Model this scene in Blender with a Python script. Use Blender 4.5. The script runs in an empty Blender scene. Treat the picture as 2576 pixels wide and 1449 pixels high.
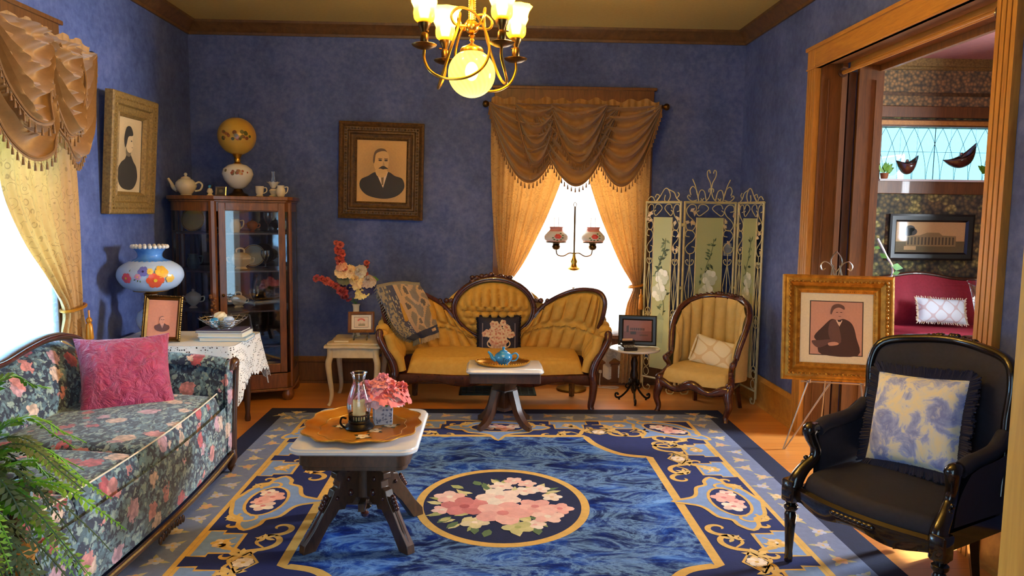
import bpy, math, random
import numpy as np
from math import sin, cos, pi, radians, sqrt, atan2, exp
from mathutils import Vector, Matrix

random.seed(7)
SC = bpy.context.scene
COL = SC.collection

# ------------------------------------------------------------------ camera
F_PX, CX, CY = 1900.0, 1288.0, 724.5
EYE = 1.5
YAW, PITCH, ROLL = radians(1.75), radians(5.68), radians(0.75)
_f = Vector((sin(YAW)*cos(PITCH), cos(YAW)*cos(PITCH), -sin(PITCH)))
_r0 = Vector((cos(YAW), -sin(YAW), 0))
_u0 = _r0.cross(_f)
_r = _r0*cos(ROLL) + _u0*sin(ROLL)
_u = _u0*cos(ROLL) - _r0*sin(ROLL)
cam_d = bpy.data.cameras.new('camera')
cam_d.sensor_width = 36.0
cam_d.lens = F_PX*36.0/2576.0
cam_d.clip_start = 0.05
cam = bpy.data.objects.new('camera', cam_d)
COL.objects.link(cam)
M3 = Matrix((_r, _u, -_f)).transposed()
cam.matrix_world = Matrix.Translation((0, 0, EYE)) @ M3.to_4x4()
SC.camera = cam

def _ray(px, py):
    return _r*((px-CX)/F_PX) - _u*((py-CY)/F_PX) + _f
def at(px, py, Y):
    d = _ray(px, py); return Vector((0, 0, EYE)) + d*(Y/d.y)
def atX(px, py, X):
    d = _ray(px, py); return Vector((0, 0, EYE)) + d*(X/d.x)
def atZ(px, py, z=0.0):
    d = _ray(px, py); return Vector((0, 0, EYE)) + d*((z-EYE)/d.z)

# ------------------------------------------------------------------ world, light, exposure
def lin(*c):
    if len(c) == 1: c = c[0]
    out = []
    for v in c[:3]:
        v = v/255.0
        out.append(v/12.92 if v <= 0.04045 else ((v+0.055)/1.055)**2.4)
    return (out[0], out[1], out[2], 1.0)

world = bpy.data.worlds.new('world'); SC.world = world
world.use_nodes = True
bg = world.node_tree.nodes['Background']
bg.inputs[0].default_value = (0.50, 0.78, 1.0, 1)
bg.inputs[1].default_value = 1.8

def area(name, loc, rot, sx, sy, power, color):
    l = bpy.data.lights.new(name, 'AREA'); l.shape = 'RECTANGLE'; l.size = sx; l.size_y = sy
    l.energy = power; l.color = color
    o = bpy.data.objects.new(name, l); COL.objects.link(o)
    o.location = loc; o.rotation_euler = rot
    return o
# daylight at the windows (outside the panes)
area('daylight_left_window', (-2.95, 3.84, 1.55), (0, radians(-90), 0), 2.0, 1.4, 115, (0.26, 0.64, 1.0))
area('daylight_back_window', (0.71, 6.95, 1.5), (radians(-90), 0, 0), 1.2, 2.0, 62, (1.0, 0.90, 0.76))
area('daylight_next_room', (5.9, 5.0, 1.7), (0, radians(90), 0), 1.5, 1.6, 700, (0.8, 0.9, 1.0))
sun_d = bpy.data.lights.new('sun', 'SUN'); sun_d.energy = 11.0; sun_d.angle = radians(0.6); sun_d.color = (1.0, 0.93, 0.78)
sun = bpy.data.objects.new('sun', sun_d); COL.objects.link(sun)
sun.rotation_euler = Vector((-0.80, -0.35, -0.50)).to_track_quat('-Z', 'Y').to_euler()

SC.view_settings.view_transform = 'Standard'
SC.view_settings.look = 'None'
SC.view_settings.gamma = 1.0
SC.view_settings.use_curve_mapping = False
SC.view_settings.exposure = 1.0

# ------------------------------------------------------------------ mesh builder
ROOT_LOC = {}
class MB:
    def __init__(s): s.v = []; s.f = []; s.c = []; s.has = False
    def add(s, vs, fs, col=None):
        b = len(s.v); s.v.extend([tuple(p) for p in vs])
        for f in fs: s.f.append(tuple(i+b for i in f)); s.c.append(col)
        if col is not None: s.has = True
        return s
    def box(s, x0, x1, y0, y1, z0, z1, col=None):
        v = [(x0,y0,z0),(x1,y0,z0),(x1,y1,z0),(x0,y1,z0),(x0,y0,z1),(x1,y0,z1),(x1,y1,z1),(x0,y1,z1)]
        return s.add(v, [(0,3,2,1),(4,5,6,7),(0,1,5,4),(1,2,6,5),(2,3,7,6),(3,0,4,7)], col)
    def obox(s, c, ax, ay, az, col=None):
        c = Vector(c); ax = Vector(ax); ay = Vector(ay); az = Vector(az)
        v = [c+sx*ax+sy*ay+sz*az for sz in (-1,1) for sx, sy in ((-1,-1),(1,-1),(1,1),(-1,1))]
        return s.add(v, [(0,3,2,1),(4,5,6,7),(0,1,5,4),(1,2,6,5),(2,3,7,6),(3,0,4,7)], col)
    def cbox(s, x0, x1, y0, y1, z0, z1, b=0.01, col=None):
        # box with chamfered vertical edges and rims
        def ring(i, z):
            a0, a1, b0, b1 = x0+i, x1-i, y0+i, y1-i
            return [(a0+b,b0,z),(a1-b,b0,z),(a1,b0+b,z),(a1,b1-b,z),(a1-b,b1,z),(a0+b,b1,z),(a0,b1-b,z),(a0,b0+b,z)]
        rows = [ring(b*.6, z0), ring(0, z0+b), ring(0, z1-b), ring(b*.6, z1)]
        v = [p for r in rows for p in r]; f = []
        for k in range(3):
            for i in range(8):
                j = (i+1) % 8; f.append((k*8+i, k*8+j, k*8+8+j, k*8+8+i))
        f.append(tuple(reversed(range(8)))); f.append(tuple(range(24, 32)))
        return s.add(v, f, col)
    def tube(s, pts, r, n=8, closed=False, cap=True, col=None, sq=None, up=None):
        pts = [Vector(p) for p in pts]; m = len(pts)
        rs = r if isinstance(r, (list, tuple)) else [r]*m
        tang = []
        for i in range(m):
            a = pts[(i-1) % m] if (closed or i > 0) else pts[i]
            b = pts[(i+1) % m] if (closed or i < m-1) else pts[i]
            t = (b-a); tang.append(t.normalized() if t.length > 1e-9 else Vector((0,0,1)))
        t0 = tang[0]
        ref = Vector(up) if up is not None else (Vector((0,0,1)) if abs(t0.z) < .9 else Vector((1,0,0)))
        nrm = (ref - t0*ref.dot(t0)).normalized()
        vs = []
        for i in range(m):
            t = tang[i]
            if up is not None: nrm = Vector(up)
            nrm = (nrm - t*nrm.dot(t))
            nrm = nrm.normalized() if nrm.length > 1e-6 else t.orthogonal().normalized()
            bi = t.cross(nrm)
            for k in range(n):
                a = 2*pi*k/n
                w, h = (1, 1) if sq is None else sq
                vs.append(pts[i] + (nrm*cos(a)*h + bi*sin(a)*w)*rs[i])
        fs = []
        for i in range(m if closed else m-1):
            for k in range(n):
                a = i*n+k; b = i*n+(k+1) % n; j = ((i+1) % m)*n
                fs.append((a, b, j+(k+1) % n, j+k))
        if cap and not closed:
            fs.append(tuple(reversed(range(n)))); fs.append(tuple(range((m-1)*n, m*n)))
        return s.add(vs, fs, col)
    def lathe(s, prof, o=(0,0,0), n=24, sx=1, sy=1, cap=True, col=None, warp=None):
        vs = []; fs = []; m = len(prof)
        for i, (r, z) in enumerate(prof):
            for k in range(n):
                a = 2*pi*k/n
                rr, zz = (r, z) if warp is None else warp(r, z, a, i)
                vs.append((o[0]+rr*cos(a)*sx, o[1]+rr*sin(a)*sy, o[2]+zz))
        for i in range(m-1):
            for k in range(n):
                fs.append((i*n+k, i*n+(k+1) % n, (i+1)*n+(k+1) % n, (i+1)*n+k))
        if cap:
            if prof[0][0] > 1e-5: fs.append(tuple(reversed(range(n))))
            if prof[-1][0] > 1e-5: fs.append(tuple(range((m-1)*n, m*n)))
        return s.add(vs, fs, col)
    def ball(s, c, r, n=10, m=6, sc=(1,1,1), col=None):
        prof = [(r*sin(pi*i/m), -r*cos(pi*i/m)) for i in range(m+1)]
        b = MB().lathe([(max(a,1e-6),z) for a, z in prof], (0,0,0), n, cap=False)
        return s.add([(c[0]+p[0]*sc[0], c[1]+p[1]*sc[1], c[2]+p[2]*sc[2]) for p in b.v], b.f, col)
    def grid(s, fn, nu, nv, cu=False, cv=False, col=None, flip=False):
        vs = []; au = nu if cu else nu+1; av = nv if cv else nv+1
        for j in range(av):
            for i in range(au):
                vs.append(fn(i/nu, j/nv))
        fs = []
        for j in range(nv):
            for i in range(nu):
                a = j*au+i; b = j*au+(i+1) % au; c = ((j+1) % av)*au
                q = (a, b, c+(i+1) % au, c+i)
                fs.append(tuple(reversed(q)) if flip else q)
        return s.add(vs, fs, col)
    def prism(s, poly, o, ux, uy, d, col=None):
        # polygon in (ux,uy) at o, extruded by vector d
        o = Vector(o); ux = Vector(ux); uy = Vector(uy); d = Vector(d); n = len(poly)
        a = [o+ux*p[0]+uy*p[1] for p in poly]; b = [p+d for p in a]
        fs = [tuple(range(n)), tuple(reversed(range(n, 2*n)))]
        for i in range(n):
            j = (i+1) % n; fs.append((i, i+n, j+n, j))
        return s.add(a+b, fs, col)
    def poly(s, poly, o, ux, uy, col=None):
        o = Vector(o); ux = Vector(ux); uy = Vector(uy)
        return s.add([o+ux*p[0]+uy*p[1] for p in poly], [tuple(range(len(poly)))], col)
    def ribbon(s, pts, w, o, ux, uy, closed=False, col=None):
        o = Vector(o); ux = Vector(ux); uy = Vector(uy); m = len(pts)
        ws = w if isinstance(w, (list, tuple)) else [w]*m
        vs = []
        for i in range(m):
            a = pts[(i-1) % m] if (closed or i > 0) else pts[i]
            b = pts[(i+1) % m] if (closed or i < m-1) else pts[i]
            tx, ty = b[0]-a[0], b[1]-a[1]; L = sqrt(tx*tx+ty*ty) or 1
            nx, ny = -ty/L, tx/L; h = ws[i]/2
            for q in (1, -1):
                vs.append(o+ux*(pts[i][0]+nx*h*q)+uy*(pts[i][1]+ny*h*q))
        fs = []
        for i in range(m if closed else m-1):
            j = (i+1) % m; fs.append((2*i+1, 2*j+1, 2*j, 2*i))
        return s.add(vs, fs, col)
    def xf(s, M):
        s.v = [tuple(M @ Vector(p)) for p in s.v]; return s
    def merge(s, o):
        b = len(s.v); s.v.extend(o.v)
        s.f.extend([tuple(i+b for i in f) for f in o.f]); s.c.extend(o.c); s.has = s.has or o.has
        return s
    def mesh(s, name, mat, off=(0,0,0), smooth=40):
        me = bpy.data.meshes.new(name)
        if off != (0,0,0):
            vs = [(p[0]-off[0], p[1]-off[1], p[2]-off[2]) for p in s.v]
        else: vs = s.v
        me.from_pydata(vs, [], s.f)
        if s.has:
            ca = me.color_attributes.new('Col', 'FLOAT_COLOR', 'CORNER')
            arr = []
            for f, c in zip(s.f, s.c):
                c = c or (0.5,0.5,0.5,1)
                arr.extend(list(c)*len(f))
            ca.data.foreach_set('color', arr)
        if mat is not None: me.materials.append(mat if not isinstance(mat, str) else MAT[mat])
        if smooth:
            me.polygons.foreach_set('use_smooth', [True]*len(me.polygons))
            me.update(); me.set_sharp_from_angle(angle=radians(smooth))
        me.update()
        return me
    def build(s, name, mat, parent=None, smooth=40, label=None, mods=None):
        off = (0,0,0); p = parent
        while p is not None:
            if p.name in ROOT_LOC: off = ROOT_LOC[p.name]
            p = p.parent
        o = bpy.data.objects.new(name, s.mesh(name, mat, off, smooth)); COL.objects.link(o)
        if parent is not None: o.parent = parent
        if label: o['label'] = label
        for m in (mods or []):
            md = o.modifiers.new(m[0].lower(), m[0])
            for k, val in m[1].items(): setattr(md, k, val)
        return o

BEV = lambda w=0.004, seg=2: [('BEVEL', dict(width=w, segments=seg, limit_method='ANGLE', angle_limit=radians(40)))]
SUB = lambda l=1: [('SUBSURF', dict(levels=l, render_levels=l))]

def thing(name, label, cat, loc, rotz=0, group=None, local=False):
    o = bpy.data.objects.new(name, None); COL.objects.link(o)
    o.empty_display_size = 0.1
    o.location = loc; o.rotation_euler = (0, 0, rotz)
    o['label'] = label; o['category'] = cat
    if group: o['group'] = group
    if not local: ROOT_LOC[o.name] = tuple(loc)
    return o
def tag(o, label, cat, group=None):
    o['label'] = label; o['category'] = cat
    if group: o['group'] = group
    return o
def structure(o): o['kind'] = 'structure'; return o
def share(src, name, parent, mw):
    o = bpy.data.objects.new(name, src.data if hasattr(src, 'data') else src); COL.objects.link(o); o.parent = parent
    o.matrix_local = mw
    return o
def rel(parent, p):
    # a world point in the frame of an unrotated root
    q = parent
    while q is not None:
        if q.name in ROOT_LOC: return Vector(p)-Vector(ROOT_LOC[q.name])
        q = q.parent
    return Vector(p)

def lerp(a, b, t): return a+(b-a)*t
def spline(pts, n=8, closed=False):
    P = [Vector(p) if len(p) == 3 else Vector((p[0], p[1], 0)) for p in pts]; m = len(P); out = []
    two = len(pts[0]) == 2
    for i in range(m if closed else m-1):
        p0 = P[(i-1) % m] if (closed or i > 0) else P[i]*2-P[i+1]
        p1 = P[i]; p2 = P[(i+1) % m]
        p3 = P[(i+2) % m] if (closed or i < m-2) else P[i+1]*2-P[i]
        for k in range(n):
            t = k/n
            out.append(0.5*((2*p1)+(p2-p0)*t+(2*p0-5*p1+4*p2-p3)*t*t+(3*p1-p0-3*p2+p3)*t**3))
    if not closed: out.append(P[-1])
    return [(q.x, q.y) for q in out] if two else out
def pl(x, pts):
    # piecewise linear
    if x <= pts[0][0]: return pts[0][1]
    for (a, b), (c, d) in zip(pts, pts[1:]):
        if x <= c: return b+(d-b)*(x-a)/(c-a)
    return pts[-1][1]
def ell(cx, cy, rx, ry, n=24, a0=0, a1=2*pi):
    full = abs(a1-a0-2*pi) < 1e-6
    return [(cx+rx*cos(a0+(a1-a0)*i/(n if full else n-1)), cy+ry*sin(a0+(a1-a0)*i/(n if full else n-1))) for i in range(n)]
def spiral(cx, cy, r0, r1, a0, a1, n=24):
    return [(cx+lerp(r0,r1,i/n)*cos(lerp(a0,a1,i/n)), cy+lerp(r0,r1,i/n)*sin(lerp(a0,a1,i/n))) for i in range(n+1)]

# ------------------------------------------------------------------ materials
MAT = {}
class NT:
    def __init__(s, name):
        m = bpy.data.materials.new(name); m.use_nodes = True; MAT[name] = m
        s.m = m; s.t = m.node_tree; s.t.nodes.clear()
        s.out = s.t.nodes.new('ShaderNodeOutputMaterial')
    def n(s, typ, props=None, **ins):
        nd = s.t.nodes.new('ShaderNode'+typ)
        for k, v in (props or {}).items(): setattr(nd, k, v)
        for k, v in ins.items():
            key = int(k[1:]) if k[0] == 'i' and k[1:].isdigit() else k.replace('_', ' ')
            s.set(nd.inputs[key], v)
        return nd
    def set(s, sock, v):
        if isinstance(v, bpy.types.NodeSocket): s.t.links.new(v, sock)
        elif isinstance(v, bpy.types.Node): s.t.links.new(v.outputs[0], sock)
        else:
            if isinstance(v, tuple) and len(v) == 3 and sock.type == 'RGBA': v = v+(1,)
            sock.default_value = v
    def pos(s, kind='Object'): return s.n('TexCoord').outputs[kind]
    def noise(s, vec, scale, detail=3, rough=.55, dist=0):
        return s.n('TexNoise', Vector=vec, Scale=scale, Detail=detail, Roughness=rough, Distortion=dist).outputs['Fac']
    def ramp(s, fac, stops, interp='LINEAR'):
        nd = s.n('ValToRGB', Fac=fac); cr = nd.color_ramp; cr.interpolation = interp
        while len(cr.elements) < len(stops): cr.elements.new(0.5)
        for e, (p, c) in zip(cr.elements, stops):
            e.position = p; e.color = c if len(c) == 4 else (*c, 1)
        return nd.outputs[0]
    def mix(s, f, a, b, blend='MIX'):
        nd = s.n('Mix', dict(data_type='RGBA', blend_type=blend))
        s.set(nd.inputs[0], f); s.set(nd.inputs[6], a); s.set(nd.inputs[7], b); return nd.outputs[2]
    def math(s, op, a, b=0.0, c=0.0, clamp=False):
        nd = s.n('Math', dict(operation=op, use_clamp=clamp)); s.set(nd.inputs[0], a); s.set(nd.inputs[1], b)
        if op in ('MULTIPLY_ADD', 'SMOOTH_MIN', 'COMPARE', 'WRAP'): s.set(nd.inputs[2], c)
        return nd.outputs[0]
    def sep(s, vec): return s.n('SeparateXYZ', i0=vec).outputs
    def comb(s, x, y, z): return s.n('CombineXYZ', i0=x, i1=y, i2=z).outputs[0]
    def mapping(s, vec, scale=(1,1,1), rot=(0,0,0), loc=(0,0,0)):
        return s.n('Mapping', Vector=vec, Scale=scale, Rotation=rot, Location=loc).outputs[0]
    def bump(s, h, strength=.3, dist=.01):
        return s.n('Bump', Height=h, Strength=strength, Distance=dist).outputs[0]
    def bsdf(s, **kw):
        b = s.n('BsdfPrincipled')
        for k, v in kw.items(): s.set(b.inputs[k.replace('_', ' ')], v)
        return b
    def done(s, sh): s.t.links.new(sh.outputs[0] if isinstance(sh, bpy.types.Node) else sh, s.out.inputs[0]); return s.m

def simple(name, c, rough=.5, metal=0, c2=None, sc=12, bump=0, bscale=60, **kw):
    t = NT(name); p = t.pos()
    col = c if c2 is None else t.mix(t.ramp(t.noise(p, sc, 4), [(.3,(0,0,0)),(.7,(1,1,1))]), c, c2)
    b = t.bsdf(Base_Color=col, Roughness=rough, Metallic=metal, **kw)
    if bump: t.set(b.inputs['Normal'], t.bump(t.noise(p, bscale, 4), bump, .004))
    return t.done(b)
def wood(name, c, c2, rough=.4, sc=(1,1,1), ring=14, coat=0.0, bump=.05):
    t = NT(name); p = t.mapping(t.pos(), scale=sc)
    g = t.noise(p, ring, 5, .6, 1.2); g2 = t.noise(t.mapping(p, scale=(1,1,1)), ring*5, 3)
    f = t.math('ADD', t.math('MULTIPLY', g, .8), t.math('MULTIPLY', g2, .25))
    col = t.ramp(f, [(.3, c2), (.7, c)])
    b = t.bsdf(Base_Color=col, Roughness=rough, Normal=t.bump(g2, bump, .003)); b.inputs['Coat Weight'].default_value = coat
    return t.done(b)
def attr(name, rough=.6, noise=.15, sc=60, bump=0, metal=0, sheen=0):
    t = NT(name); p = t.pos(); a = t.n('Attribute', dict(attribute_name='Col')).outputs['Color']
    f = t.noise(p, sc, 4); k = t.math('MULTIPLY_ADD', f, noise*2, 1-noise)
    col = t.mix(1.0, a, t.comb(k, k, k), 'MULTIPLY')
    b = t.bsdf(Base_Color=col, Roughness=rough, Metallic=metal); b.inputs['Sheen Weight'].default_value = sheen
    if bump: t.set(b.inputs['Normal'], t.bump(t.noise(p, sc*4, 2), bump, .003))
    return t.done(b)
# --- wall: blue sponge finish
t = NT('wall_blue'); p = t.pos()
n1 = t.noise(p, 2.2, 5, .65); n2 = t.noise(p, 22, 5, .7); n3 = t.noise(p, 160, 2)
f = t.math('ADD', t.math('MULTIPLY', n1, .55), t.math('MULTIPLY', n2, .45))
col = t.ramp(f, [(.34, lin(56,68,116)), (.5, lin(76,92,146)), (.66, lin(102,114,168))])
t.done(t.bsdf(Base_Color=col, Roughness=.75, Normal=t.bump(n3, .25, .002)))
# --- ceiling
t = NT('ceiling_paint'); p = t.pos()
col = t.mix(t.noise(p, 40, 4), lin(180,152,78), lin(202,174,98))
t.done(t.bsdf(Base_Color=col, Roughness=.85, Normal=t.bump(t.noise(p, 120, 3), .3, .003)))
t = NT('ceiling_rose'); p = t.pos()
t.done(t.bsdf(Base_Color=t.mix(t.noise(p, 20, 4), lin(150,96,96), lin(180,120,110)), Roughness=.85))
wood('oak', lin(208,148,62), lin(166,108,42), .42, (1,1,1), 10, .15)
wood('oak_v', lin(208,148,62), lin(166,108,42), .42, (9,9,.9), 4, .15)
wood('oak_h', lin(206,146,60), lin(164,106,42), .42, (9,.9,9), 4, .15)
wood('cornice_wood', lin(112,78,40), lin(74,50,26), .45, (1,1,1), 10)
wood('dark_wood', lin(84,48,26), lin(44,24,14), .35, (4,4,.8), 8, .35)
wood('red_wood', lin(92,44,30), lin(50,22,16), .25, (2,2,2), 9, .6)
wood('black_wood', lin(34,24,20), lin(14,10,9), .2, (2,2,2), 9, .6)
wood('cabinet_wood', lin(140,84,36), lin(88,48,20), .35, (5,5,.7), 6, .3)
wood('table_wood', lin(88,56,34), lin(48,30,20), .38, (3,3,1), 9, .3)
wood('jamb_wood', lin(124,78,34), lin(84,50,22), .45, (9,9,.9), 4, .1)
# --- floor
t = NT('floor_wood'); p = t.pos(); X, Yy, Z_ = t.sep(p)
row = t.math('FLOOR', t.math('DIVIDE', Yy, .085))
rnd = t.n('TexWhiteNoise', dict(noise_dimensions='1D'), W=row).outputs['Value']
g = t.noise(t.mapping(p, scale=(1.2,16,1)), 4, 5, .6, .6)
fr = t.math('FRACT', t.math('DIVIDE', Yy, .085)); seam = t.math('LESS_THAN', fr, .03)
col = t.mix(t.math('ADD', t.math('MULTIPLY', g, .7), t.math('MULTIPLY', rnd, .3)), lin(186,110,42), lin(226,154,76))
col = t.mix(t.math('MULTIPLY', seam, .45), col, lin(96,56,24))
t.done(t.bsdf(Base_Color=col, Roughness=.38, Normal=t.bump(t.math('SUBTRACT', 1.0, seam), .15, .002)))
# --- fabrics
def velvet(name, c, c2, sc=30):
    t = NT(name); p = t.pos()
    col = t.mix(t.noise(p, sc, 4), c, c2)
    b = t.bsdf(Base_Color=col, Roughness=.75, Normal=t.bump(t.noise(p, 420, 2), .15, .002))
    b.inputs['Sheen Weight'].default_value = .5; b.inputs['Sheen Roughness'].default_value = .35
    b.inputs['Sheen Tint'].default_value = c2
    t.done(b)
velvet('gold_velvet', lin(192,142,48), lin(220,176,86))
velvet('tan_velvet', lin(192,158,86), lin(218,188,118))
velvet('black_velvet', lin(16,16,28), lin(34,35,54), 60)
velvet('red_velvet', lin(128,28,40), lin(168,44,62), 40)
velvet('navy_velvet', lin(24,24,44), lin(44,44,70), 60)
# curtain damask with vine scroll
def vines(t, p, sc):
    w = t.n('TexWave', dict(wave_type='RINGS', rings_direction='SPHERICAL'), Vector=t.n('TexVoronoi', Vector=p, Scale=sc).outputs['Position'], Scale=1)
    v = t.n('TexVoronoi', dict(feature='F1'), Vector=t.mapping(p, scale=(1,1,1)), Scale=sc, Randomness=.6)
    d = v.outputs['Distance']
    ring = t.math('COMPARE', t.math('FRACT', t.math('MULTIPLY', d, 3.2)), .5, .08)
    nz = t.noise(p, sc*1.3, 2)
    return t.math('MULTIPLY', ring, t.math('GREATER_THAN', nz, .47))
def curtain(name, c, c2, trans, vine):
    t = NT(name); p = t.pos()
    base = t.mix(t.noise(p, 25, 4), c, c2)
    base = t.mix(t.math('MULTIPLY', vines(t, p, 16), vine), base, lin(120,82,36))
    b = t.bsdf(Base_Color=base, Roughness=.6); b.inputs['Sheen Weight'].default_value = .3
    tr = t.n('BsdfTranslucent', Color=t.mix(1.0, base, (1.0,.80,.52,1), 'MULTIPLY'))
    m = t.n('MixShader'); t.set(m.inputs[0], trans); t.set(m.inputs[1], b.outputs[0]); t.set(m.inputs[2], tr.outputs[0])
    t.done(m)
curtain('drape', lin(188,142,80), lin(214,170,104), .24, .5)
curtain('swag', lin(146,104,50), lin(184,138,76), .05, .12)
curtain('fringe', lin(122,82,34), lin(150,104,48), .1, 0)
def sheer(name, c, trans, alpha, sc, amt):
    t = NT(name); p = t.pos()
    pat = vines(t, p, sc); pat2 = t.math('GREATER_THAN', t.noise(p, sc*1.7, 2), .56)
    a = t.math('MAXIMUM', pat, t.math('MULTIPLY', pat2, .8))
    d = t.n('BsdfDiffuse', Color=c); tr = t.n('BsdfTranslucent', Color=c); tp = t.n('BsdfTransparent')
    m = t.n('MixShader', i0=trans); t.set(m.inputs[1], d.outputs[0]); t.set(m.inputs[2], tr.outputs[0])
    m2 = t.n('MixShader'); t.set(m2.inputs[0], t.math('SUBTRACT', alpha, t.math('MULTIPLY', a, amt), clamp=True))
    t.set(m2.inputs[1], m.outputs[0]); t.set(m2.inputs[2], tp.outputs[0]); t.done(m2)
sheer('sheer', lin(244,246,250), .62, .30, 9, .22)
# crochet lace cloth
t = NT('lace'); p = t.pos()
v = t.n('TexVoronoi', dict(feature='DISTANCE_TO_EDGE'), Vector=p, Scale=70, Randomness=.35).outputs['Distance']
big = t.n('TexVoronoi', Vector=p, Scale=11, Randomness=.1).outputs['Distance']
X, Yy, Z_ = t.sep(p)
ringp = t.math('GREATER_THAN', t.math('FRACT', t.math('MULTIPLY', big, 4.5)), .45)
hole = t.math('MULTIPLY', t.math('GREATER_THAN', v, .22), ringp)
d = t.bsdf(Base_Color=lin(236,232,224), Roughness=.8); tp = t.n('BsdfTransparent')
m = t.n('MixShader'); t.set(m.inputs[0], hole); t.set(m.inputs[1], d.outputs[0]); t.set(m.inputs[2], tp.outputs[0]); t.done(m)
simple('cloth_white', lin(236,234,228), .8, bump=.2, bscale=200)
# floral tapestry
def floral(name, bgc, sc, cols, leaf, rough=.75, pm=.75):
    t = NT(name); p = t.pos()
    def warp(v, k, amt):
        nz = t.n('TexNoise', Vector=v, Scale=k, Detail=3).outputs['Color']
        sm = t.n('VectorMath', dict(operation='SCALE')); t.set(sm.inputs[0], nz); sm.inputs['Scale'].default_value = amt
        ad = t.n('VectorMath', dict(operation='ADD')); t.set(ad.inputs[0], v); t.set(ad.inputs[1], sm.outputs[0]); return ad.outputs[0]
    q = warp(p, sc*1.7, .9/sc)
    def leaves(scale, rot, lim, pal):
        lf = t.n('TexVoronoi', dict(feature='F1'), Vector=t.mapping(q, scale=(2.0,.9,1.3), rot=rot), Scale=scale)
        m = t.math('LESS_THAN', lf.outputs['Distance'], lim)
        c = t.ramp(t.sep(lf.outputs['Color'])[0], [(0,pal[0]),(.3,pal[1]),(.55,pal[2]),(.8,bgc)], 'CONSTANT')
        sh = t.ramp(lf.outputs['Distance'], [(.0,(1,1,1)),(lim,(.45,.45,.45))])
        return m, t.mix(.8, c, sh, 'MULTIPLY')
    m1, c1 = leaves(sc*1.5, (.4,.9,.2), .55, leaf); m2, c2 = leaves(sc*2.6, (1.2,.1,.8), .5, [leaf[2], leaf[0], leaf[1]])
    petal = t.n('TexVoronoi', dict(feature='F1'), Vector=warp(p, sc*2.5, .7/sc), Scale=sc*2.6)
    pc = t.ramp(petal.outputs['Distance'], [(.1,(1,1,1)),(.5,(.62,.62,.62)),(.75,(.3,.3,.3))])
    fl = t.n('TexVoronoi', dict(feature='F1'), Vector=warp(p, sc*3, .8/sc), Scale=sc*.62)
    fm = t.math('LESS_THAN', fl.outputs['Distance'], .36)
    fc = t.ramp(t.sep(fl.outputs['Color'])[1], [(0,cols[0]),(.3,cols[1]),(.55,cols[2]),(.8,cols[3])], 'CONSTANT')
    fc = t.mix(pm, fc, pc, 'MULTIPLY')
    col = t.mix(m1, bgc, c1); col = t.mix(m2, col, c2); col = t.mix(fm, col, fc)
    b = t.bsdf(Base_Color=col, Roughness=rough, Normal=t.bump(t.noise(p, 500, 2), .2, .002)); b.inputs['Sheen Weight'].default_value = .25
    t.done(b)
floral('sofa_floral', lin(36,50,74), 13, [lin(228,150,146), lin(238,206,184), lin(206,96,104), lin(222,176,190)],
       [lin(122,158,170), lin(164,188,180), lin(92,120,132)])
t = NT('toile'); p = t.pos()
n = t.noise(p, 13, 7, .65, .6); n2 = t.noise(p, 5.5, 3)
f = t.math('ADD', t.math('MULTIPLY', n, .7), t.math('MULTIPLY', n2, .45))
t.done(t.bsdf(Base_Color=t.ramp(f, [(.46, lin(240,226,186)), (.55, lin(226,224,214)), (.6, lin(170,182,226)), (.68, lin(128,142,206)), (.76, lin(214,216,222))]), Roughness=.75))
# satin crush
t = NT('pink_satin'); p = t.pos(); n = t.noise(p, 16, 5, .6, .8)
b = t.bsdf(Base_Color=t.mix(t.noise(p, 30, 3), lin(150,28,76), lin(190,54,104)), Roughness=.42, Normal=t.bump(n, 1.0, .04)); b.inputs['Sheen Weight'].default_value = .4
t.done(b)
# lattice pillow
def lattice(name, c1, c2):
    t = NT(name); p = t.pos(); x, y, z = t.sep(p)
    k = 42
    a = t.math('SINE', t.math('MULTIPLY', x, k)); c = t.math('SINE', t.math('MULTIPLY', z, k))
    f = t.math('ABSOLUTE', t.math('ADD', a, c)); m = t.math('LESS_THAN', f, .28)
    t.done(t.bsdf(Base_Color=t.mix(t.math('MULTIPLY', m, .6), c1, c2), Roughness=.6))
lattice('lattice_cloth', lin(232,220,190), lin(206,170,110))
lattice('lattice_blue', lin(214,226,228), lin(190,150,140))
# --- hard materials
simple('brass', lin(206,156,64), .28, 1.0)
simple('old_brass', lin(120,88,44), .35, 1.0, lin(80,58,30))
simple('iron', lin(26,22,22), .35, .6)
simple('steel', lin(196,192,184), .3, 1.0)
simple('cream_metal', lin(214,204,158), .5, 0, lin(190,178,130), 30)
simple('gilt', lin(206,158,62), .38, .55, lin(150,106,36), 26, .4, 90)
simple('gilt_dark', lin(120,88,36), .45, .4, lin(70,50,22), 26, .3, 90)
simple('frame_brown', lin(110,78,38), .45, .15, lin(62,40,20), 40, .5, 140)
simple('frame_tan', lin(160,126,64), .6, .1, lin(112,84,40), 60, .5, 140)
simple('frame_black', lin(30,28,28), .3, 0)
simple('marble', lin(232,230,226), .16, 0, lin(206,204,206), 5)
simple('cream_paint', lin(226,206,170), .45, 0, lin(206,182,146), 14)
simple('paper', lin(226,214,190), .8)
simple('mat_board', lin(222,218,186), .8)
simple('tray_gold', lin(206,134,34), .3, .35, lin(180,108,24), 8)
simple('wax', lin(236,214,150), .5, Subsurface_Weight=.3)
simple('porcelain', lin(228,218,196), .2, 0, lin(214,196,166), 8)
simple('porcelain_blue', lin(64,150,200), .12, 0, lin(46,128,184), 8, Coat_Weight=.5)
simple('milk_glass', lin(226,222,214), .2)
simple('opal_blue', lin(172,200,236), .22, 0, lin(206,222,244), 4)
simple('globe_yellow', lin(206,168,74), .3, 0, lin(186,140,50), 5)
simple('leaf', lin(60,110,46), .5, 0, lin(96,150,56), 20)
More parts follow.
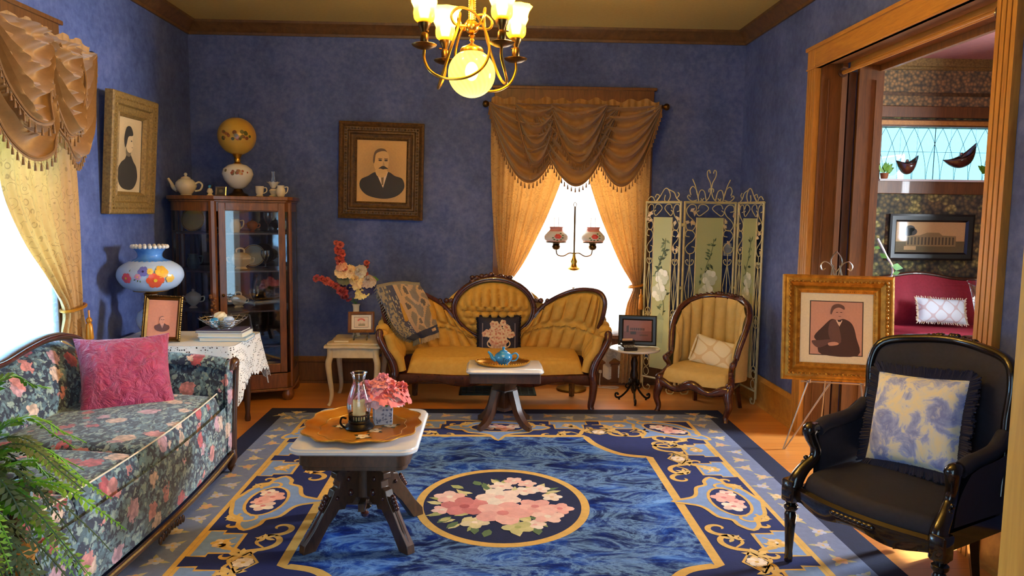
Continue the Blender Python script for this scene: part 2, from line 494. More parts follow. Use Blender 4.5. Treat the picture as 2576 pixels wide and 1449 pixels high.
simple('fern', lin(70,130,26), .5, 0, lin(128,184,44), 9)
simple('fern_dark', lin(52,72,36), .6, 0, lin(76,92,46), 9)
simple('black_plastic', lin(20,20,24), .3)
simple('green_iron', lin(58,74,62), .45, .3, lin(40,52,44), 30)
simple('fringe_navy', lin(22,22,40), .9)
simple('clay', lin(150,86,48), .7)
simple('plaster', lin(222,220,214), .8)
attr('print', .55, .12, 90)
attr('gloss_print', .25, .06, 60)
attr('rug', .95, .25, 26, .3)
attr('petals', .6, .12, 40)
attr('weave', .85, .2, 90, .3)
# rug field: marbled blue
t = NT('rug_field'); p = t.pos()
n = t.noise(t.mapping(p, scale=(.9,1.8,1)), 2.1, 8, .72, .7); n2 = t.noise(t.mapping(p, scale=(1,1.8,1)), 3.2, 8, .72, 1.0)
vn = t.math('POWER', t.math('SUBTRACT', 1.0, t.math('ABSOLUTE', t.math('MULTIPLY_ADD', n2, 6.0, -3.0)), clamp=True), 4)
base = t.ramp(n, [(.38, lin(5,14,62)), (.49, lin(10,34,108)), (.57, lin(26,70,160)), (.69, lin(96,148,222))])
col = t.mix(t.math('MULTIPLY', vn, .6), base, lin(140,186,236))
b = t.bsdf(Base_Color=col, Roughness=.9, Normal=t.bump(t.noise(p, 300, 2), .3, .003)); b.inputs['Specular IOR Level'].default_value = .1
t.done(b)
# glass
def glass(name, tint=(1,1,1,1), f=.12, rough=.02):
    t = NT(name)
    g = t.n('BsdfGlossy', Color=(1,1,1,1), Roughness=rough); tp = t.n('BsdfTransparent', Color=tint)
    lw = t.n('LayerWeight', Blend=.35).outputs['Fresnel']
    m = t.n('MixShader'); t.set(m.inputs[0], t.math('MULTIPLY_ADD', lw, .8, f*.35, clamp=True)); t.set(m.inputs[1], tp.outputs[0]); t.set(m.inputs[2], g.outputs[0]); t.done(m)
glass('glass'); glass('leaded_glass', (.62,.80,.82,1), .06); glass('glass_tint', (.86,.93,.93,1), .3)  # leaded pane's tint dims the bright sky seen through it
t = NT('picture_glass'); g = t.n('BsdfGlossy', Color=(1,1,1,1), Roughness=.05); tp = t.n('BsdfTransparent')
m = t.n('MixShader', i0=.008); t.set(m.inputs[1], tp.outputs[0]); t.set(m.inputs[2], g.outputs[0]); t.done(m)
simple('mirror', lin(96,100,104), .06, 1.0)
# lit lamp glass
def lit(name, c, e, ec, stripes=0):
    t = NT(name); p = t.pos(); x, y, z = t.sep(p)
    d = t.n('BsdfTranslucent', Color=c); g = t.bsdf(Base_Color=c, Roughness=.2)
    em = t.n('Emission', Color=ec, Strength=e)
    m = t.n('MixShader', i0=.5); t.set(m.inputs[1], d.outputs[0]); t.set(m.inputs[2], g.outputs[0])
    ad = t.n('AddShader'); t.set(ad.inputs[0], m.outputs[0]); t.set(ad.inputs[1], em.outputs[0])
    m3 = t.n('MixShader', i0=.35); t.set(m3.inputs[1], ad.outputs[0]); t.set(m3.inputs[2], t.n('BsdfTransparent', Color=(1,.86,.5,1)).outputs[0]); t.done(m3)
lit('lamp_glass', lin(255,186,50), .45, lin(255,160,10))
lit('globe_glass', lin(255,230,130), .55, lin(250,206,58))
t = NT('bulb'); t.done(t.n('Emission', Color=lin(255,226,150), Strength=9))
# next room wallpaper
t = NT('wallpaper'); p = t.pos(); x, y, z = t.sep(p)
q = t.mapping(p, scale=(1,1,1))
v1 = t.n('TexVoronoi', Vector=t.mapping(p, scale=(1,0,1.3)), Scale=5.5, Randomness=.5)
v2 = t.n('TexVoronoi', Vector=p, Scale=26)
a = t.math('LESS_THAN', v1.outputs['Distance'], .36)
c = t.ramp(v2.outputs['Distance'], [(.1, lin(196,184,110)), (.5, lin(126,122,74)), (.8, lin(76,78,58))])
c2 = t.ramp(v2.outputs['Distance'], [(.1, lin(136,118,74)), (.6, lin(80,80,64)), (.9, lin(56,56,50))])
t.done(t.bsdf(Base_Color=t.mix(a, c2, c), Roughness=.8))
t = NT('frieze_paper'); p = t.pos()
v2 = t.n('TexVoronoi', Vector=p, Scale=30)
t.done(t.bsdf(Base_Color=t.ramp(v2.outputs['Distance'], [(.1, lin(186,140,84)), (.5, lin(126,104,70)), (.8, lin(84,78,62))]), Roughness=.8))
# ================================================================== THE SETTING
XL, XR, XR2, YB, ZC = -2.53, 2.17, 2.59, 6.55, 3.05
structure(MB().box(-2.65, 5.62, -1.2, 7.62, -.06, 0).build('floor', 'floor_wood', smooth=0))
structure(MB().box(-2.65, 2.59, -.6, 6.67, ZC, ZC+.08).build('ceiling', 'ceiling_paint', smooth=0))
def wall_holes(axis, a0, a1, t0, t1, z1, hole):
    b = MB(); h0, h1, hz0, hz1 = hole
    def bx(p0, p1, q0, q1):
        if p1-p0 < 1e-4 or q1-q0 < 1e-4: return
        if axis == 'x': b.box(p0, p1, t0, t1, q0, q1)
        else: b.box(t0, t1, p0, p1, q0, q1)
    bx(a0, h0, 0, z1); bx(h1, a1, 0, z1); bx(h0, h1, 0, hz0); bx(h0, h1, hz1, z1)
    return b
LW = (3.24, 4.44, .50, 2.42)      # left window opening (Y, z)
BW = (.15, 1.27, .45, 2.42)       # back window opening (X, z)
OP = (3.24, 5.03, 0.0, 2.52)      # cased opening in the right wall (Y, z)
structure(wall_holes('y', -.6, 6.67, -2.65, XL, ZC, LW).build('wall_left', 'wall_blue', smooth=0))
structure(wall_holes('x', XL, XR2, YB, 6.67, ZC, BW).build('wall_back', 'wall_blue', smooth=0))
structure(wall_holes('y', .6, YB, XR, XR2, ZC, OP).build('wall_right', 'wall_blue', smooth=0))
structure(wall_holes('x', XL, XR2, .45, .6, ZC, (-.85, .466, 0, 2.6)).build('wall_near', 'wall_blue', smooth=0))
# next room shell
structure(wall_holes('x', XR2, 5.62, 7.5, 7.62, ZC, (3.87, 5.03, 1.88, 2.40)).build('wall_next_back', 'wallpaper', smooth=0))
structure(wall_holes('y', 1.5, 7.5, 5.5, 5.62, ZC, (4.3, 5.1, 1.2, 2.35)).build('wall_next_right', 'wallpaper', smooth=0))
structure(MB().box(2.47, 2.59, 6.67, 7.5, 0, ZC).build('wall_next_left', 'wallpaper', smooth=0))
structure(MB().box(2.59, 5.5, 1.5, 1.6, 0, ZC).build('wall_next_near', 'wallpaper', smooth=0))
structure(MB().box(2.59, 5.62, 1.5, 7.62, ZC, ZC+.08).build('ceiling_next', 'ceiling_rose', smooth=0))

# cornice
def crown(name, o, along, out, L, mat='cornice_wood', z0=2.945, z1=ZC, k=1.0):
    pr = [(0,z0),(.016*k,z0),(.02*k,z0+.02),(.034*k,z0+.028),(.05*k,z0+.052),(.078*k,z0+.078),(.092*k,z0+.086),(.095*k,z1),(0,z1)]
    return structure(MB().prism([(a,b) for a,b in pr], o, out, (0,0,1), Vector(along)*L).build(name, mat, smooth=30))
crown('trim_1', (XL,YB,0), (1,0,0), (0,-1,0), XR-XL)
crown('trim_2', (XL,.6,0), (0,1,0), (1,0,0), YB-.6)
crown('trim_3', (XR,.6,0), (0,1,0), (-1,0,0), YB-.6)
# baseboards
def base(name, o, along, out, L, mat='oak', h=.235):
    pr = [(0,0),(.03,0),(.03,.02),(.022,.026),(.022,h-.05),(.03,h-.045),(.03,h-.03),(.014,h-.012),(.01,h),(0,h)]
    return structure(MB().prism(pr, o, out, (0,0,1), Vector(along)*L).build(name, mat, smooth=30))
base('baseboard_back', (XL,YB,0), (1,0,0), (0,-1,0), XR-XL, 'jamb_wood')  # darker wood than on the right: shade put into the colour
base('baseboard_left', (XL,.6,0), (0,1,0), (1,0,0), YB-.6, 'jamb_wood')  # darkened too, standing in for the dim light on this side
base('baseboard_right', (XR,5.17,0), (0,1,0), (-1,0,0), YB-5.17)
base('baseboard_right', (XR,.6,0), (0,1,0), (-1,0,0), 3.10-.6)

# ---- cased opening to the next room
def casing_v(name, y0, y1, z0, z1, x):
    # fluted upright board on the wall face x (facing -X)
    n = 4; w = y1-y0; pr = [(0,0)]
    pr += [(0,-.02)]
    for i in range(n):
        a = w*(i+.12)/n; b = w*(i+.88)/n
        pr += [(a,-.034),(b,-.034),(b+.001,-.022),(min(w, b+w*.22/n),-.022)]
    pr += [(w,-.02),(w,0)]
    return structure(MB().prism(pr, (x,y0,z0), (0,1,0), (1,0,0), (0,0,z1-z0)).build(name, 'oak_v', smooth=20))
casing_v('trim_4', 5.03, 5.165, 0, 2.475, XR)
casing_v('trim_5', 3.105, 3.24, 0, 2.475, XR)
b = MB()
b.box(XR-.036, XR, 3.08, 5.165, 2.475, 2.62); b.box(XR-.05, XR, 3.07, 5.175, 2.60, 2.625); b.box(XR-.042, XR, 3.08, 5.17, 2.475, 2.487)
structure(b.build('trim_6', 'oak_h', smooth=0, mods=BEV(.004)))
structure(MB().box(XR-.04, XR, 5.045, 5.15, 2.475, 2.62).build('trim_7', 'oak_v', smooth=0, mods=BEV(.004)))
# jamb linings: two boards with a pocket-door slot between
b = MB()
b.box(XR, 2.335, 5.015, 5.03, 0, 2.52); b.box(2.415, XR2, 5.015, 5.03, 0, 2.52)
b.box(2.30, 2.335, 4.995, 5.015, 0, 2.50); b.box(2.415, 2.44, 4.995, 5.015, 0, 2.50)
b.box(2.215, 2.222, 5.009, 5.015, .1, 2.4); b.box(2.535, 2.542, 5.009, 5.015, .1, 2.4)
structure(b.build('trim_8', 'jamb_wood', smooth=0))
b = MB(); b.box(XR, XR2, 3.24, 3.255, 0, 2.52)
structure(b.build('trim_9', 'jamb_wood', smooth=0))
b = MB(); b.box(XR, 2.325, 3.255, 5.015, 2.50, 2.52); b.box(2.425, XR2, 3.255, 5.015, 2.50, 2.52); b.box(XR2-.03, XR2, 3.255, 5.015, 2.46, 2.50)
structure(b.build('trim_10', 'jamb_wood', smooth=0))
structure(MB().box(2.352, 2.398, 3.27, 5.0, 2.47, 2.52).build('trim_11', 'oak_h', smooth=0))
# leading edge of the pocket door, just inside its slot
d = MB().box(2.35, 2.40, 5.004, 5.03, .01, 2.45).build('door_1', 'dark_wood', smooth=0, mods=BEV(.004)); structure(d)
# near doorway, where the photographer stands: its right jamb shows at the picture's edge
structure(MB().box(.451, .466, .43, .625, 0, 2.6).build('trim_12', 'oak_v', smooth=0))
structure(MB().box(.467, .60, .6005, .622, 0, 2.6).build('trim_13', 'oak_v', smooth=0, mods=BEV(.005)))

# ---- windows
def window(name, s0, s1, z0, z1, frame, matw='jamb_wood'):
    """frame(s, d, z): s along the wall, d into the room from the wall face"""
    def bx(b, a0, a1, d0, d1, q0, q1):
        p = frame(a0, d0, q0); q = frame(a1, d1, q1)
        b.box(min(p[0],q[0]), max(p[0],q[0]), min(p[1],q[1]), max(p[1],q[1]), q0, q1)
    w = MB()
    bx(w, s0-.12, s0, 0, .03, z0-.1, z1); bx(w, s1, s1+.12, 0, .03, z0-.1, z1)
    bx(w, s0-.12, s1+.12, 0, .035, z1, z1+.13); bx(w, s0-.14, s1+.14, 0, .05, z1+.125, z1+.15)
    o = structure(w.build(name, matw, smooth=0, mods=BEV(.004)))
    b = MB(); bx(b, s0-.15, s1+.15, 0, .07, z0-.035, z0); bx(b, s0-.12, s1+.12, 0, .02, z0-.14, z0-.035); b.build('window_sill', matw, o, 0, mods=BEV(.004))
    zm = (z0+z1)/2
    for (q0, q1, dd) in ((z0, zm+.02, -.05), (zm-.02, z1, -.09)):
        b = MB(); e = .05
        bx(b, s0, s0+e, dd-.035, dd, q0, q1); bx(b, s1-e, s1, dd-.035, dd, q0, q1)
        bx(b, s0+e, s1-e, dd-.035, dd, q0, q0+e); bx(b, s0+e, s1-e, dd-.035, dd, q1-.04, q1)
        sh = b.build('sash', matw, o, 0)
        g = MB(); bx(g, s0+e, s1-e, dd-.02, dd-.016, q0+e, q1-.04); g.build('pane', 'glass', sh, 0)
    return o
fB = lambda s, d, z: Vector((s, YB-d, z))
fL = lambda s, d, z: Vector((XL+d, s, z))
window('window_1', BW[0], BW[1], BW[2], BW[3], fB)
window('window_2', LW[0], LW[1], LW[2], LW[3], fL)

# ---- window dressings
def drape(root, frame, edges, d0, folds, z0, z1, label=None, amp=.035, seed=0):
    """edges: list of (z, s_outer, s_inner) top to bottom"""
    rnd = random.Random(seed); ph = rnd.random()*6
    zo = [(-e[0], e[1]) for e in edges]; zi = [(-e[0], e[2]) for e in edges]
    wmax = max(abs(e[2]-e[1]) for e in edges)
    def fn(u, v):
        z = lerp(z1, z0, v)
        so = pl(-z, zo); si = pl(-z, zi); w = abs(si-so)
        uu = u+.035*sin(u*9+ph+v*1.5)
        s = lerp(so, si, uu)
        a = amp*(.35+.65*min(1, .25/(w+.05)))*(.55+.45*v if v < .6 else .82)
        d = d0+a*(sin(uu*folds*2*pi+ph+.8*sin(v*3))+.45*sin(uu*folds*4.3*pi+ph*2))
        return frame(s, d, z)
    b = MB().grid(fn, 96, 44)
    return b.build('drape', 'drape', root, 60)
def smooth_edges(pts, n=6):
    s = spline([(p[0], p[1], p[2]) for p in pts], n)
    return [(q[0], q[1], q[2]) for q in s]
tassel_mesh = {}
def tassel_data():
    if 'm' not in tassel_mesh:
        b = MB()
        b.tube([(0,0,0),(0,0,-.012)], .0016, 5)
        b.lathe([(.0008,-.010),(.0042,-.012),(.0046,-.016),(.003,-.019),(.0046,-.021),(.0062,-.034),(.0072,-.048),(.0066,-.050)], (0,0,0), 8)
        tassel_mesh['m'] = b.mesh('tassel', 'fringe')
    return tassel_mesh['m']
def swag(root, frame, sl, sr, zl, zr, drop_top, drop_bot, d0, folds, skew=0, seed=0, ntas=12, step=None):
    """one swag: hangs between (sl,zl) and (sr,zr); last fold drops drop_bot at its middle"""
    rnd = random.Random(seed)
    def pt(u, v):
        k = v
        inset = .10*(1-v)
        s = lerp(sl, sr, lerp(.5, u, 1-.35*(1-k)*0) ) if False else lerp(sl+(sr-sl)*inset*0, sr, u)
        sag = lerp(drop_top, drop_bot, k)
        e = (4*u*(1-u))**.9
        uu = u+skew*.2*sin(pi*u)
        z = lerp(zl, zr, u)-k*.055*0-sag*((4*uu*(1-uu)) if 0 < uu < 1 else 0)**1.05 - .04*k
        fold = sin(v**.85*folds*pi+.7*sin(u*3.1+seed))
        gather = sin(u*34+seed*2)*.007*(1-v)**.7
        d = d0+(.018+.085*e)*(1-abs(fold))**1.2+.03*e*v+gather+.012*sin(u*23+seed)*(1-e)
        return frame(s, d, z)
    MB().grid(pt, 72, 64).build('swag', 'swag', root, 60)
    # cord and fringe band along the bottom edge
    pts = [pt(i/48, 1)+Vector(frame(0,.006,0))-Vector(frame(0,0,0)) for i in range(49)]
    MB().tube(pts, .0065, 6).build('trim_cord', 'fringe', root)
    b = MB()
    b.grid(lambda u, v: pt(u, 1)+Vector((0,0,-.018*v))+(frame(0,.004,0)-frame(0,0,0)), 48, 1)
    b.build('fringe_band', 'fringe', root)
    # tassels
    L = [0]
    for p, q in zip(pts, pts[1:]): L.append(L[-1]+(q-p).length)
    n = max(6, int(L[-1]/.036))
    for i in range(n+1):
        t = L[-1]*i/n; j = max(k for k in range(len(L)) if L[k] <= t+1e-9); j = min(j, len(pts)-2)
        q = pts[j].lerp(pts[j+1], (t-L[j])/max(1e-6, L[j+1]-L[j]))+Vector((0,0,-.016))
        o = bpy.data.objects.new('tassel', tassel_data()); COL.objects.link(o); o.parent = root
        o.location = rel(root, q)
def rod_dress(win, frame, s0, s1, zr, d, lab, wallname):
    b = MB(); b.tube([frame(s0, d, zr), frame(s1, d, zr)], .011, 10)
    r = thing('curtain_rod', lab, 'curtain rod', frame((s0+s1)/2, d, zr))
    b.build('rod', 'old_brass', r)
    for s, sg in ((s0, -1), (s1, 1)):
        f = MB(); e = frame(1,0,0)-frame(0,0,0)
        prof = [(.012,0),(.02,.006),(.012,.012),(.026,.03),(.03,.045),(.022,.062),(.004,.07)]
        c = frame(s, d, zr)
        f.lathe(prof, (0,0,0), 14); f.xf(Matrix.Translation(c) @ (e*sg).to_track_quat('Z','Y').to_matrix().to_4x4())
        f.build('finial', 'old_brass', r)
        br = MB(); br.tube([frame(s-sg*.06, .03, zr-.01), frame(s-sg*.06, d, zr-.01)], .007, 8); br.build('bracket', 'old_brass', r)
    return r
def tieback(root, frame, s, d, z, wd, sg):
    b = MB(); pts = [frame(s+wd*cos(a)*.5, d+.05*sin(a), z+.012*cos(a)*sg) for a in [2*pi*i/28 for i in range(28)]]
    b.tube(pts, .009, 6, closed=True); o = b.build('tieback', 'tray_gold', root)
    c = frame(s+sg*wd*.25, d+.06, z-.02)
    b = MB().tube([c, c+Vector((0,0,-.05))], .006, 6)
    b.lathe([(.004,-.04),(.014,-.05),(.018,-.062),(.012,-.078),(.017,-.086),(.02,-.12),(.023,-.17),(.021,-.175)], c, 12)
    b.build('tassel', 'tray_gold', o)

# back window: rod, sheers, drapes, valance
zr = 2.40; dr = .137
rod_dress('window_1', fB, .0, 1.43, zr, dr, 'brass curtain rod with round finials over the back window', 'back')
E_BACK = [(2.44,.68,.02),(1.9,.68,.09),(1.55,.67,.20),(1.25,.65,.33),(1.05,.63,.43),(.90,.61,.53),(.84,.60,.535),(.7,.62,.48),(.4,.63,.45),(.03,.64,.43)]
E_LEFT = [(2.44,.775,.02),(1.9,.78,.02),(1.6,.80,.02),(1.33,.80,.176),(1.13,.79,.37),(1.01,.77,.48),(.93,.745,.55),(.86,.75,.555),(.75,.80,.51),(.4,.82,.48),(.03,.83,.46)]
def curtain_pair(cat, frame, c, lab, sides, edges=E_BACK, tie=(.565,.885,.13)):
    """c: centre of the window along the wall"""
    r = thing('curtain', lab[0], 'curtain', frame(c, .1, 0))
    for sg in sides:
        e = [(z_, c+sg*o_, c+sg*i_) for z_, o_, i_ in edges]
        drape(r, frame, smooth_edges(e), .080, 6, .03, 2.435, amp=.022, seed=int(c*10)+sg)
        tieback(r, frame, c+sg*tie[0], .085, tie[1], tie[2], sg)
    return r
cB = .705
curtain_pair('b', fB, cB, ['gold damask drapes tied back at the bright back window'], (-1, 1))
# sheers
def sheer_panel(frame, s0, s1, lab, z0=.06, z1=2.39):
    def fn(u, v):
        s = lerp(s0, s1, u); d = .020+.010*sin(u*2*pi*9+.7*sin(v*2))+.004*sin(u*41)
        return frame(s, d, lerp(z1, z0+.012*sin(u*60), v))
    r = thing('sheer_curtain', lab, 'curtain', frame((s0+s1)/2, .045, z0))
    MB().grid(fn, 110, 12).build('panel', 'sheer', r, 60)
    hem = MB().grid(lambda u, v: fn(u, 1)+Vector((0,0,.11*(1-v)-.0))+(frame(0,.004,0)-frame(0,0,0)), 110, 2)
    hem.build('lace_hem', 'lace', r, 60)
    return r
sheer_panel(fB, .14, 1.28, 'white lace sheer panel glowing behind the gold sofa')
sheer_panel(fL, 3.23, 4.45, 'pale blue lit lace sheer behind the floral sofa')
# valance
def valance(frame, c, lab, sgn=1, k=1.0):
    r = thing('valance', lab, 'valance', frame(c, .12, 2.2))
    # gathered rod pocket
    def hd(u, v):
        s = c+k*(-.70+1.40*u)
        return frame(s, dr+.030+.012*sin(u*150)*(.4+.6*v)+.004*sin(u*47), lerp(zr+.045+.012*sin(u*63)+.008*sin(u*23), zr-.05, v))
    MB().grid(hd, 220, 6).build('rod_pocket', 'swag', r, 60)
    S = sgn*k
    swag(r, frame, c-S*.72, c-S*.05, zr+.01, zr-.0, .02, .60, .165, 6, 0, 1)
    swag(r, frame, c+S*.06, c+S*.715, zr, zr+.01, .02, .62, .165, 6, 0, 3)
    swag(r, frame, c-S*.36, c+S*.36, zr, zr, .01, .62, .19, 6, 0, 2)
    swag(r, frame, c-S*.21, c+S*.25, zr, zr, .01, .45, .235, 4, 0, 5)
    swag(r, frame, c-S*.50, c-S*.16, zr, zr, .01, .47, .20, 4, 0, 6)
    return r
valance(fB, cB, 'swagged gold valance with tasselled fringe over the bright back window')
cL = 3.84
rod_dress('window_2', fL, cL-.82, cL+.82, zr, dr, 'brass curtain rod at the window behind the floral sofa', 'left')
curtain_pair('l', fL, cL, ['pale gold damask drapes tied back beside the floral sofa'], (-1, 1), E_LEFT, (.65,.91,.20))
valance(fL, cL, 'swagged gold valance with fringe above the floral sofa', -1, 1.14)
# ================================================================== RUG
RC = Vector((.07, 3.79, 0)); RA, RB = 1.70, 1.85
NAVY, EDGE, BAND, GOLD = lin(18,32,96), lin(14,22,60), lin(112,124,158), lin(214,172,88)
PALE, CREAM, PINK, ROSE, GREEN, GREEN2 = lin(120,150,200), lin(240,224,204), lin(236,184,170), lin(214,132,128), lin(166,170,104), lin(92,116,74)
rug = thing('rug', 'blue floral carpet with gold scroll border and round bouquet medallion', 'rug', RC)
RO = lambda z: Vector((RC.x, RC.y, z))
UX, UY = Vector((1,0,0)), Vector((0,1,0))
b = MB(); b.cbox(RC.x-RA, RC.x+RA, RC.y-RB, RC.y+RB, 0, .010, .004, EDGE); b.build('pile', 'rug', rug, 0)
def layer(z): return RO(.0100+.00018*z)
b = MB()
r2 = lambda i: [(-RA+i,-RB+i),(RA-i,-RB+i),(RA-i,RB-i),(-RA+i,RB-i)]
b.poly(r2(.13), layer(1), UX, UY, BAND)
b.poly(r2(.31), layer(2), UX, UY, GOLD)
b.poly(r2(.335), layer(3), UX, UY, NAVY)
b.build('border_band', 'rug', rug, 0)
# inner field with notched corners
gx, gy, nx, ny = .93, 1.155, .35, .44
def notched(gx, gy, nx, ny, n=12):
    out = []
    for sx, sy in ((1,1),(-1,1),(-1,-1),(1,-1)):
        # concave quarter from the side edge to the end edge
        arc = [(sx*(gx-nx+nx*(1-sin(a*pi/2/n))**.75), sy*(gy-ny*(1-(1-cos(a*pi/2/n))**.75)*1.0)) for a in range(n+1)]
        arc = spline([(sx*gx, sy*(gy-ny)), (sx*(gx-nx*.48), sy*(gy-ny*.86)), (sx*(gx-nx*.84), sy*(gy-ny*.45)), (sx*(gx-nx), sy*gy)], 6)
        if sx*sy < 0: arc = arc[::-1]
        out += arc
    return out
MB().poly(notched(gx, gy, nx, ny), layer(4), UX, UY).build('field', 'rug_field', rug, 0)
MB().ribbon(notched(gx, gy, nx, ny), .045, layer(5), UX, UY, True, GOLD).build('gold_line', 'rug', rug, 0)
# flowers
RNG = random.Random(3)
def flower(b, o, cx, cy, r, c, c2, n=5, rot=0, sq=1.0):
    for k in range(n):
        a = rot+2*pi*k/n
        px, py = cx+.52*r*cos(a), cy+.52*r*sin(a)*sq
        e = [(px+(.52*r*cos(q)*cos(a)-.42*r*sin(q)*sin(a)), py+(.52*r*cos(q)*sin(a)+.42*r*sin(q)*cos(a))*sq) for q in [2*pi*i/9 for i in range(9)]]
        b.poly(e, Vector(o)+Vector((0,0,.00003*(k+1))), UX, UY, c if k % 2 else tuple(lerp(c[i], c2[i], .35) for i in range(3))+(1,))
    b.poly(ell(cx, cy, .22*r, .22*r*sq, 8), Vector(o)+Vector((0,0,.0003)), UX, UY, c2)
def leaf2(b, o, cx, cy, L, w, a, c):
    pts = [(0,0),(.25,.42),(.6,.5),(1,0),(.6,-.5),(.25,-.42)]
    b.poly([(cx+(p[0]*L*cos(a)-p[1]*w*sin(a)), cy+(p[0]*L*sin(a)+p[1]*w*cos(a))) for p in pts], o, UX, UY, c)
# medallion
mc = (.01, -.03); ma, mb_ = .425, .495
b = MB(); b.poly(ell(mc[0], mc[1], ma, mb_, 64), layer(6), UX, UY, lin(12,22,66)); b.build('medallion_ground', 'rug', rug, 0)
b = MB(); b.ribbon(ell(mc[0], mc[1], ma, mb_, 72), .042, layer(8), UX, UY, True, GOLD); b.build('medallion_ring', 'rug', rug, 0)
b = MB()
for k in range(64):
    a = RNG.random()*2*pi; d = RNG.uniform(.14,.31)
    leaf2(b, layer(9)+Vector((0,0,.000008*k)), mc[0]+d*cos(a)*1.0, mc[1]-.01+d*sin(a)*1.08, RNG.uniform(.07,.12), RNG.uniform(.03,.05), a+RNG.uniform(-.5,.5), RNG.choice([GREEN, GREEN2, lin(190,186,120), lin(206,198,140)]))
b.build('bouquet_leaf', 'rug', rug, 0)['kind'] = 'stuff'
b = MB()
for (x, y, r, c, c2) in [(.0,-.09,.13,PINK,ROSE),(-.14,-.03,.11,ROSE,lin(180,90,90)),(-.01,.06,.11,CREAM,PINK),(.12,-.03,.09,PINK,ROSE),(-.2,.06,.075,PINK,CREAM),
        (.0,.17,.06,CREAM,PINK),(.09,.12,.055,CREAM,PINK),(.05,.23,.05,PINK,CREAM),(.15,.14,.05,CREAM,PINK),(.19,.06,.05,CREAM,lin(230,190,150)),(.1,.2,.05,PINK,CREAM),
        (.16,-.12,.075,PINK,CREAM),(.21,-.05,.065,PINK,ROSE),(-.1,-.17,.065,lin(220,206,150),CREAM),(.05,-.21,.07,lin(206,200,140),GREEN),(-.22,-.06,.05,PINK,CREAM),(.11,-.19,.05,CREAM,PINK),(-.07,.0,.08,ROSE,PINK)]:
    flower(b, layer(12)+Vector((0,0,RNG.random()*.0005)), mc[0]+x*1.38, mc[1]+.0+y*1.42, r*1.12, c, c2, 5, RNG.random()*3)
b.build('bouquet_flower', 'rug', rug, 0)['kind'] = 'stuff'
# border motifs, one set per side: (s along, t inward from the outer edge)
def side(out, along, H):
    return lambda s, t: (out[0]*(H-t)+along[0]*s, out[1]*(H-t)+along[1]*s)
def motif_cart(b, P, s0, t0, tip, sc=1.0):
    lob = [(-.36,0),(-.30,.05),(-.24,.06),(-.2,.12),(-.1,.15),(-.05,.19),(0,.30),(.05,.19),(.1,.15),(.2,.12),(.24,.06),(.30,.05),(.36,0),(.30,-.05),(.22,-.06),(.18,-.12),(.08,-.15),(0,-.17),(-.08,-.15),(-.18,-.12),(-.22,-.06),(-.30,-.05)]
    q = spline([(x*sc, y*sc) for x, y in lob], 3, True)
    pts = [P(s0+x, t0+y) for x, y in q]
    b.poly(pts, layer(9), UX, UY, PALE); b.ribbon(pts, .022, layer(10), UX, UY, True, GOLD)
    e = [P(s0+x*sc, t0+y*sc) for x, y in ell(0, 0, .19, .10, 20)]
    b.poly(e, layer(11), UX, UY, NAVY); b.ribbon(e, .016, layer(12), UX, UY, True, GOLD)
    for x, y, r, c in ((-.07,.0,.065,CREAM),(.05,.015,.07,PINK),(.11,-.02,.05,CREAM),(-.01,-.03,.05,PINK)):
        cx, cy = P(s0+x*sc, t0+y*sc); flower(b, layer(13)+Vector((0,0,RNG.random()*.0003)), cx, cy, r*sc, c, ROSE, 5, RNG.random()*3)
    for sg in (-1, 1):
        sp_ = [P(s0+sg*x*sc, t0+y*sc) for x, y in spiral(.21, -.02, .07, .012, -2.2, 3.6, 18)]
        b.ribbon(sp_, [.016]*len(sp_), layer(13), UX, UY, False, GOLD)
def motif_plaque(b, P, s0, ti):
    q = [(s0-.13,.345),(s0+.13,.345),(s0+.13,.42),(s0+.10,.42),(s0+.10,.52),(s0-.10,.52),(s0-.10,.42),(s0-.13,.42)]
    pts = [P(s, t) for s, t in q]; b.poly(pts, layer(6), UX, UY, PALE); b.ribbon(pts, .018, layer(7), UX, UY, True, GOLD)
    cx, cy = P(s0, .44); flower(b, layer(8), cx, cy, .045, GOLD, CREAM, 6)
def scroll(b, P, s0, t0, sg, sc=1.0, flip=1):
    pts = spiral(0, 0, .105*sc, .015*sc, 0, 5.2, 22)
    tail = spline([(.105*sc,0),(.13*sc,-.06*sc),(.22*sc,-.09*sc),(.3*sc,-.02*sc)], 5)[::-1]
    c = [P(s0+sg*x, t0+flip*y) for x, y in tail+pts[1:]]
    n = len(c); w = [.006+.024*sin(pi*min(1,(i+1)/n)) for i in range(n)]
    b.ribbon(c, w, layer(8), UX, UY, False, GOLD)
    cx, cy = P(s0+sg*.16*sc, t0-flip*.05*sc)
    for k in range(5):
        leaf2(b, layer(9), cx, cy, .075*sc, .03*sc, k*1.1+s0, lin(222,186,110))
def diamond(b, P, s0, t0):
    pts = [P(s0-.10,t0),P(s0,t0+.06),P(s0+.10,t0),P(s0,t0-.06)]
    b.poly(pts, layer(8), UX, UY, lin(70,70,84)); b.ribbon(pts, .014, layer(9), UX, UY, True, GOLD)
    cx, cy = P(s0, t0); flower(b, layer(10), cx, cy, .045, CREAM, GOLD, 8)
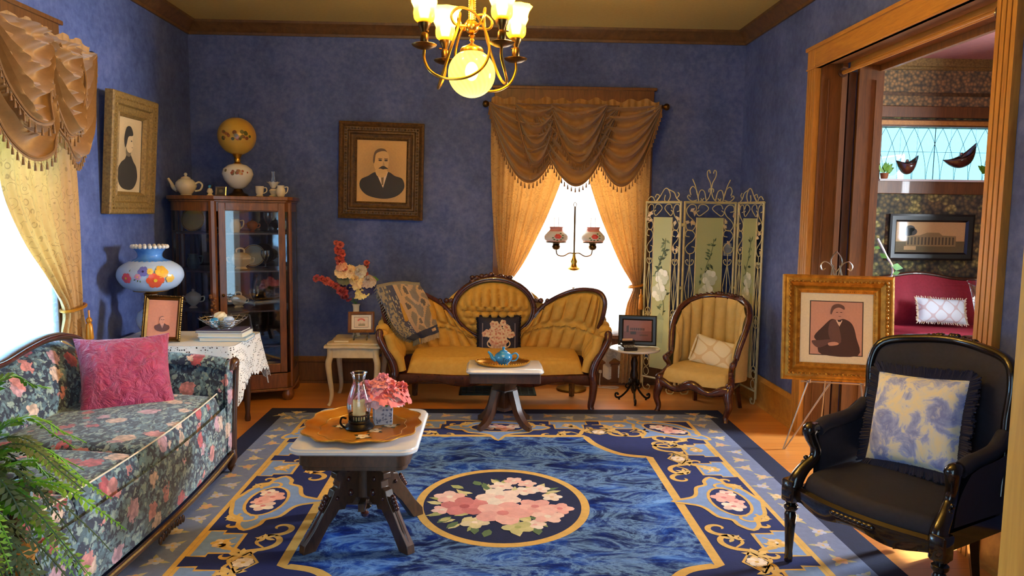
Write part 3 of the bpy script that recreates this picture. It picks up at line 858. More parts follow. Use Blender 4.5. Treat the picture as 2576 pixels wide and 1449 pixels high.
for out, along, H, L in (((1,0),(0,1),RA,RB), ((-1,0),(0,1),RA,RB), ((0,1),(1,0),RB,RA), ((0,-1),(1,0),RB,RA)):
    P = side(out, along, H)
    ti = .77 if H == RA else .695
    b = MB(); motif_cart(b, P, 0, .50, ti, 1.0); b.build('cartouche', 'rug', rug, 0)
    sp_ = MB()
    for sg in (-1, 1):
        for s0 in (.50, .86):
            b = MB(); motif_plaque(b, P, sg*s0, ti); b.build('plaque', 'rug', rug, 0)
        b = MB(); diamond(b, P, sg*.69, .60); b.build('diamond', 'rug', rug, 0)
        for s0, q, sc_, t0 in ((.47,1,.95,.62),(.93,-1,.95,.62),(.34,1,.7,.66),(1.12,-1,.7,.60),(.62,-1,.6,.50),(.98,1,.6,.50),(.30,-1,.5,.42)):
            b = MB(); scroll(b, P, sg*s0, t0, q*sg, sc_, 1); b.build('scroll', 'rug', rug, 0)
        for k in range(int(L/.15)):
            s = sg*(k+.5)*.15; cx, cy = P(s, .22+.03*sin(k*2.3))
            flower(sp_, layer(3), cx, cy, .034, RNG.choice([lin(216,196,160), lin(190,170,150), lin(170,180,206), lin(206,160,130)]), GOLD, 5, k)
            for q in range(3): leaf2(sp_, layer(3), cx, cy, .07, .022, q*2.1+k, lin(176,168,130))
    sp_.build('band_sprays', 'rug', rug, 0)['kind'] = 'stuff'
for sx, sy in ((1,1),(-1,1),(-1,-1),(1,-1)):
    c0 = (sx*(RA-.53), sy*(RB-.53)); d = Vector((-sx, -sy, 0)).normalized(); a = Vector((-d.y, d.x, 0))
    P = lambda s, t, c0=c0, d=d, a=a: (c0[0]+a.x*s+d.x*t, c0[1]+a.y*s+d.y*t)
    b = MB(); motif_cart(b, P, 0, 0, .3, .95); b.build('corner_cartouche', 'rug', rug, 0)
    for sg in (-1, 1):
        b = MB(); scroll(b, P, sg*.16, .30, sg, .9, 1); b.build('scroll', 'rug', rug, 0)
# ================================================================== GOLD MEDALLION SOFA
def pillow(b, w, h, t, pinch=.07, n=22, wob=0, seed=0):
    rn = random.Random(seed)
    for sg in (1, -1):
        def fn(u, v):
            a, c = 2*u-1, 2*v-1
            x = w/2*a*(1-pinch*(1-c*c)*abs(a)); z = h/2*c*(1-pinch*(1-a*a)*abs(c))
            k = max(0, (1-a*a)*(1-c*c))**.42
            y = sg*t/2*k*(1+wob*sin(a*5+seed)*sin(c*4+seed*2))
            return (x, y, z)
        b.grid(fn, n, n, flip=(sg > 0))
    return b
def pillow_obj(name, mat, root, w, h, t, M, **kw):
    return pillow(MB(), w, h, t, **kw).xf(M).build(name, mat, root, 70)
def fringe_edge(b, w, h, pinch, L, n, M, seed=1):
    rn = random.Random(seed)
    pts = []
    for i in range(n):
        q = 4*i/n; k = int(q); f = q-k; a = 2*f-1
        if k == 0: p = (a, -1)
        elif k == 1: p = (1, a)
        elif k == 2: p = (-a, 1)
        else: p = (-1, -a)
        x = w/2*p[0]*(1-pinch*(1-p[1]**2)*abs(p[0])); z = h/2*p[1]*(1-pinch*(1-p[0]**2)*abs(p[1]))
        d = Vector((p[0] if abs(p[0]) == 1 else p[0]*.5, 0, p[1] if abs(p[1]) == 1 else p[1]*.5)).normalized()
        e = Vector((x, 0, z))+d*L*rn.uniform(.8,1.15)+Vector((0, rn.uniform(-.012,.012), 0))
        b.tube([Vector((x,0,z)), e], [.006,.004], 4)
    return b.xf(M)

SX = .045
def sp(px, py, dy=0):
    Y = 6.14
    for _ in range(5):
        p = at(px, py, Y+dy); Y = 6.14-.34*max(0, (abs(p.x-SX)-.36)/.55)**2
    return at(px, py, Y+dy)
sofa = thing('settee', 'gold tufted settee with carved oval medallion back under the back window', 'sofa', (SX, 5.95, 0))
# medallion pad
MCX, MCY = 1242, 777
def medal(u, v):
    a = 2*pi*u; r = v
    p = sp(MCX+95*r*cos(a), MCY+70*r*sin(a))
    x = (p.x-SX)/.30; z = (p.z-.715)/.23
    ch = abs(sin(pi*(x*4.2+.5)))
    if z > .12: dep = .052*ch**.5
    else:
        q = (z+.3)*4.0
        dep = .054*abs(cos(pi*(x*4.2+(.5 if int(math.floor(q)) % 2 else 0))))**.5*(abs(sin(pi*q))**.4)
    k = (1-r**6)
    return p+Vector((0, -(.05*(1-r*r*.8)*k+dep*k)-.012, 0))
b = MB().grid(medal, 110, 34, cu=True); b.build('medallion_pad', 'gold_velvet', sofa, 80)
# wing pads
def wing_top(side):
    R = [(1350,790),(1368,768),(1400,748),(1440,735),(1480,733),(1506,742),(1514,765),(1510,795),(1500,822)]
    return [((x if side > 0 else 2*MCX-x), y) for x, y in R]
def wing(side):
    T = [(1290,842),(1330,812),(1352,788),(1372,768),(1402,751),(1440,738),(1478,735),(1500,741),(1510,758)]
    def fn(u, v):
        i = u*(len(T)-1); k = min(int(i), len(T)-2); f = i-k
        tx, ty = lerp(T[k][0], T[k+1][0], f), lerp(T[k][1], T[k+1][1], f)
        bx, by = lerp(1246, 1488, u), 884
        px = lerp(bx, tx, v**1.05); py = lerp(by, ty, v)
        if side < 0: px = 2*MCX-px
        p = sp(px, py)
        n = 8.5
        w = .34+.30*(1-u)
        q = (v-w)/.14
        ch = abs(sin(pi*u*n))
        if v > w+.14: dep = .052*ch**.5
        elif v > w: dep = .052*max(abs(sin(pi*(u*n)))*q, abs(cos(pi*u*n))*(1-q))**.6*(.5+.5*abs(2*q-1))
        else: dep = .038*abs(cos(pi*u*n))**.6*min(1, (w-v)*8+.2)
        ed = min(1, v*6, (1-v)*7)*min(1, u*10, (1-u)*8)
        return p+Vector((0, -(.028+dep)*max(0, ed)**.5-.006, 0))
    return MB().grid(fn, 130, 60, flip=(side < 0))
for sd in (1, -1): wing(sd).build('wing_pad', 'gold_velvet', sofa, 80)
# back support panel behind the pads
b = MB()
pts = []
for px, py in [(975,884),(962,800),(957,762),(966,742),(990,731),(1040,735),(1085,750),(1115,768),(1135,745),(1170,715),(1242,702),(1312,715),(1350,745),(1370,768),(1400,748),(1445,731),(1490,729),(1516,742),(1523,765),(1516,800),(1508,884)]:
    pts.append(sp(px, py, .03))
n = len(pts)
base_ = [Vector((lerp(pts[0].x, pts[-1].x, i/(n-1)), sp(lerp(975,1508,i/(n-1)), 884, .03).y, .36)) for i in range(n)]
b.grid(lambda u, v: (lambda i, k, f: pts[k].lerp(pts[min(k+1,n-1)], f).lerp(base_[k].lerp(base_[min(k+1,n-1)], f), v))(u*(n-1), min(int(u*(n-1)), n-1), u*(n-1)-min(int(u*(n-1)), n-1)), 60, 4)
b.build('back_panel', 'gold_velvet', sofa, 60, mods=[('SOLIDIFY', dict(thickness=.02))])
# show-wood frame
def frame_line(pts, r, closed=False, n=6, dy=-.02, sq=None):
    q = [sp(x, y, dy) for x, y in spline(pts, n, closed)]
    return MB().tube(q, r, 10, closed, sq=sq)
frame_line([(MCX+101*cos(a), MCY+76*sin(a)) for a in [2*pi*i/36 for i in range(36)]], .022, True, 3).build('medallion_frame', 'red_wood', sofa, 60)
frame_line([(MCX+96*cos(a), MCY+71*sin(a)) for a in [2*pi*i/36 for i in range(36)]], .008, True, 3, -.045).build('medallion_bead', 'red_wood', sofa, 60)
for sd in (1, -1):
    mx = lambda L: [((x if sd > 0 else 2*MCX-x), y) for x, y in L]
    frame_line(mx([(1282,852),(1322,820),(1352,785),(1374,764),(1404,746),(1445,731),(1486,729),(1511,738),(1522,760),(1517,795),(1506,826)]), .019).build('wing_frame', 'red_wood', sofa, 60)
    frame_line(mx([(1300,840),(1336,808),(1356,784)]), .03, dy=-.01).build('scroll_bracket', 'red_wood', sofa, 60)
    # carved joint
    c = MB(); rn = random.Random(4)
    for k in range(16):
        px, py = rn.uniform(1342,1382), rn.uniform(752,800)
        if sd < 0: px = 2*MCX-px
        p = sp(px, py, -.03); c.ball(p, rn.uniform(.012,.024), 8, 5, (1,.7,1))
    c.build('carved_joint', 'red_wood', sofa, 60)
c = MB(); rn = random.Random(9)
for k in range(44):
    x = rn.uniform(-58, 52); y = 703-12*(1-(x/60)**2)*rn.random()+abs(x)*.12
    p = sp(1236+x, y, -.02); c.ball(p, rn.uniform(.012,.022), 8, 5, (1.2,.8,.8))
for k in range(9):
    x = -48+k*12; p = sp(1236+x, 690+abs(x)*.16+2*(k % 2), -.02); c.ball(p, .02, 10, 6, (1.1,.8,.9))
c.build('crest_carving', 'red_wood', sofa, 60)
# seat
def seat_fn(u, v):
    a = 2*u-1
    xf = lerp(-.625, .735, u); 
    yf = 5.66+.035*a*a+.012*cos(a*pi*2)
    if v < .35:      # front face, rounded
        t = v/.35; ang = t*pi/2
        y = yf+.05*(1-sin(ang))*0+.06*(1-cos(ang))*1.0; z = .262+.115*sin(ang)
    else:
        t = (v-.35)/.65; y = lerp(yf+.06, 6.12, t); z = .377+.032*sin(t*pi*.8)+.018*(1-a*a)
    e = 1-max(0, abs(a)-.93)/.07
    return (xf+.045*SX, y, lerp(.27, z, max(0, e)**.4) if e < 1 else z)
MB().grid(seat_fn, 70, 40).build('seat', 'gold_velvet', sofa, 70)
# rails
def rail_fn(u, v):
    a = 2*u-1; x = lerp(-.68, .80, u); y0 = 5.665+.035*a*a+.012*cos(a*pi*2)
    zb = .195+.018*cos(a*pi*3); zt = .272
    q = [(y0, zt), (y0-.016, zt-.01), (y0-.018, zb+.01), (y0-.008, zb), (y0+.03, zb), (y0+.03, zt)]
    k = v*5; i = min(int(k), 4); f = k-i
    return (x, lerp(q[i][0], q[i+1][0], f), lerp(q[i][1], q[i+1][1], f))
MB().grid(rail_fn, 60, 5).build('seat_rail', 'red_wood', sofa, 50)
b = MB(); b.box(-.70,.80,6.06,6.10,.2,.36); b.box(-.72,-.68,5.7,6.08,.2,.3); b.box(.80,.84,5.7,6.08,.2,.3); b.build('side_rail', 'red_wood', sofa, 0)
# arms
for sd in (1, -1):
    X = lambda x: SX+sd*x
    path = [(X(.845),6.02,.655),(X(.855),5.95,.625),(X(.862),5.87,.602),(X(.862),5.79,.585),(X(.858),5.745,.562)]
    top = spline(path, 5)
    MB().tube(top, [.045+.010*sin(i) for i in range(len(top))], 14, sq=(1,1.0)).ball(top[-1], .046, 12, 8, (1,.7,1)).build('arm_roll', 'gold_velvet', sofa, 70)
    def inn(u, v):
        y = lerp(5.735, 6.08, u); zt = lerp(.57, .66, u)
        z = lerp(zt, .36, v); x = .835-.115*sin(min(1, v*1.15)*pi/2)**1.4
        d = .016*abs(sin(u*pi*4))**.6*min(1, u*8)
        return (X(x-d), y, z)
    MB().grid(inn, 48, 16, flip=(sd < 0)).build('arm_pad', 'gold_velvet', sofa, 70)
    def outr(u, v):
        return (X(lerp(.885,.80,v)), lerp(5.75,6.05,u), lerp(lerp(.55,.63,u), .27, v))
    MB().grid(outr, 10, 6, flip=(sd > 0)).build('arm_outside', 'gold_velvet', sofa, 70)
    post = spline([(X(.875),5.715,.575),(X(.868),5.70,.53),(X(.825),5.69,.45),(X(.775),5.685,.36),(X(.755),5.68,.28),(X(.765),5.675,.20),(X(.758),5.675,.10),(X(.745),5.67,.03),(X(.752),5.66,.0)], 6)
    rr = [lerp(.030,.034,i/len(post)) if i < 25 else lerp(.036,.022,(i-25)/(len(post)-25)) for i in range(len(post))]
    MB().tube(post, rr, 10).ball(post[0], .032, 10, 6, (1,.8,1.1)).build('arm_post', 'red_wood', sofa, 60)
    MB().tube([(X(.80),5.70,.57),(X(.78),5.70,.46),(X(.72),5.70,.38),(X(.70),5.70,.29)], [.04,.038,.035,.03], 10).build('arm_front_pad', 'gold_velvet', sofa, 70)
    MB().tube([(X(.64),6.05,.24),(X(.64),6.07,.12),(X(.645),6.10,.0)], [.032,.026,.022], 4).build('leg', 'red_wood', sofa, 0)
# embroidered cushion on the settee
def dark_cushion():
    c = (sp(1254, 842)+Vector((0,-.13,0)))
    M = Matrix.Translation(c) @ Matrix.Rotation(radians(-14), 4, 'X')
    r = thing('embroidered_cushion', 'navy cushion embroidered with a vase of cream flowers on the gold settee', 'cushion', c)
    w = h = .335
    pillow_obj('cover', 'navy_velvet', r, w, h, .12, M, pinch=.05)
    fringe_edge(MB(), w, h, .05, .018, 150, M).build('fringe', 'fringe_navy', r, 0)
    b = MB(); rn = random.Random(5)
    def surf(x, z, o=.004):
        a, cc = 2*x/w, 2*z/h
        return M @ Vector((x, -(.06*max(0,(1-a*a)*(1-cc*cc))**.42+o), z))
    def blob(x, z, rx, rz, col, n=10, o=.004):
        b.add([surf(x, z, o+.002)]+[surf(x+rx*cos(2*pi*i/n), z+rz*sin(2*pi*i/n), o) for i in range(n)], [(0, i+1, (i+1) % n+1) for i in range(n)], col)
    cr, pk, rs = lin(216,190,160), lin(206,160,136), lin(190,120,100)
    for k in range(44):
        a = rn.uniform(0, 2*pi); d = (k/44)**.6
        x, z = .112*d*cos(a), .03+.09*d*sin(a)
        for q in range(5):
            aa = 2*pi*q/5+k; blob(x+.014*cos(aa), z+.014*sin(aa), .013, .013, rn.choice([cr, cr, pk]), 8, .007+.0003*k)
        blob(x, z, .008, .008, rs, 8, .009+.0003*k)
    for q in range(9): blob(-.05+.0125*q, -.075-.004*abs(4-q)*0, .012, .03, pk if q % 2 else cr, 8, .004)
    for sg in (-1, 1):
        pts = [surf(sg*(.055+.035*sin(t)), -.055-.03*cos(t), .006) for t in [pi*i/10 for i in range(11)]]
        b.tube(pts, .005, 5, col=cr)
        b.tube([surf(sg*.13, z/100, .006) for z in range(-13, 13, 2)], .003, 4, col=lin(150,140,150))
    b.build('embroidery', 'petals', r, 0)
dark_cushion()
# throw over the left wing
thr = thing('throw_blanket', 'blue and cream woven pictorial throw draped over the settee back', 'blanket', sp(1020, 780))
def throw_fn(u, v):
    # u across (0 = left edge), v down the front
    L = spline([(950,722),(985,800),(1012,838),(1042,852)], 6); R = spline([(1058,716),(1078,750),(1096,798),(1106,832)], 6)
    def pick(S, t):
        k = t*(len(S)-1); i = min(int(k), len(S)-2); f = k-i
        return lerp(S[i][0], S[i+1][0], f), lerp(S[i][1], S[i+1][1], f)
    l, r_ = pick(L, v), pick(R, v)
    px, py = lerp(l[0], r_[0], u), lerp(l[1], r_[1], u)-6*sin(pi*u)*(1-v)
    p = sp(px, py)
    return p+Vector((0, -.085-.012*sin(u*9+v*3)-.01*sin(u*17), 0))
def throw_col(u, v):
    cr, bl, dk, gr = lin(208,176,140), lin(84,90,118), lin(60,66,92), lin(150,140,126)
    h = (sin(u*53.7+v*91.3)*43758.5) % 1
    if v > .80: return dk if not (.8 < u < .9 and .85 < v < .92) else cr
    if u < .2: return lin(176,164,140) if h > .45 else lin(104,110,126)
    if u < .36: return bl if h > .15 else lin(190,180,160)
    if u < .46: return cr
    n = sin(u*17+1.3*sin(v*11))*sin(v*13+1.1*sin(u*15))
    return gr if n > .12 else (lin(110,104,104) if n < -.55 else cr)
b = MB(); nu, nv = 44, 40
for j in range(nv):
    for i in range(nu):
        q = [throw_fn(i/nu, j/nv), throw_fn((i+1)/nu, j/nv), throw_fn((i+1)/nu, (j+1)/nv), throw_fn(i/nu, (j+1)/nv)]
        b.add(q, [(0,1,2,3)], throw_col((i+.5)/nu, (j+.5)/nv))
b.build('blanket', 'weave', thr, 0, mods=[('SOLIDIFY', dict(thickness=.008)), ])
b = MB()
def back_fn(u, v):
    p = throw_fn(u, 0)
    a = v*pi*.55
    return p+Vector((-.012*v, .10*sin(a), .02*sin(a*1.8)-.17*max(0, v-.45)))
b.grid(back_fn, 20, 10, col=lin(150,146,140)); b.build('folded_back', 'weave', thr, 60, mods=[('SOLIDIFY', dict(thickness=.006))])
b = MB(); rn = random.Random(2)
for i in range(80):
    p = throw_fn(i/80, 1.0); b.tube([p, p+Vector((rn.uniform(-.004,.004), -.004, -.038-rn.random()*.012))], [.0035,.0025], 4, col=lin(190,170,140) if i > 25 else lin(120,124,116))
for i in range(40):
    p = throw_fn(0, i/40); b.tube([p, p+Vector((-.016-rn.random()*.01, 0, -.022))], [.0035,.002], 4, col=lin(130,134,122))
b.build('fringe', 'weave', thr, 0)
# ================================================================== SLIPPER CHAIR (local: front = -y)
def slipper():
    ang = radians(-38)
    r = thing('slipper_chair', 'carved mahogany slipper chair with tan channel-back beside the folding screen', 'chair', (1.665, 5.66, 0), ang, local=True)
    w = .275
    # back outline: a barrel: angle a from -100..100 deg around the rear
    def ring(a, z0):  # plan position of the barrel back
        return (w*1.02*sin(a), .02+.235*cos(a)*(1.0)+.05*z0)
    def topz(a): return .40+.455*max(0, 1-(abs(a)/2.08)**2.6)**.75
    amax = radians(118)
    def pad(u, v):
        a = lerp(-amax, amax, u); zt = topz(a); z = lerp(.30, zt, v)
        x, y = ring(a, z); n = 11
        d = .038*abs(sin(pi*u*n))**.5*min(1, v*5)*min(1, (1-v)*6+.3)+.012
        return (x*(1-d/.26), y-d*cos(a)*1.0-.0, z)
    MB().grid(pad, 132, 26).build('back_pad', 'tan_velvet', r, 80)
    def outb(u, v):
        a = lerp(-amax, amax, u); z = lerp(.27, topz(a), v); x, y = ring(a, z)
        return (x*1.07, y+.018*cos(a), z)
    MB().grid(outb, 40, 8, flip=True).build('back_outside', 'tan_velvet', r, 70)
    pts = []
    for i in range(49):
        a = lerp(-amax, amax, i/48); x, y = ring(a, topz(a)); pts.append((x*1.04, y+.006, topz(a)+.008))
    MB().tube(pts, [.019+.007*cos(lerp(-1.3,1.3,i/48)) for i in range(49)], 10).build('back_rail', 'red_wood', r, 60)
    c = MB(); rn = random.Random(2)
    for k in range(34):
        a = rn.uniform(-.75,.75); x, y = ring(a, topz(a)); c.ball((x*1.04, y+rn.uniform(-.008,.012), topz(a)+.022+rn.uniform(0,.014)*(1-abs(a))), rn.uniform(.010,.018), 8, 5)
    c.build('crest_carving', 'red_wood', r, 60)
    # arm fronts: scroll posts down to front legs
    for sg in (-1, 1):
        xe, ye = ring(sg*amax, .4)
        p = spline([(xe*1.04, ye, topz(amax)+.008),(xe*1.07,ye-.055,.415),(xe*1.06,ye-.075,.40),(xe*1.0,ye-.055,.365),(xe*1.0,ye-.06,.33),(xe*1.08,ye-.10,.285),(sg*.275,-.215,.25),(sg*.27,-.235,.20),(sg*.285,-.245,.12),(sg*.265,-.245,.05),(sg*.272,-.262,.0)], 5)
        m = len(p); rr = [pl(i/m, [(0,.02),(.15,.024),(.35,.018),(.55,.03),(.68,.036),(.8,.026),(.93,.018),(1,.022)]) for i in range(m)]
        MB().tube(p, rr, 10).ball((xe*1.07,ye-.07,.41), .026, 10, 6).ball((sg*.275,-.218,.262), .036, 10, 6).build('arm_post', 'red_wood', r, 60)
        MB().tube([(sg*.17,.20,.27),(sg*.175,.23,.13),(sg*.185,.27,.0)], [.028,.023,.02], 4).build('leg', 'red_wood', r, 0)
    def seatf(u, v):
        a = 2*u-1
        yf = -.255+.03*a*a
        if v < .3:
            q = v/.3*pi/2; y = yf+.05*(1-cos(q)); z = .245+.095*sin(q)
        else:
            t = (v-.3)/.7; y = lerp(yf+.05, .19-.06*a*a, t); z = .34+.028*sin(t*pi*.8)*(1-.5*a*a)
        e = max(0, 1-max(0, abs(a)-.9)/.1)
        return (a*(.255+.0*v)*(1-.16*max(0, v-.5)), y, lerp(.25, z, e**.4))
    MB().grid(seatf, 44, 32).build('seat', 'tan_velvet', r, 70)
    rail = []
    for i in range(31):
        a = 2*i/30-1; rail.append((a*.262, -.262+.03*a*a, .225+.02*cos(a*pi*2)-.012*abs(a)))
    MB().tube(rail, [.026+.006*cos(lerp(-pi,pi,i/30)*2) for i in range(31)], 10, sq=(.8,1.2)).build('seat_rail', 'red_wood', r, 60)
    b = MB()
    for sg in (-1, 1): b.tube([(sg*.262,-.22,.235),(sg*.25,0,.25),(sg*.18,.2,.26)], .022, 6)
    b.build('side_rail', 'red_wood', r, 60)
    # cushion
    M = Matrix.Translation((1.665,5.66,0)) @ Matrix.Rotation(ang, 4, 'Z') @ Matrix.Translation((.05, .035, .455)) @ Matrix.Rotation(radians(-24), 4, 'X') @ Matrix.Rotation(radians(9), 4, 'Y')
    c = thing('lumbar_cushion', 'cream lattice-pattern cushion leaning in the carved slipper chair', 'cushion', M.translation)
    pillow_obj('cover', 'lattice_cloth', c, .34, .225, .11, M, pinch=.08)
    b = MB()
    k = 40
    for i in range(k):
        z = (-.1+.2*i/(k-1))
        for sg in (-1, 1): b.tube([(sg*.168, 0, z), (sg*.182, 0, z+.002)], [.004,.003], 4)
    b.xf(M).build('edge_fringe', 'lattice_cloth', c, 0)['kind'] = 'stuff'
slipper()
# ================================================================== BLACK ARMCHAIR
def black_chair():
    FL = Vector((1.306,3.10,0)); FR = Vector((1.62,2.54,0))
    xh = (FR-FL).normalized(); yh = Vector((-xh.y, xh.x, 0)); W = (FR-FL).length/2
    c0 = (FL+FR)/2+yh*.26+Vector((0,0,.0135)); ang = atan2(xh.y, xh.x)
    r = thing('armchair', 'black velvet armchair with carved ebonised frame beside the doorway', 'chair', c0, ang, local=True)
    D = .26   # front legs at y=-D
    # back
    def bo(u):  # outline: half width vs height  (u 0..1 bottom-left -> top -> bottom-right)
        P = spline([(-.30,.42),(-.295,.55),(-.28,.70),(-.285,.84),(-.25,.925),(-.12,.955),(0,.965),(.12,.955),(.25,.925),(.285,.84),(.28,.70),(.295,.55),(.30,.42)], 6)
        k = u*(len(P)-1); i = min(int(k), len(P)-2); f = k-i
        return lerp(P[i][0],P[i+1][0],f), lerp(P[i][1],P[i+1][1],f)
    yb = lambda x, z: .245+.10*(z-.4)-.10*(x/.3)**2
    def backf(u, v):
        x, z = bo(u); cx, cz = 0, .62
        xx, zz = lerp(cx, x, v), lerp(cz, z, v)
        d = .055*(1-v**3)
        return (xx, yb(xx, zz)-d, zz)
    MB().grid(backf, 72, 16, flip=True).build('back_pad', 'black_velvet', r, 70)
    def backo(u, v):
        x, z = bo(u); xx, zz = lerp(0, x, v), lerp(.62, z, v)
        return (xx, yb(xx, zz)+.035+.02*(1-v), zz)
    MB().grid(backo, 48, 8).build('back_outside', 'black_velvet', r, 70)
    pts = [(lambda q: (q[0]*1.03, yb(q[0], q[1])+.012, q[1]+.008))(bo(i/60)) for i in range(61)]
    MB().tube(pts, .021, 10, sq=(1.2,1)).build('back_frame', 'black_wood', r, 60)
    c = MB(); rn = random.Random(3)
    for k in range(26):
        x = rn.uniform(-.11,.11); c.ball((x, yb(x,.97)+.012, .975+rn.uniform(0,.022)*(1-abs(x)/.12)), rn.uniform(.010,.016), 8, 5)
    c.build('crest_carving', 'black_wood', r, 60)
    # arms: padded side panels, swooping arm rail and carved post
    for sg in (-1, 1):
        top = spline([(sg*.292, yb(.29,.66)+.0, .66),(sg*.30,.10,.615),(sg*.305,0,.60),(sg*.305,-.08,.595),(sg*.30,-.14,.575)], 6)
        MB().tube(top, [.03]*len(top), 10).build('arm_rail', 'black_velvet', r, 60)
        def sidef(u, v):
            y = lerp(.20, -.15, u); k = u*(len(top)-1); i = min(int(k), len(top)-2); f = k-i
            p = Vector(top[i]).lerp(Vector(top[i+1]), f)
            return (lerp(p.x, sg*(.285-.01*u), v)-sg*.012*sin(pi*v), lerp(p.y, y, v), lerp(p.z, .36, v))
        MB().grid(sidef, 22, 10, flip=(sg > 0)).build('side_pad', 'black_velvet', r, 70)
        MB().grid(lambda u, v: tuple(Vector(sidef(u, v))+Vector((sg*.045*(1-v*.4),0,0))), 22, 10, flip=(sg < 0)).build('side_outside', 'black_velvet', r, 70)
        post = spline([(sg*.30,-.15,.585),(sg*.305,-.185,.582),(sg*.30,-.178,.545),(sg*.29,-.16,.50),(sg*.288,-.168,.455),(sg*.30,-.215,.415),(sg*.305,-.25,.375),(sg*.308,-.262,.34)], 6)
        m = len(post); MB().tube(post, [pl(i/m, [(0,.026),(.15,.03),(.4,.022),(.6,.024),(.85,.032),(1,.034)]) for i in range(m)], 10).ball((sg*.302,-.186,.578), .030, 10, 6).build('arm_post', 'black_wood', r, 60)
        b = MB()
        for k in range(6): b.ball((sg*(.312), -.19-.014*k, .455-.018*k), .011, 8, 5)
        b.build('post_carving', 'black_wood', r, 60)
        # turned front leg
        b = MB(); b.cbox(sg*W-.031, sg*W+.031, -D-.033, -D+.029, .275, .37, .006)
        b.lathe([(.012,0),(.017,.004),(.018,.02),(.016,.05),(.022,.16),(.026,.215),(.019,.228),(.03,.242),(.03,.255),(.021,.262),(.03,.276)], (sg*W,-D,0), 14)
        b.build('leg', 'black_wood', r, 40)
        MB().tube([(sg*.17,.24,.32),(sg*.172,.25,.16),(sg*.175,.285,.0)], [.028,.024,.019], 4).build('leg', 'black_wood', r, 0)
    def seatf(u, v):
        a = 2*u-1; yf = -.295+.06*a*a
        if v < .3:
            q = v/.3*pi/2; y = yf+.04*(1-cos(q)); z = .335+.07*sin(q)
        else:
            t = (v-.3)/.7; y = lerp(yf+.04, .235, t); z = .405+.035*sin(t*pi*.85)*(1-.5*a*a)
        e = max(0, 1-max(0, abs(a)-.92)/.08)
        return (a*.285*(1-.12*max(0, v-.4)), y, lerp(.34, z, e**.4))
    MB().grid(seatf, 44, 32).build('seat', 'black_velvet', r, 70)
    def railf(u, v):
        a = 2*u-1; x = a*(W-.01); y0 = -.30+.055*a*a
        q = [(0,.345),(-.018,.335),(-.02,.30),(-.01,.275+.012*cos(a*2*pi)),(.02,.275)]
        k = v*4; i = min(int(k), 3); f = k-i
        return (x, y0+lerp(q[i][0],q[i+1][0],f), lerp(q[i][1],q[i+1][1],f))
    MB().grid(railf, 44, 4).build('seat_rail', 'black_wood', r, 50)
    b = MB()
    for i in range(9):
        a = -.24+.06*i; x = a*W; b.ball((x, -.316+.055*a*a, .316), .012, 8, 5, (2,1,1))
    b.build('rail_carving', 'black_wood', r, 60)
    b = MB()
    for sg in (-1, 1): b.obox((sg*.29,-.02,.31), (.012,0,0), (-sg*.10*0,.235,0), (0,0,.035))
    b.obox((0,.235,.31), (.24,0,0), (0,.012,0), (0,0,.035)); b.build('side_rail', 'black_wood', r, 0)
    # toile cushion
    M = Matrix.Translation(c0) @ Matrix.Rotation(ang, 4, 'Z') @ Matrix.Translation((-.015, .105, .650)) @ Matrix.Rotation(radians(-17), 4, 'X') @ Matrix.Rotation(radians(-5), 4, 'Y')
    cu = thing('toile_cushion', 'cream cushion with blue scenic print and grey fringe on the black armchair', 'cushion', M.translation)
    pillow_obj('cover', 'toile', cu, .385, .385, .14, M, pinch=.05)
    fringe_edge(MB(), .385, .385, .05, .042, 460, M).build('fringe', 'navy_velvet', cu, 0)
black_chair()
# ================================================================== MARBLE-TOP CENTRE TABLE (Eastlake)
RZ = .0135
def rounded_rect(x0, x1, y0, y1, r, n=5):
    out = []
    for cx, cy, a in ((x1-r,y1-r,0),(x0+r,y1-r,pi/2),(x0+r,y0+r,pi),(x1-r,y0+r,1.5*pi)):
        for i in range(n+1): q = a+pi/2*i/n; out.append((cx+r*cos(q), cy+r*sin(q)))
    return out
def slab(b, x0, x1, y0, y1, r, prof):
    """prof: list of (inset, z)"""
    n = None; rows = []
    for ins, z in prof:
        q = rounded_rect(x0+ins, x1-ins, y0+ins, y1-ins, max(.004, r-ins)); rows.append([(x, y, z) for x, y in q])
    n = len(rows[0]); v = [p for r_ in rows for p in r_]; f = []
    for k in range(len(rows)-1):
        for i in range(n):
            j = (i+1) % n; f.append((k*n+i, k*n+j, k*n+n+j, k*n+n+i))
    f.append(tuple(reversed(range(n)))); f.append(tuple(range((len(rows)-1)*n, len(rows)*n)))
    return b.add(v, f)
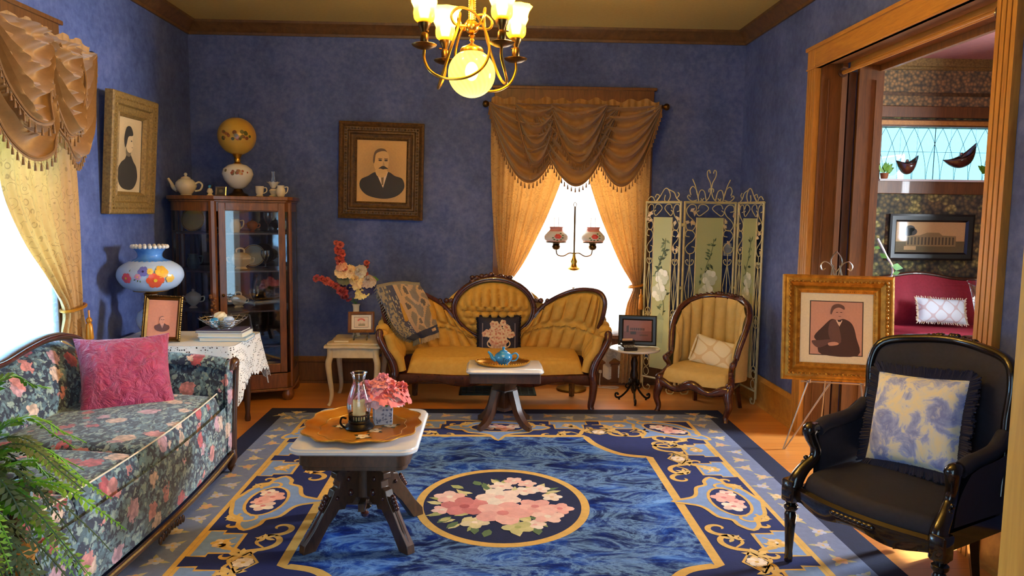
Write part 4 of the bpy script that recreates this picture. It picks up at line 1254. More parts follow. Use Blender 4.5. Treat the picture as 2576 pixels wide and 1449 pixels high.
def eastlake():
    cx, cy = -.565, 3.40
    r = thing('marble_table', 'marble-topped carved walnut table holding the gold scalloped tray', 'table', (cx, cy, RZ))
    x0, x1, y0, y1 = cx-.27, cx+.27, cy-.34, cy+.34; zt = .515
    slab(MB(), x0, x1, y0, y1, .07, [(.012,zt-.03),(0,zt-.022),(0,zt-.012),(.006,zt-.008),(.008,zt-.002),(.014,zt)]).build('marble_top', 'marble', r, 30)
    slab(MB(), x0+.035, x1-.035, y0+.035, y1-.035, .06, [(0,zt-.03),(0,zt-.085),(.012,zt-.09),(.012,zt-.105),(.03,zt-.11)]).build('apron', 'table_wood', r, 30)
    # column cluster
    b = MB(); b.lathe([(.02,.13),(.032,.14),(.02,.15),(.036,.165),(.03,.18),(.05,.2),(.05,.36),(.035,.37),(.055,.39),(.06,.41)], (cx,cy,0), 16)
    b.build('column', 'table_wood', r, 40)
    MB().lathe([(.004,.085),(.016,.095),(.02,.11),(.008,.122),(.018,.13),(.02,.14)], (cx,cy,0), 12).build('drop_finial', 'red_wood', r, 50)
    for sx, sy in ((-1,-1),(1,-1),(1,1),(-1,1)):
        d = Vector((sx*.235, sy*.225, 0)); d.normalize(); side = Vector((-d.y, d.x, 0)); L = .325
        prof = [(0.03,.40),(.15,.40),(.155,.375),(.135,.36),(.14,.335),(.165,.325),(.165,.30),(.145,.285),(.15,.255),(.175,.25),(.185,.225),(.20,.20),(.23,.16),(.275,.095),(L,.038),(L+.005,.0),(L-.055,.0),(L-.065,.015),(.20,.10),(.165,.135),(.15,.155),(.12,.15),(.11,.17),(.08,.165),(.06,.19),(.03,.19)]
        b = MB(); b.prism(prof, Vector((cx,cy,RZ))-side*.021, d, (0,0,1), side*.042)
        leg = b.build('leg', 'table_wood', r, 20, mods=BEV(.003))
        # incised carving and roundels
        g = MB()
        for (q, z, rr) in ((.10,.345,.012),(.10,.30,.012),(.09,.235,.016),(.16,.225,.010)):
            for sg in (-1, 1): g.ball(Vector((cx,cy,0))+d*q+side*sg*.021+Vector((0,0,z)), rr, 10, 5, (1,1,1))
        g.tube([Vector((cx,cy,0))+d*.19+Vector((0,0,.226)), Vector((cx,cy,0))+d*.315+Vector((0,0,.052))], .007, 6)
        for k in range(4): g.ball(Vector((cx,cy,0))+d*(.205+.008*k)+Vector((0,0,.235-.014*k)), .014, 8, 5)
        g.build('carving', 'red_wood', leg, 50)['kind'] = 'stuff'
    b = MB()
    b.obox((cx,cy,.17), (.10,0,0), (0,.014,0), (0,0,.018)); b.obox((cx,cy,.17), (.014,0,0), (0,.10,0), (0,0,.018)); b.build('stretcher', 'table_wood', r, 0)
    return zt
zt = eastlake()
# scalloped tole tray
def tray():
    cx, cy, z = -.565, 3.375, .5155
    r = thing('scalloped_tray', 'gold scalloped tole tray with painted flowers on the near marble table', 'tray', (cx, cy, z))
    def rad(a):
        # rounded rectangle with scallops
        ca, sa = abs(cos(a)), abs(sin(a)); k = 1/((ca**3.2+sa**3.2)**(1/3.2))
        return k*(1+.035*cos(a*12)+.02*cos(a*4))
    def P(a, t, z_): return (cx+.25*rad(a)*cos(a)*t, cy+.285*rad(a)*sin(a)*t, z+z_)
    prof = [(0,.004),(.5,.004),(.70,.004),(.74,.008),(.80,.014),(.90,.020),(.97,.026),(1.0,.0265),(1.0,.022),(.9,.015),(.74,.0005),(0,.0005)]
    b = MB()
    def fn(u, v):
        k = v*(len(prof)-1); i = min(int(k), len(prof)-2); f = k-i
        return P(2*pi*u, lerp(prof[i][0],prof[i+1][0],f), lerp(prof[i][1],prof[i+1][1],f))
    b.grid(fn, 160, 22, cu=True); b.build('pan', 'tray_gold', r, 60)
    MB().tube([P(2*pi*i/160, 1.0, .0265) for i in range(160)], .003, 6, True).build('rim', 'gilt', r)
    MB().tube([P(2*pi*i/160, .74, .0085) for i in range(160)], .0022, 6, True).build('inner_bead', 'gilt', r)
    b = MB(); rn = random.Random(8)
    for k in range(5):
        x, y = [(-.10,.02),(.02,-.14),(.12,.03),(-.02,.17),(.06,-.05)][k]
        flower(b, (cx,cy,z+.0052), x, y, .03, lin(236,214,170), lin(190,130,60), 5, k)
        for q in range(4): leaf2(b, Vector((cx,cy,z+.0050)), x, y, .05, .02, q*1.6+k, rn.choice([lin(70,62,28), lin(96,80,34)]))
    b.build('painted_flowers', 'gloss_print', r, 0)['kind'] = 'stuff'
tray()
# hurricane candle
def hurricane():
    c = Vector((-.582, 3.365, .5205))
    r = thing('hurricane_candle', 'glass hurricane candle holder with ivory candle on the gold tray', 'candle', c)
    MB().lathe([(.062,0),(.066,.006),(.060,.016),(.048,.026),(.05,.034),(.044,.04)], c, 32).build('base', 'iron', r)
    b = MB(); b.tube([c+Vector((.046*cos(a),.046*sin(a),.064)) for a in [2*pi*i/32 for i in range(32)]], .003, 6, True)
    for k in range(24):
        a = 2*pi*k/24; b.tube([c+Vector((.044*cos(a),.044*sin(a),.038)), c+Vector((.046*cos(a),.046*sin(a),.064))], .0024, 5)
    b.build('gallery', 'iron', r)
    b = MB(); h = [c+Vector((-.062,-.02,.006)), c+Vector((-.078,-.03,.03)), c+Vector((-.072,-.03,.055)), c+Vector((-.054,-.022,.05))]
    b.tube(spline(h, 6), .005, 6); b.build('finger_loop', 'iron', r)
    MB().lathe([(.028,.04),(.0285,.05),(.028,.122),(.026,.128),(.016,.124),(.004,.122)], c, 20, warp=lambda R, z, a, i: (R, z+(.004*sin(a*2+1) if i > 2 else 0))).build('candle', 'wax', r)
    MB().tube([c+Vector((0,0,.122)), c+Vector((.001,0,.132))], .0015, 5).build('wick', 'iron', r)
    MB().lathe([(.043,.045),(.05,.07),(.056,.1),(.052,.135),(.038,.175),(.028,.205),(.026,.22),(.031,.245),(.037,.255)], c, 32, cap=False).build('chimney', 'glass', r, 60)
    MB().tube([c+Vector((.037*cos(a),.037*sin(a),.255)) for a in [2*pi*i/32 for i in range(32)]], .0016, 6, True).build('chimney_lip', 'glass_tint', r)
hurricane()
def rose(b, c, R, col, n=3, seed=0, up=Vector((0,0,1)), tilt=.0):
    rn = random.Random(seed); c = Vector(c)
    for ly in range(n):
        k = 5+ly*2; rr = R*(.35+.65*ly/(max(1,n-1)))
        for i in range(k):
            a = 2*pi*i/k+ly*.7+rn.uniform(-.15,.15); out = Vector((cos(a), sin(a), 0)); tang = Vector((-sin(a), cos(a), 0))
            h = R*(.75-.2*ly); sp_ = rr
            w = R*(.5+.14*ly)
            m_ = rn.uniform(.62,1.12); cc = (min(1, col[0]*(.5+.5*m_)), min(1, col[1]*m_), min(1, col[2]*m_), 1)
            def fn(u, v):
                q = (u-.5)*2; t = v
                e = sqrt(max(0, 1-.75*q*q*t))
                p = c+tang*w*q*(.25+.75*sin(pi*.5*min(1,t*1.3)))*.75+out*(R*.08+sp_*t**1.2*(.75+.25*ly))+Vector((0,0,h*(t**.7)*e-.16*R*ly*t*t))
                return p+out*.06*R*sin(q*5+i)*t
            b.grid(fn, 6, 5, col=cc)
    return b
def fabric_pot():
    c = Vector((-.488, 3.45, .5205))
    r = thing('flower_pot', 'small grey toile cube pot of pink peonies on the gold tray', 'flower pot', c)
    w = .044; ang = radians(14); R = Matrix.Translation(c) @ Matrix.Rotation(ang, 4, 'Z')
    b = MB()
    def sl(z0, z1, w0, w1, col):
        v = [(-w0,-w0,z0),(w0,-w0,z0),(w0,w0,z0),(-w0,w0,z0),(-w1,-w1,z1),(w1,-w1,z1),(w1,w1,z1),(-w1,w1,z1)]
        b.add(v, [(0,3,2,1),(0,1,5,4),(1,2,6,5),(2,3,7,6),(3,0,4,7),(4,5,6,7)], col)
    sl(0,.096,w*.92,w,lin(196,188,190)); sl(.096,.122,w*1.03,w*1.06,lin(168,160,156)); b.xf(R).build('pot', 'weave', r, 0, mods=BEV(.003))
    p = MB(); rn = random.Random(2)
    for k in range(22):
        x, z = rn.uniform(-.036,.036), rn.uniform(.008,.075)
        for f in range(4):
            M = R @ Matrix.Rotation(f*pi/2, 4, 'Z')
            q = [(x+.010*rn.random()*cos(a), -w*(.925+.08*z/.083)-.0008, z+.009*rn.random()*sin(a)) for a in [2*pi*i/6 for i in range(6)]]
            p.add([M @ Vector(s) for s in q], [tuple(range(6))], lin(112,110,128))
    p.build('toile_print', 'print', r, 0)
    b = MB()
    for (x, y, z, rr, cl, s) in ((-.055,-.02,.165,.056,lin(252,168,180),1),(.03,-.03,.165,.06,lin(250,128,120),2),(0,.03,.185,.055,lin(252,150,156),3),(.082,.0,.16,.05,lin(246,130,120),4),(-.02,-.055,.15,.045,lin(252,206,204),5),(-.085,.02,.16,.045,lin(252,190,200),6),(.0,-.01,.205,.042,lin(252,170,172),7),(.06,-.045,.148,.04,lin(250,196,184),8)):
        q_ = random.Random(s); R_ = Matrix.Translation(c+Vector((x,y,z))) @ Matrix.Rotation(radians(38)*min(1, sqrt(x*x+y*y)/.06), 4, Vector((-y, x, .0001)))
        rose(MB(), (0,0,0), rr, cl, 4, s).xf(R_).build('bloom', 'petals', r, 70)
    for k, (a, L) in enumerate(((-2.6,.09),(-2.2,.07),(-1.2,.05),(-.2,.07),(.3,.08),(2.2,.06))):
        b = MB(); d = Vector((cos(a), sin(a), 0)); s_ = Vector((-d.y, d.x, 0))
        b.grid(lambda u, v: c+Vector((0,0,.135))+d*(.03+L*v)+s_*(.022*sin(pi*v)*(2*u-1))+Vector((0,0,-.03*v*v-.012*abs(2*u-1)+(.01 if k > 2 else 0))), 4, 8)
        b.build('leaf', 'leaf', r, 60)
    b = MB()
    for k in range(9): a = k*.7; b.ball(c+Vector((.055*cos(a), .055*sin(a)-.01, .134+.006*sin(k*3))), .008, 8, 5, col=lin(206,220,190))
    b.build('berries', 'petals', r, 60)['kind'] = 'stuff'
fabric_pot()

# ================================================================== TEA TABLE
def tea_table():
    cx, cy = .115, 5.19; zt = .445
    r = thing('tea_table', 'small marble-topped pedestal table in front of the gold settee', 'table', (cx, cy, RZ))
    slab(MB(), cx-.265, cx+.265, cy-.18, cy+.18, .035, [(.02,zt-.034),(.006,zt-.03),(0,zt-.02),(.012,zt-.008),(.014,zt-.001),(.018,zt)]).build('marble_top', 'marble', r, 30)
    slab(MB(), cx-.245, cx+.245, cy-.155, cy+.155, .012, [(0,zt-.034),(0,zt-.098),(.006,zt-.102)]).build('apron', 'dark_wood', r, 30)
    b = MB()
    b.lathe([(.05,.12),(.075,.15),(.085,.2),(.07,.27),(.085,.30),(.10,.345)], (cx,cy,0), 4); b.build('column', 'dark_wood', r, 20)
    for sx, sy in ((-1,-1),(1,-1),(1,1),(-1,1)):
        p = spline([(cx+sx*.055,cy+sy*.05,.27),(cx+sx*.075,cy+sy*.065,.19),(cx+sx*.095,cy+sy*.085,.12),(cx+sx*.13,cy+sy*.115,.06),(cx+sx*.165,cy+sy*.145,.034),(cx+sx*.18,cy+sy*.155,.032)], 5)
        MB().tube(p, [pl(i/len(p), [(0,.034),(.5,.032),(.9,.022),(1,.018)]) for i in range(len(p))], 4).build('leg', 'dark_wood', r, 20)
    return zt
tz = tea_table()
def serving_tray():
    c = Vector((.10, 5.19, tz+.001)); r = thing('oval_tray', 'oval brass gallery tray under the blue teapot', 'tray', c)
    MB().lathe([(.001,.003),(.14,.003),(.165,.006),(.185,.022),(.19,.024),(.187,.018),(.166,.001),(.001,.0)], c, 48, 1, .72).build('pan', 'brass', r, 50)
    b = MB()
    for k in range(64): a = 2*pi*k/64; b.ball(c+Vector((.187*cos(a), .187*.72*sin(a), .026)), .006, 6, 4)
    b.build('gallery_rim', 'brass', r, 60)['kind'] = 'stuff'
serving_tray()
def teapot_shape(r, c, s, mat, lab=None, squash=.8, mir=1, body=None):
    c = Vector(c)
    MB().lathe([(.03*s,0),(.034*s,.004*s),(.03*s,.008*s),(.052*s,.03*s*squash/.8),(.062*s,.05*s*squash/.8),(.058*s,.07*s*squash/.8),(.04*s,.086*s*squash/.8),(.028*s,.09*s*squash/.8)], c, 28).build('body', mat, r, 60)
    zt_ = .09*s*squash/.8
    MB().lathe([(.03*s,zt_-.002*s),(.026*s,zt_+.008*s),(.012*s,zt_+.014*s),(.006*s,zt_+.018*s),(.011*s,zt_+.026*s),(.008*s,zt_+.034*s),(.001*s,zt_+.037*s)], c, 20).build('lid', mat, r, 60)
    p = spline([(-mir*.05*s,0,.035*s),(-mir*.075*s,0,.05*s),(-mir*.085*s,0,.07*s),(-mir*.105*s,0,.088*s*squash/.8+.004*s)], 5)
    MB().tube([c+Vector(q) for q in p], [lerp(.018,.006,i/len(p))*s for i in range(len(p))], 10).build('spout', mat, r, 60)
    p = spline([(mir*.052*s,0,.07*s),(mir*.08*s,0,.082*s),(mir*.098*s,0,.065*s),(mir*.085*s,0,.035*s),(mir*.055*s,0,.028*s)], 5)
    MB().tube([c+Vector(q) for q in p], .006*s, 8).build('handle', mat, r, 60)
c = Vector((.105, 5.16, tz+.0045)); r = thing('teapot', 'glossy blue teapot lettered Tea on the oval brass tray', 'teapot', c)
teapot_shape(r, c, 1.02, 'porcelain_blue')
def text(name, s, size, M, mat, parent, ext=.0004):
    cu = bpy.data.curves.new(name, 'FONT'); cu.body = s; cu.size = size; cu.extrude = ext; cu.align_x = 'CENTER'; cu.align_y = 'CENTER'; cu.shear = .3
    o = bpy.data.objects.new(name, cu); COL.objects.link(o)
    dg = bpy.context.evaluated_depsgraph_get(); me = bpy.data.meshes.new_from_object(o.evaluated_get(dg))
    bpy.data.objects.remove(o)
    me.materials.clear(); me.materials.append(MAT[mat])
    me.transform(M)
    n = bpy.data.objects.new(name, me); COL.objects.link(n); n.parent = parent
    return n
text('lettering', 'Tea', .034, Matrix.Translation((.012,-.066,.047)) @ Matrix.Rotation(radians(90), 4, 'X') @ Matrix.Rotation(radians(-8), 4, 'X'), 'iron', r)

# ================================================================== WHITE SIDE TABLE (two tiers seen)
def white_table():
    x0, x1, y0, y1, zt = -1.235, -.845, 5.74, 6.17, .475
    r = thing('side_table', 'cream painted side table with cabriole legs left of the gold settee', 'table', ((x0+x1)/2, (y0+y1)/2, 0))
    def top(b, z0, z1, i):
        n = 12; pts = []
        for (ax, ay), (bx, by) in zip([(x0+i,y0+i),(x1-i,y0+i),(x1-i,y1-i),(x0+i,y1-i)], [(x1-i,y0+i),(x1-i,y1-i),(x0+i,y1-i),(x0+i,y0+i)]):
            for k in range(n):
                t = k/n; nx, ny = by-ay, -(bx-ax); L = sqrt(nx*nx+ny*ny)
                w = -.012*sin(pi*t)**2+.008*sin(3*pi*t)**2
                pts.append((lerp(ax,bx,t)+nx/L*w, lerp(ay,by,t)+ny/L*w))
        return b.prism(pts[::-1], (0,0,z0), UX, UY, (0,0,z1-z0))
    b = MB(); top(b, zt-.022, zt-.004, -.02); top(b, zt-.004, zt, -.012); b.build('top', 'cream_paint', r, 20, mods=BEV(.003))
    b = MB(); top(b, zt+.0005, zt+.016, .0)
    b.build('top_slab', 'cream_paint', r, 20, mods=BEV(.003))
    b = MB()
    e = .03
    for (a0,a1,b0,b1) in ((x0+e,x1-e,y0+.008,y0+.024),(x0+e,x1-e,y1-.024,y1-.008),(x0+.008,x0+.024,y0+e,y1-e),(x1-.024,x1-.008,y0+e,y1-e)): b.box(a0,a1,b0,b1,zt-.10,zt-.022)
    b.build('apron', 'cream_paint', r, 0)
    for sx, X in ((-1,x0+.02),(1,x1-.02)):
        for sy, Yy in ((-1,y0+.02),(1,y1-.02)):
            p = spline([(X,Yy,zt-.025),(X-sx*.0,Yy,zt-.09),(X+sx*.012,Yy+sy*.010,zt-.15),(X+sx*.004,Yy+sy*.004,.22),(X-sx*.008,Yy-sy*.006,.10),(X+sx*.0,Yy,.03),(X+sx*.014,Yy+sy*.012,0)], 5)
            MB().tube(p, [pl(i/len(p), [(0,.026),(.3,.026),(.6,.018),(.85,.013),(1,.016)]) for i in range(len(p))], 8).build('leg', 'cream_paint', r, 50)
    return zt+.0165
wz = white_table()
# ================================================================== ROUND PEDESTAL TABLE
def round_table():
    c = Vector((1.17, 5.93, 0)); zt = .44
    r = thing('pedestal_table', 'small round white-topped pedestal table with scrolled iron feet', 'table', c)
    MB().lathe([(.001,zt-.018),(.19,zt-.018),(.2,zt-.012),(.2,zt-.004),(.196,zt),(.001,zt)], c, 48).build('top', 'marble', r, 30)
    MB().lathe([(.012,.07),(.02,.09),(.03,.12),(.022,.15),(.03,.18),(.034,.22),(.024,.27),(.03,.32),(.022,.36),(.045,.40),(.07,.421)], c, 20).build('column', 'black_wood', r, 50)
    for k in range(3):
        a = radians(-95+120*k); d = Vector((cos(a), sin(a), 0))
        b = MB(); p = [c+d*x+Vector((0,0,z)) for x, z in spline([(.02,.16),(.045,.10),(.085,.05),(.125,.018),(.155,.02),(.158,.045),(.14,.05),(.135,.036)], 5)]
        b.tube(p, .0085, 8); q = [c+d*x+Vector((0,0,z)) for x, z in spline([(.03,.14),(.06,.14),(.07,.115),(.05,.105),(.045,.12)], 5)]; b.tube(q, .006, 6)
        b.tube([c+d*.125+Vector((0,0,.02)), c+d*.125+Vector((0,0,0))], .008, 6)
        b.build('foot', 'iron', r, 60)
    b = MB()
    for k in range(8):
        a = 2*pi*k/8; b.ball(c+Vector((.035*cos(a), .035*sin(a), .15+.02*(k % 2))), .014, 8, 5, (1,1,1.6))
    b.build('leaf_collar', 'iron', r, 60)
    return zt
rz = round_table()
# ================================================================== PICTURES
def ring_frame(b, w, h, prof, F):
    """mitred moulding; prof: (inset from outer edge, depth) ; F(x, z, d)->point"""
    n = len(prof); v = []; f = []
    for ins, d in prof:
        for sx, sz in ((-1,-1),(1,-1),(1,1),(-1,1)):
            v.append(F(sx*(w/2-ins), sz*(h/2-ins), d))
    for k in range(n-1):
        for i in range(4):
            j = (i+1) % 4; f.append((k*4+i, k*4+j, k*4+4+j, k*4+4+i))
    return b.add(v, f)
def framed(name, label, cat, w, h, fw, M, prof, mat, draw, beads=None, matb=None, group=None, glassy=True):
    """M: matrix, local x right, z up, -y towards the viewer; origin at picture centre on the back"""
    F = lambda x, z, d: M @ Vector((x, -d, z))
    r = thing(name, label, cat, M.translation, group=group)
    b = MB(); ring_frame(b, w, h, prof, F); fr = b.build('frame', mat, r, 20)
    b = MB(); b.add([F(-w/2,-h/2,0),F(w/2,-h/2,0),F(w/2,h/2,0),F(-w/2,h/2,0)], [(3,2,1,0)]); b.build('backing', 'paper', r, 0)
    if beads:
        b = MB()
        for ins, d, rad, step, bm in beads:
            pts = []
            for L, fx in ((w-2*ins, lambda t: (t, h/2-ins)), (w-2*ins, lambda t: (t, -h/2+ins)), (h-2*ins, lambda t: (w/2-ins, t)), (h-2*ins, lambda t: (-w/2+ins, t))):
                n = max(4, int(L/step))
                for i in range(n+1): pts.append(fx(-L/2+L*i/n))
            for i, (x, z) in enumerate(pts):
                p = F(x, z, d); b.ball(p, rad*(1 if i % 2 else .75), 7, 4)
        o = b.build('ornament', beads[0][4], fr, 60); o['kind'] = 'stuff'
    iw, ih = w/2-fw, h/2-fw; dd = prof[-1][1]
    P = MB()
    def poly(pts, col, k):   # coords in -1..1 of the opening
        P.add([F(x*iw, z*ih, dd*.55+.0004*k) for x, z in pts], [tuple(range(len(pts)))], col)
    draw(poly, iw/ih)
    P.build('print', 'print', r, 0)
    if glassy:
        b = MB(); b.add([F(-iw,-ih,dd*.55+.012),F(iw,-ih,dd*.55+.012),F(iw,ih,dd*.55+.012),F(-iw,ih,dd*.55+.012)], [(0,1,2,3)]); b.build('glass', 'picture_glass', r, 0)
    return r
SEP = [lin(226,190,140), lin(206,168,120), lin(120,92,66), lin(60,46,40), lin(84,66,54)]
def bust(poly, asp, bgc, skin, dark, mid, facing=1, beard=True, woman=False, cx=0, cy=0, sc=1.0, soft=True):
    asp = asp*1.28
    e = lambda x, y, rx, ry, n=20: [(cx+sc*p[0]*facing, cy+sc*p[1]*asp) for p in ell(x, y, rx, ry, n)]
    q = lambda pts: [(cx+sc*p[0]*facing, cy+sc*p[1]*asp) for p in pts]
    sm = lambda pts, n=4: q(spline(pts, n, True))
    mixc = lambda a, b, t: tuple(lerp(a[i], b[i], t) for i in range(3))+(1,)
    if soft:
        for k in range(6): poly(e(0,-.18,.95-.09*k,1.02-.1*k), mixc(bgc, mid, .05*(k+1)), 1+k*.3)
    if not woman:
        poly(sm([(-.80,-.52),(-.78,-.28),(-.5,-.16),(-.26,-.05),(0,-.1),(.26,-.03),(.5,-.14),(.78,-.22),(.86,-.48),(.6,-.72),(.1,-.82),(-.5,-.74)]), dark, 4)
        poly(q([(-.22,-.04),(.24,-.02),(.06,-.50)]), mixc(skin, (1,1,1,1), .25), 5)
        poly(q([(-.03,-.1),(.09,-.1),(.07,-.42),(.01,-.42)]), mixc(dark, skin, .25), 5.5)
        poly(sm([(-.2,-.12),(-.2,.1),(.16,.1),(.18,-.12),(0,-.2)]), skin, 6)
        poly(sm([(-.30,.30),(-.27,.08),(-.1,-.06),(.08,-.07),(.22,.06),(.27,.3),(.25,.48),(.1,.6),(-.12,.6),(-.27,.48)]), mixc(skin, bgc, .35), 7)
        poly(sm([(-.33,.32),(-.30,.20),(-.26,.28),(-.22,.48),(-.05,.56),(.12,.57),(.2,.54),(.1,.63),(-.1,.64),(-.27,.54)]), mid, 8)
        for x in (-.06, .16):
            poly(e(x,.30,.07,.022,10), dark, 9); poly(e(x,.345,.085,.016,10), mid, 9)
        poly(q([(.06,.28),(.12,.15),(.03,.15)]), mixc(skin, mid, .4), 9)
        if beard: poly(sm([(-.12,.06),(.0,.13),(.09,.14),(.18,.1),(.24,.06),(.12,.05),(.05,.04),(-.04,.06)]), dark, 10)
        else: poly(e(.07,.06,.07,.014,10), mid, 10)
    else:
        poly(sm([(-.62,-.7),(-.7,-.4),(-.5,-.2),(-.25,-.1),(-.1,.05),(.12,.02),(.32,-.14),(.55,-.3),(.62,-.6),(.3,-.85),(-.3,-.85)]), dark, 4)
        poly(sm([(-.18,.0),(-.16,.2),(.12,.2),(.1,-.02)]), mid, 5)
        poly(sm([(-.2,.3),(-.14,.12),(.04,.06),(.2,.12),(.28,.24),(.22,.34),(.24,.48),(.1,.6),(-.15,.56)]), mixc(skin, bgc, .3), 6)
        poly(sm([(-.34,.4),(-.26,.18),(-.16,.3),(-.06,.46),(.22,.5),(.22,.6),(.05,.72),(-.2,.68)]), dark, 7)
        poly(e(.14,.36,.05,.018,8), dark, 8); poly(e(.2,.2,.04,.012,8), mid, 8)
def full(poly, col, k=0): poly([(-1,-1),(1,-1),(1,1),(-1,1)], col, k)
# man's portrait on the back wall (hangs a touch askew)
def d_man(poly, asp):
    full(poly, lin(212,164,96)); bust(poly, asp, lin(212,164,96), lin(222,176,110), lin(50,40,34), lin(110,82,54), 1, True, cy=.02, sc=1.08)
pa, pb = at(851,309,6.54), at(1069,552,6.54)
ctr = at(960, 431, 6.535)
M = Matrix.Translation((ctr.x, 6.545, ctr.z)) @ Matrix.Rotation(radians(1.2), 4, 'Y')
framed('portrait_frame', "ornate dark gilt framed portrait of a moustached man on the back wall", 'picture', .715, .815, .148, M,
       [(0,0),(0,.05),(.016,.058),(.028,.05),(.042,.032),(.07,.03),(.08,.042),(.093,.044),(.102,.03),(.118,.022),(.132,.026),(.148,.012)], 'frame_brown', d_man,
       [(.056,.034,.010,.026,'gilt_dark'), (.137,.022,.006,.018,'gilt_dark')])
# woman's portrait on the left wall, tipped forward at the top
def d_woman(poly, asp):
    full(poly, lin(214,184,136)); bust(poly, asp, lin(214,184,136), lin(216,186,140), lin(58,52,44), lin(120,104,80), 1, False, True, cy=.0, sc=1.18)
c = atX(308, 390, XL)
M = Matrix.Translation((XL+.035, c.y, c.z)) @ Matrix.Rotation(radians(90), 4, 'Z') @ Matrix.Rotation(radians(4.0), 4, 'X')
framed('portrait_frame', 'tan gilt framed portrait of a dark-haired woman on the left wall', 'picture', .66, .80, .15, M,
       [(0,0),(0,.05),(.01,.058),(.075,.05),(.085,.032),(.12,.030),(.13,.036),(.15,.012)], 'frame_tan', d_woman,
       [(.04,.056,.007,.022,'frame_tan')])
# gilt portrait on the easel
ez = Vector((2.0, 4.62, 0))
def d_easel(poly, asp):
    full(poly, lin(240,238,214)); 
    poly([(-.74,-.78),(.74,-.78),(.74,.78),(-.74,.78)], lin(70,62,56), 1)
    poly([(-.71,-.755),(.71,-.755),(.71,.755),(-.71,.755)], lin(210,164,148), 2)
    def pq(pts, col, k): poly([(x*.71, -.02+y*.735) for x, y in pts], col, 3+k)
    sm = lambda p: spline(p, 4, True)
    dk, md, sk = lin(74,54,52), lin(110,82,78), lin(206,160,146)
    pq(sm([(-.55,-1),(-.7,-.55),(-.85,-.3),(-.5,.1),(-.2,.38),(.05,.34),(.3,.4),(.62,.2),(.78,-.3),(.85,-1)]), dk, 0)
    pq(sm([(-.6,-.45),(-.95,-.5),(-.7,-.75),(-.3,-.6),(-.05,-.5),(-.1,-.4)]), md, 1)
    pq(sm([(-.25,.25),(-.05,.36),(.1,.1),(.2,-.5),(-.1,-.55),(-.3,-.2)]), md, 1.4)
    pq([(-.02,.34),(.24,.34),(.12,.1)], lin(232,210,196), 2); pq([(.04,.36),(.2,.36),(.17,.28),(.07,.28)], dk, 3)
    pq(sm([(-.2,.62),(-.16,.46),(.02,.36),(.2,.42),(.3,.6),(.24,.8),(.05,.88),(-.12,.8)]), sk, 4)
    pq(sm([(-.24,.66),(-.2,.56),(-.1,.76),(.1,.84),(.3,.76),(.28,.9),(.06,.98),(-.16,.9)]), md, 5)
    for x in (.02, .18): pq(ell(x,.65,.05,.014,8), dk, 6)
    pq(ell(.13,.49,.06,.01,8), md, 6)
    pq(sm([(-.3,-.55),(-.05,-.5),(.1,-.55),(.05,-.62),(-.25,-.66)]), sk, 6)
ang = radians(-13)
fc = at(2103, 826, 4.66)
M = Matrix.Translation(fc) @ Matrix.Rotation(ang, 4, 'Z') @ Matrix.Rotation(radians(-9), 4, 'X')
framed('gilt_portrait', 'wide gilt framed sepia portrait of a standing man resting on the easel', 'picture', .655, .665, .112, M,
       [(0,0),(0,.045),(.010,.05),(.018,.046),(.026,.05),(.040,.052),(.048,.034),(.07,.012),(.078,.016),(.088,.020),(.096,.017),(.112,.008)], 'gilt', d_easel,
       [(.042,.052,.010,.024,'gilt'), (.104,.014,.004,.012,'gilt')])
# wire easel
def easel():
    r = thing('wire_easel', 'thin silver wire easel with a fleur top holding the gilt portrait', 'easel', (fc.x, 4.75, 0))
    X = M.to_3x3() @ Vector((1,0,0)); N = M.to_3x3() @ Vector((0,-1,0)); Zu = M.to_3x3() @ Vector((0,0,1))
    bk = lambda x, z, d=-.02: M @ Vector((x, -d, z))
    tipL = Vector((1.914,4.71,0)); tipR = Vector((2.42, 4.60, 0)); rear = Vector((2.28,5.0,0))
    b = MB(); b.tube([tipL, bk(-.16,-.36), bk(-.02,.40)], .0055, 6); b.build('leg', 'steel', r)
    b = MB(); b.tube([tipL+Vector((.012,0,.002)), bk(-.02,-.34)], .005, 6); b.build('brace', 'steel', r)
    b = MB(); b.tube([tipR, bk(.16,-.36), bk(.02,.40)], .0055, 6); b.build('leg', 'steel', r)
    b = MB(); b.tube([rear, bk(0,.36,-.03)], .0055, 6); b.build('leg', 'steel', r)
    b = MB(); b.tube([bk(-.2,-.345,-.02), bk(.2,-.345,-.02)], .005, 6)
    for s in (-.16,.16): b.tube([bk(s,-.345,-.02), bk(s,-.345,.06), bk(s,-.325,.07)], .005, 6)
    b.build('ledge', 'steel', r)
    b = MB()
    b.tube([bk(0,.30)+Vector((0,0,0))]+[bk(.035*sin(pi*t), .36+.13*t) for t in [i/8 for i in range(9)]]+[bk(-.035*sin(pi*t), .36+.13*t) for t in [1-i/8 for i in range(9)]], .004, 6)
    for sg in (-1, 1):
        b.tube([bk(sg*x, z) for x, z in spline([(.01,.33),(.03,.40),(.07,.425),(.095,.40),(.085,.37),(.065,.38)], 5)], .004, 6)
    b.build('fleur_top', 'steel', r)
easel()
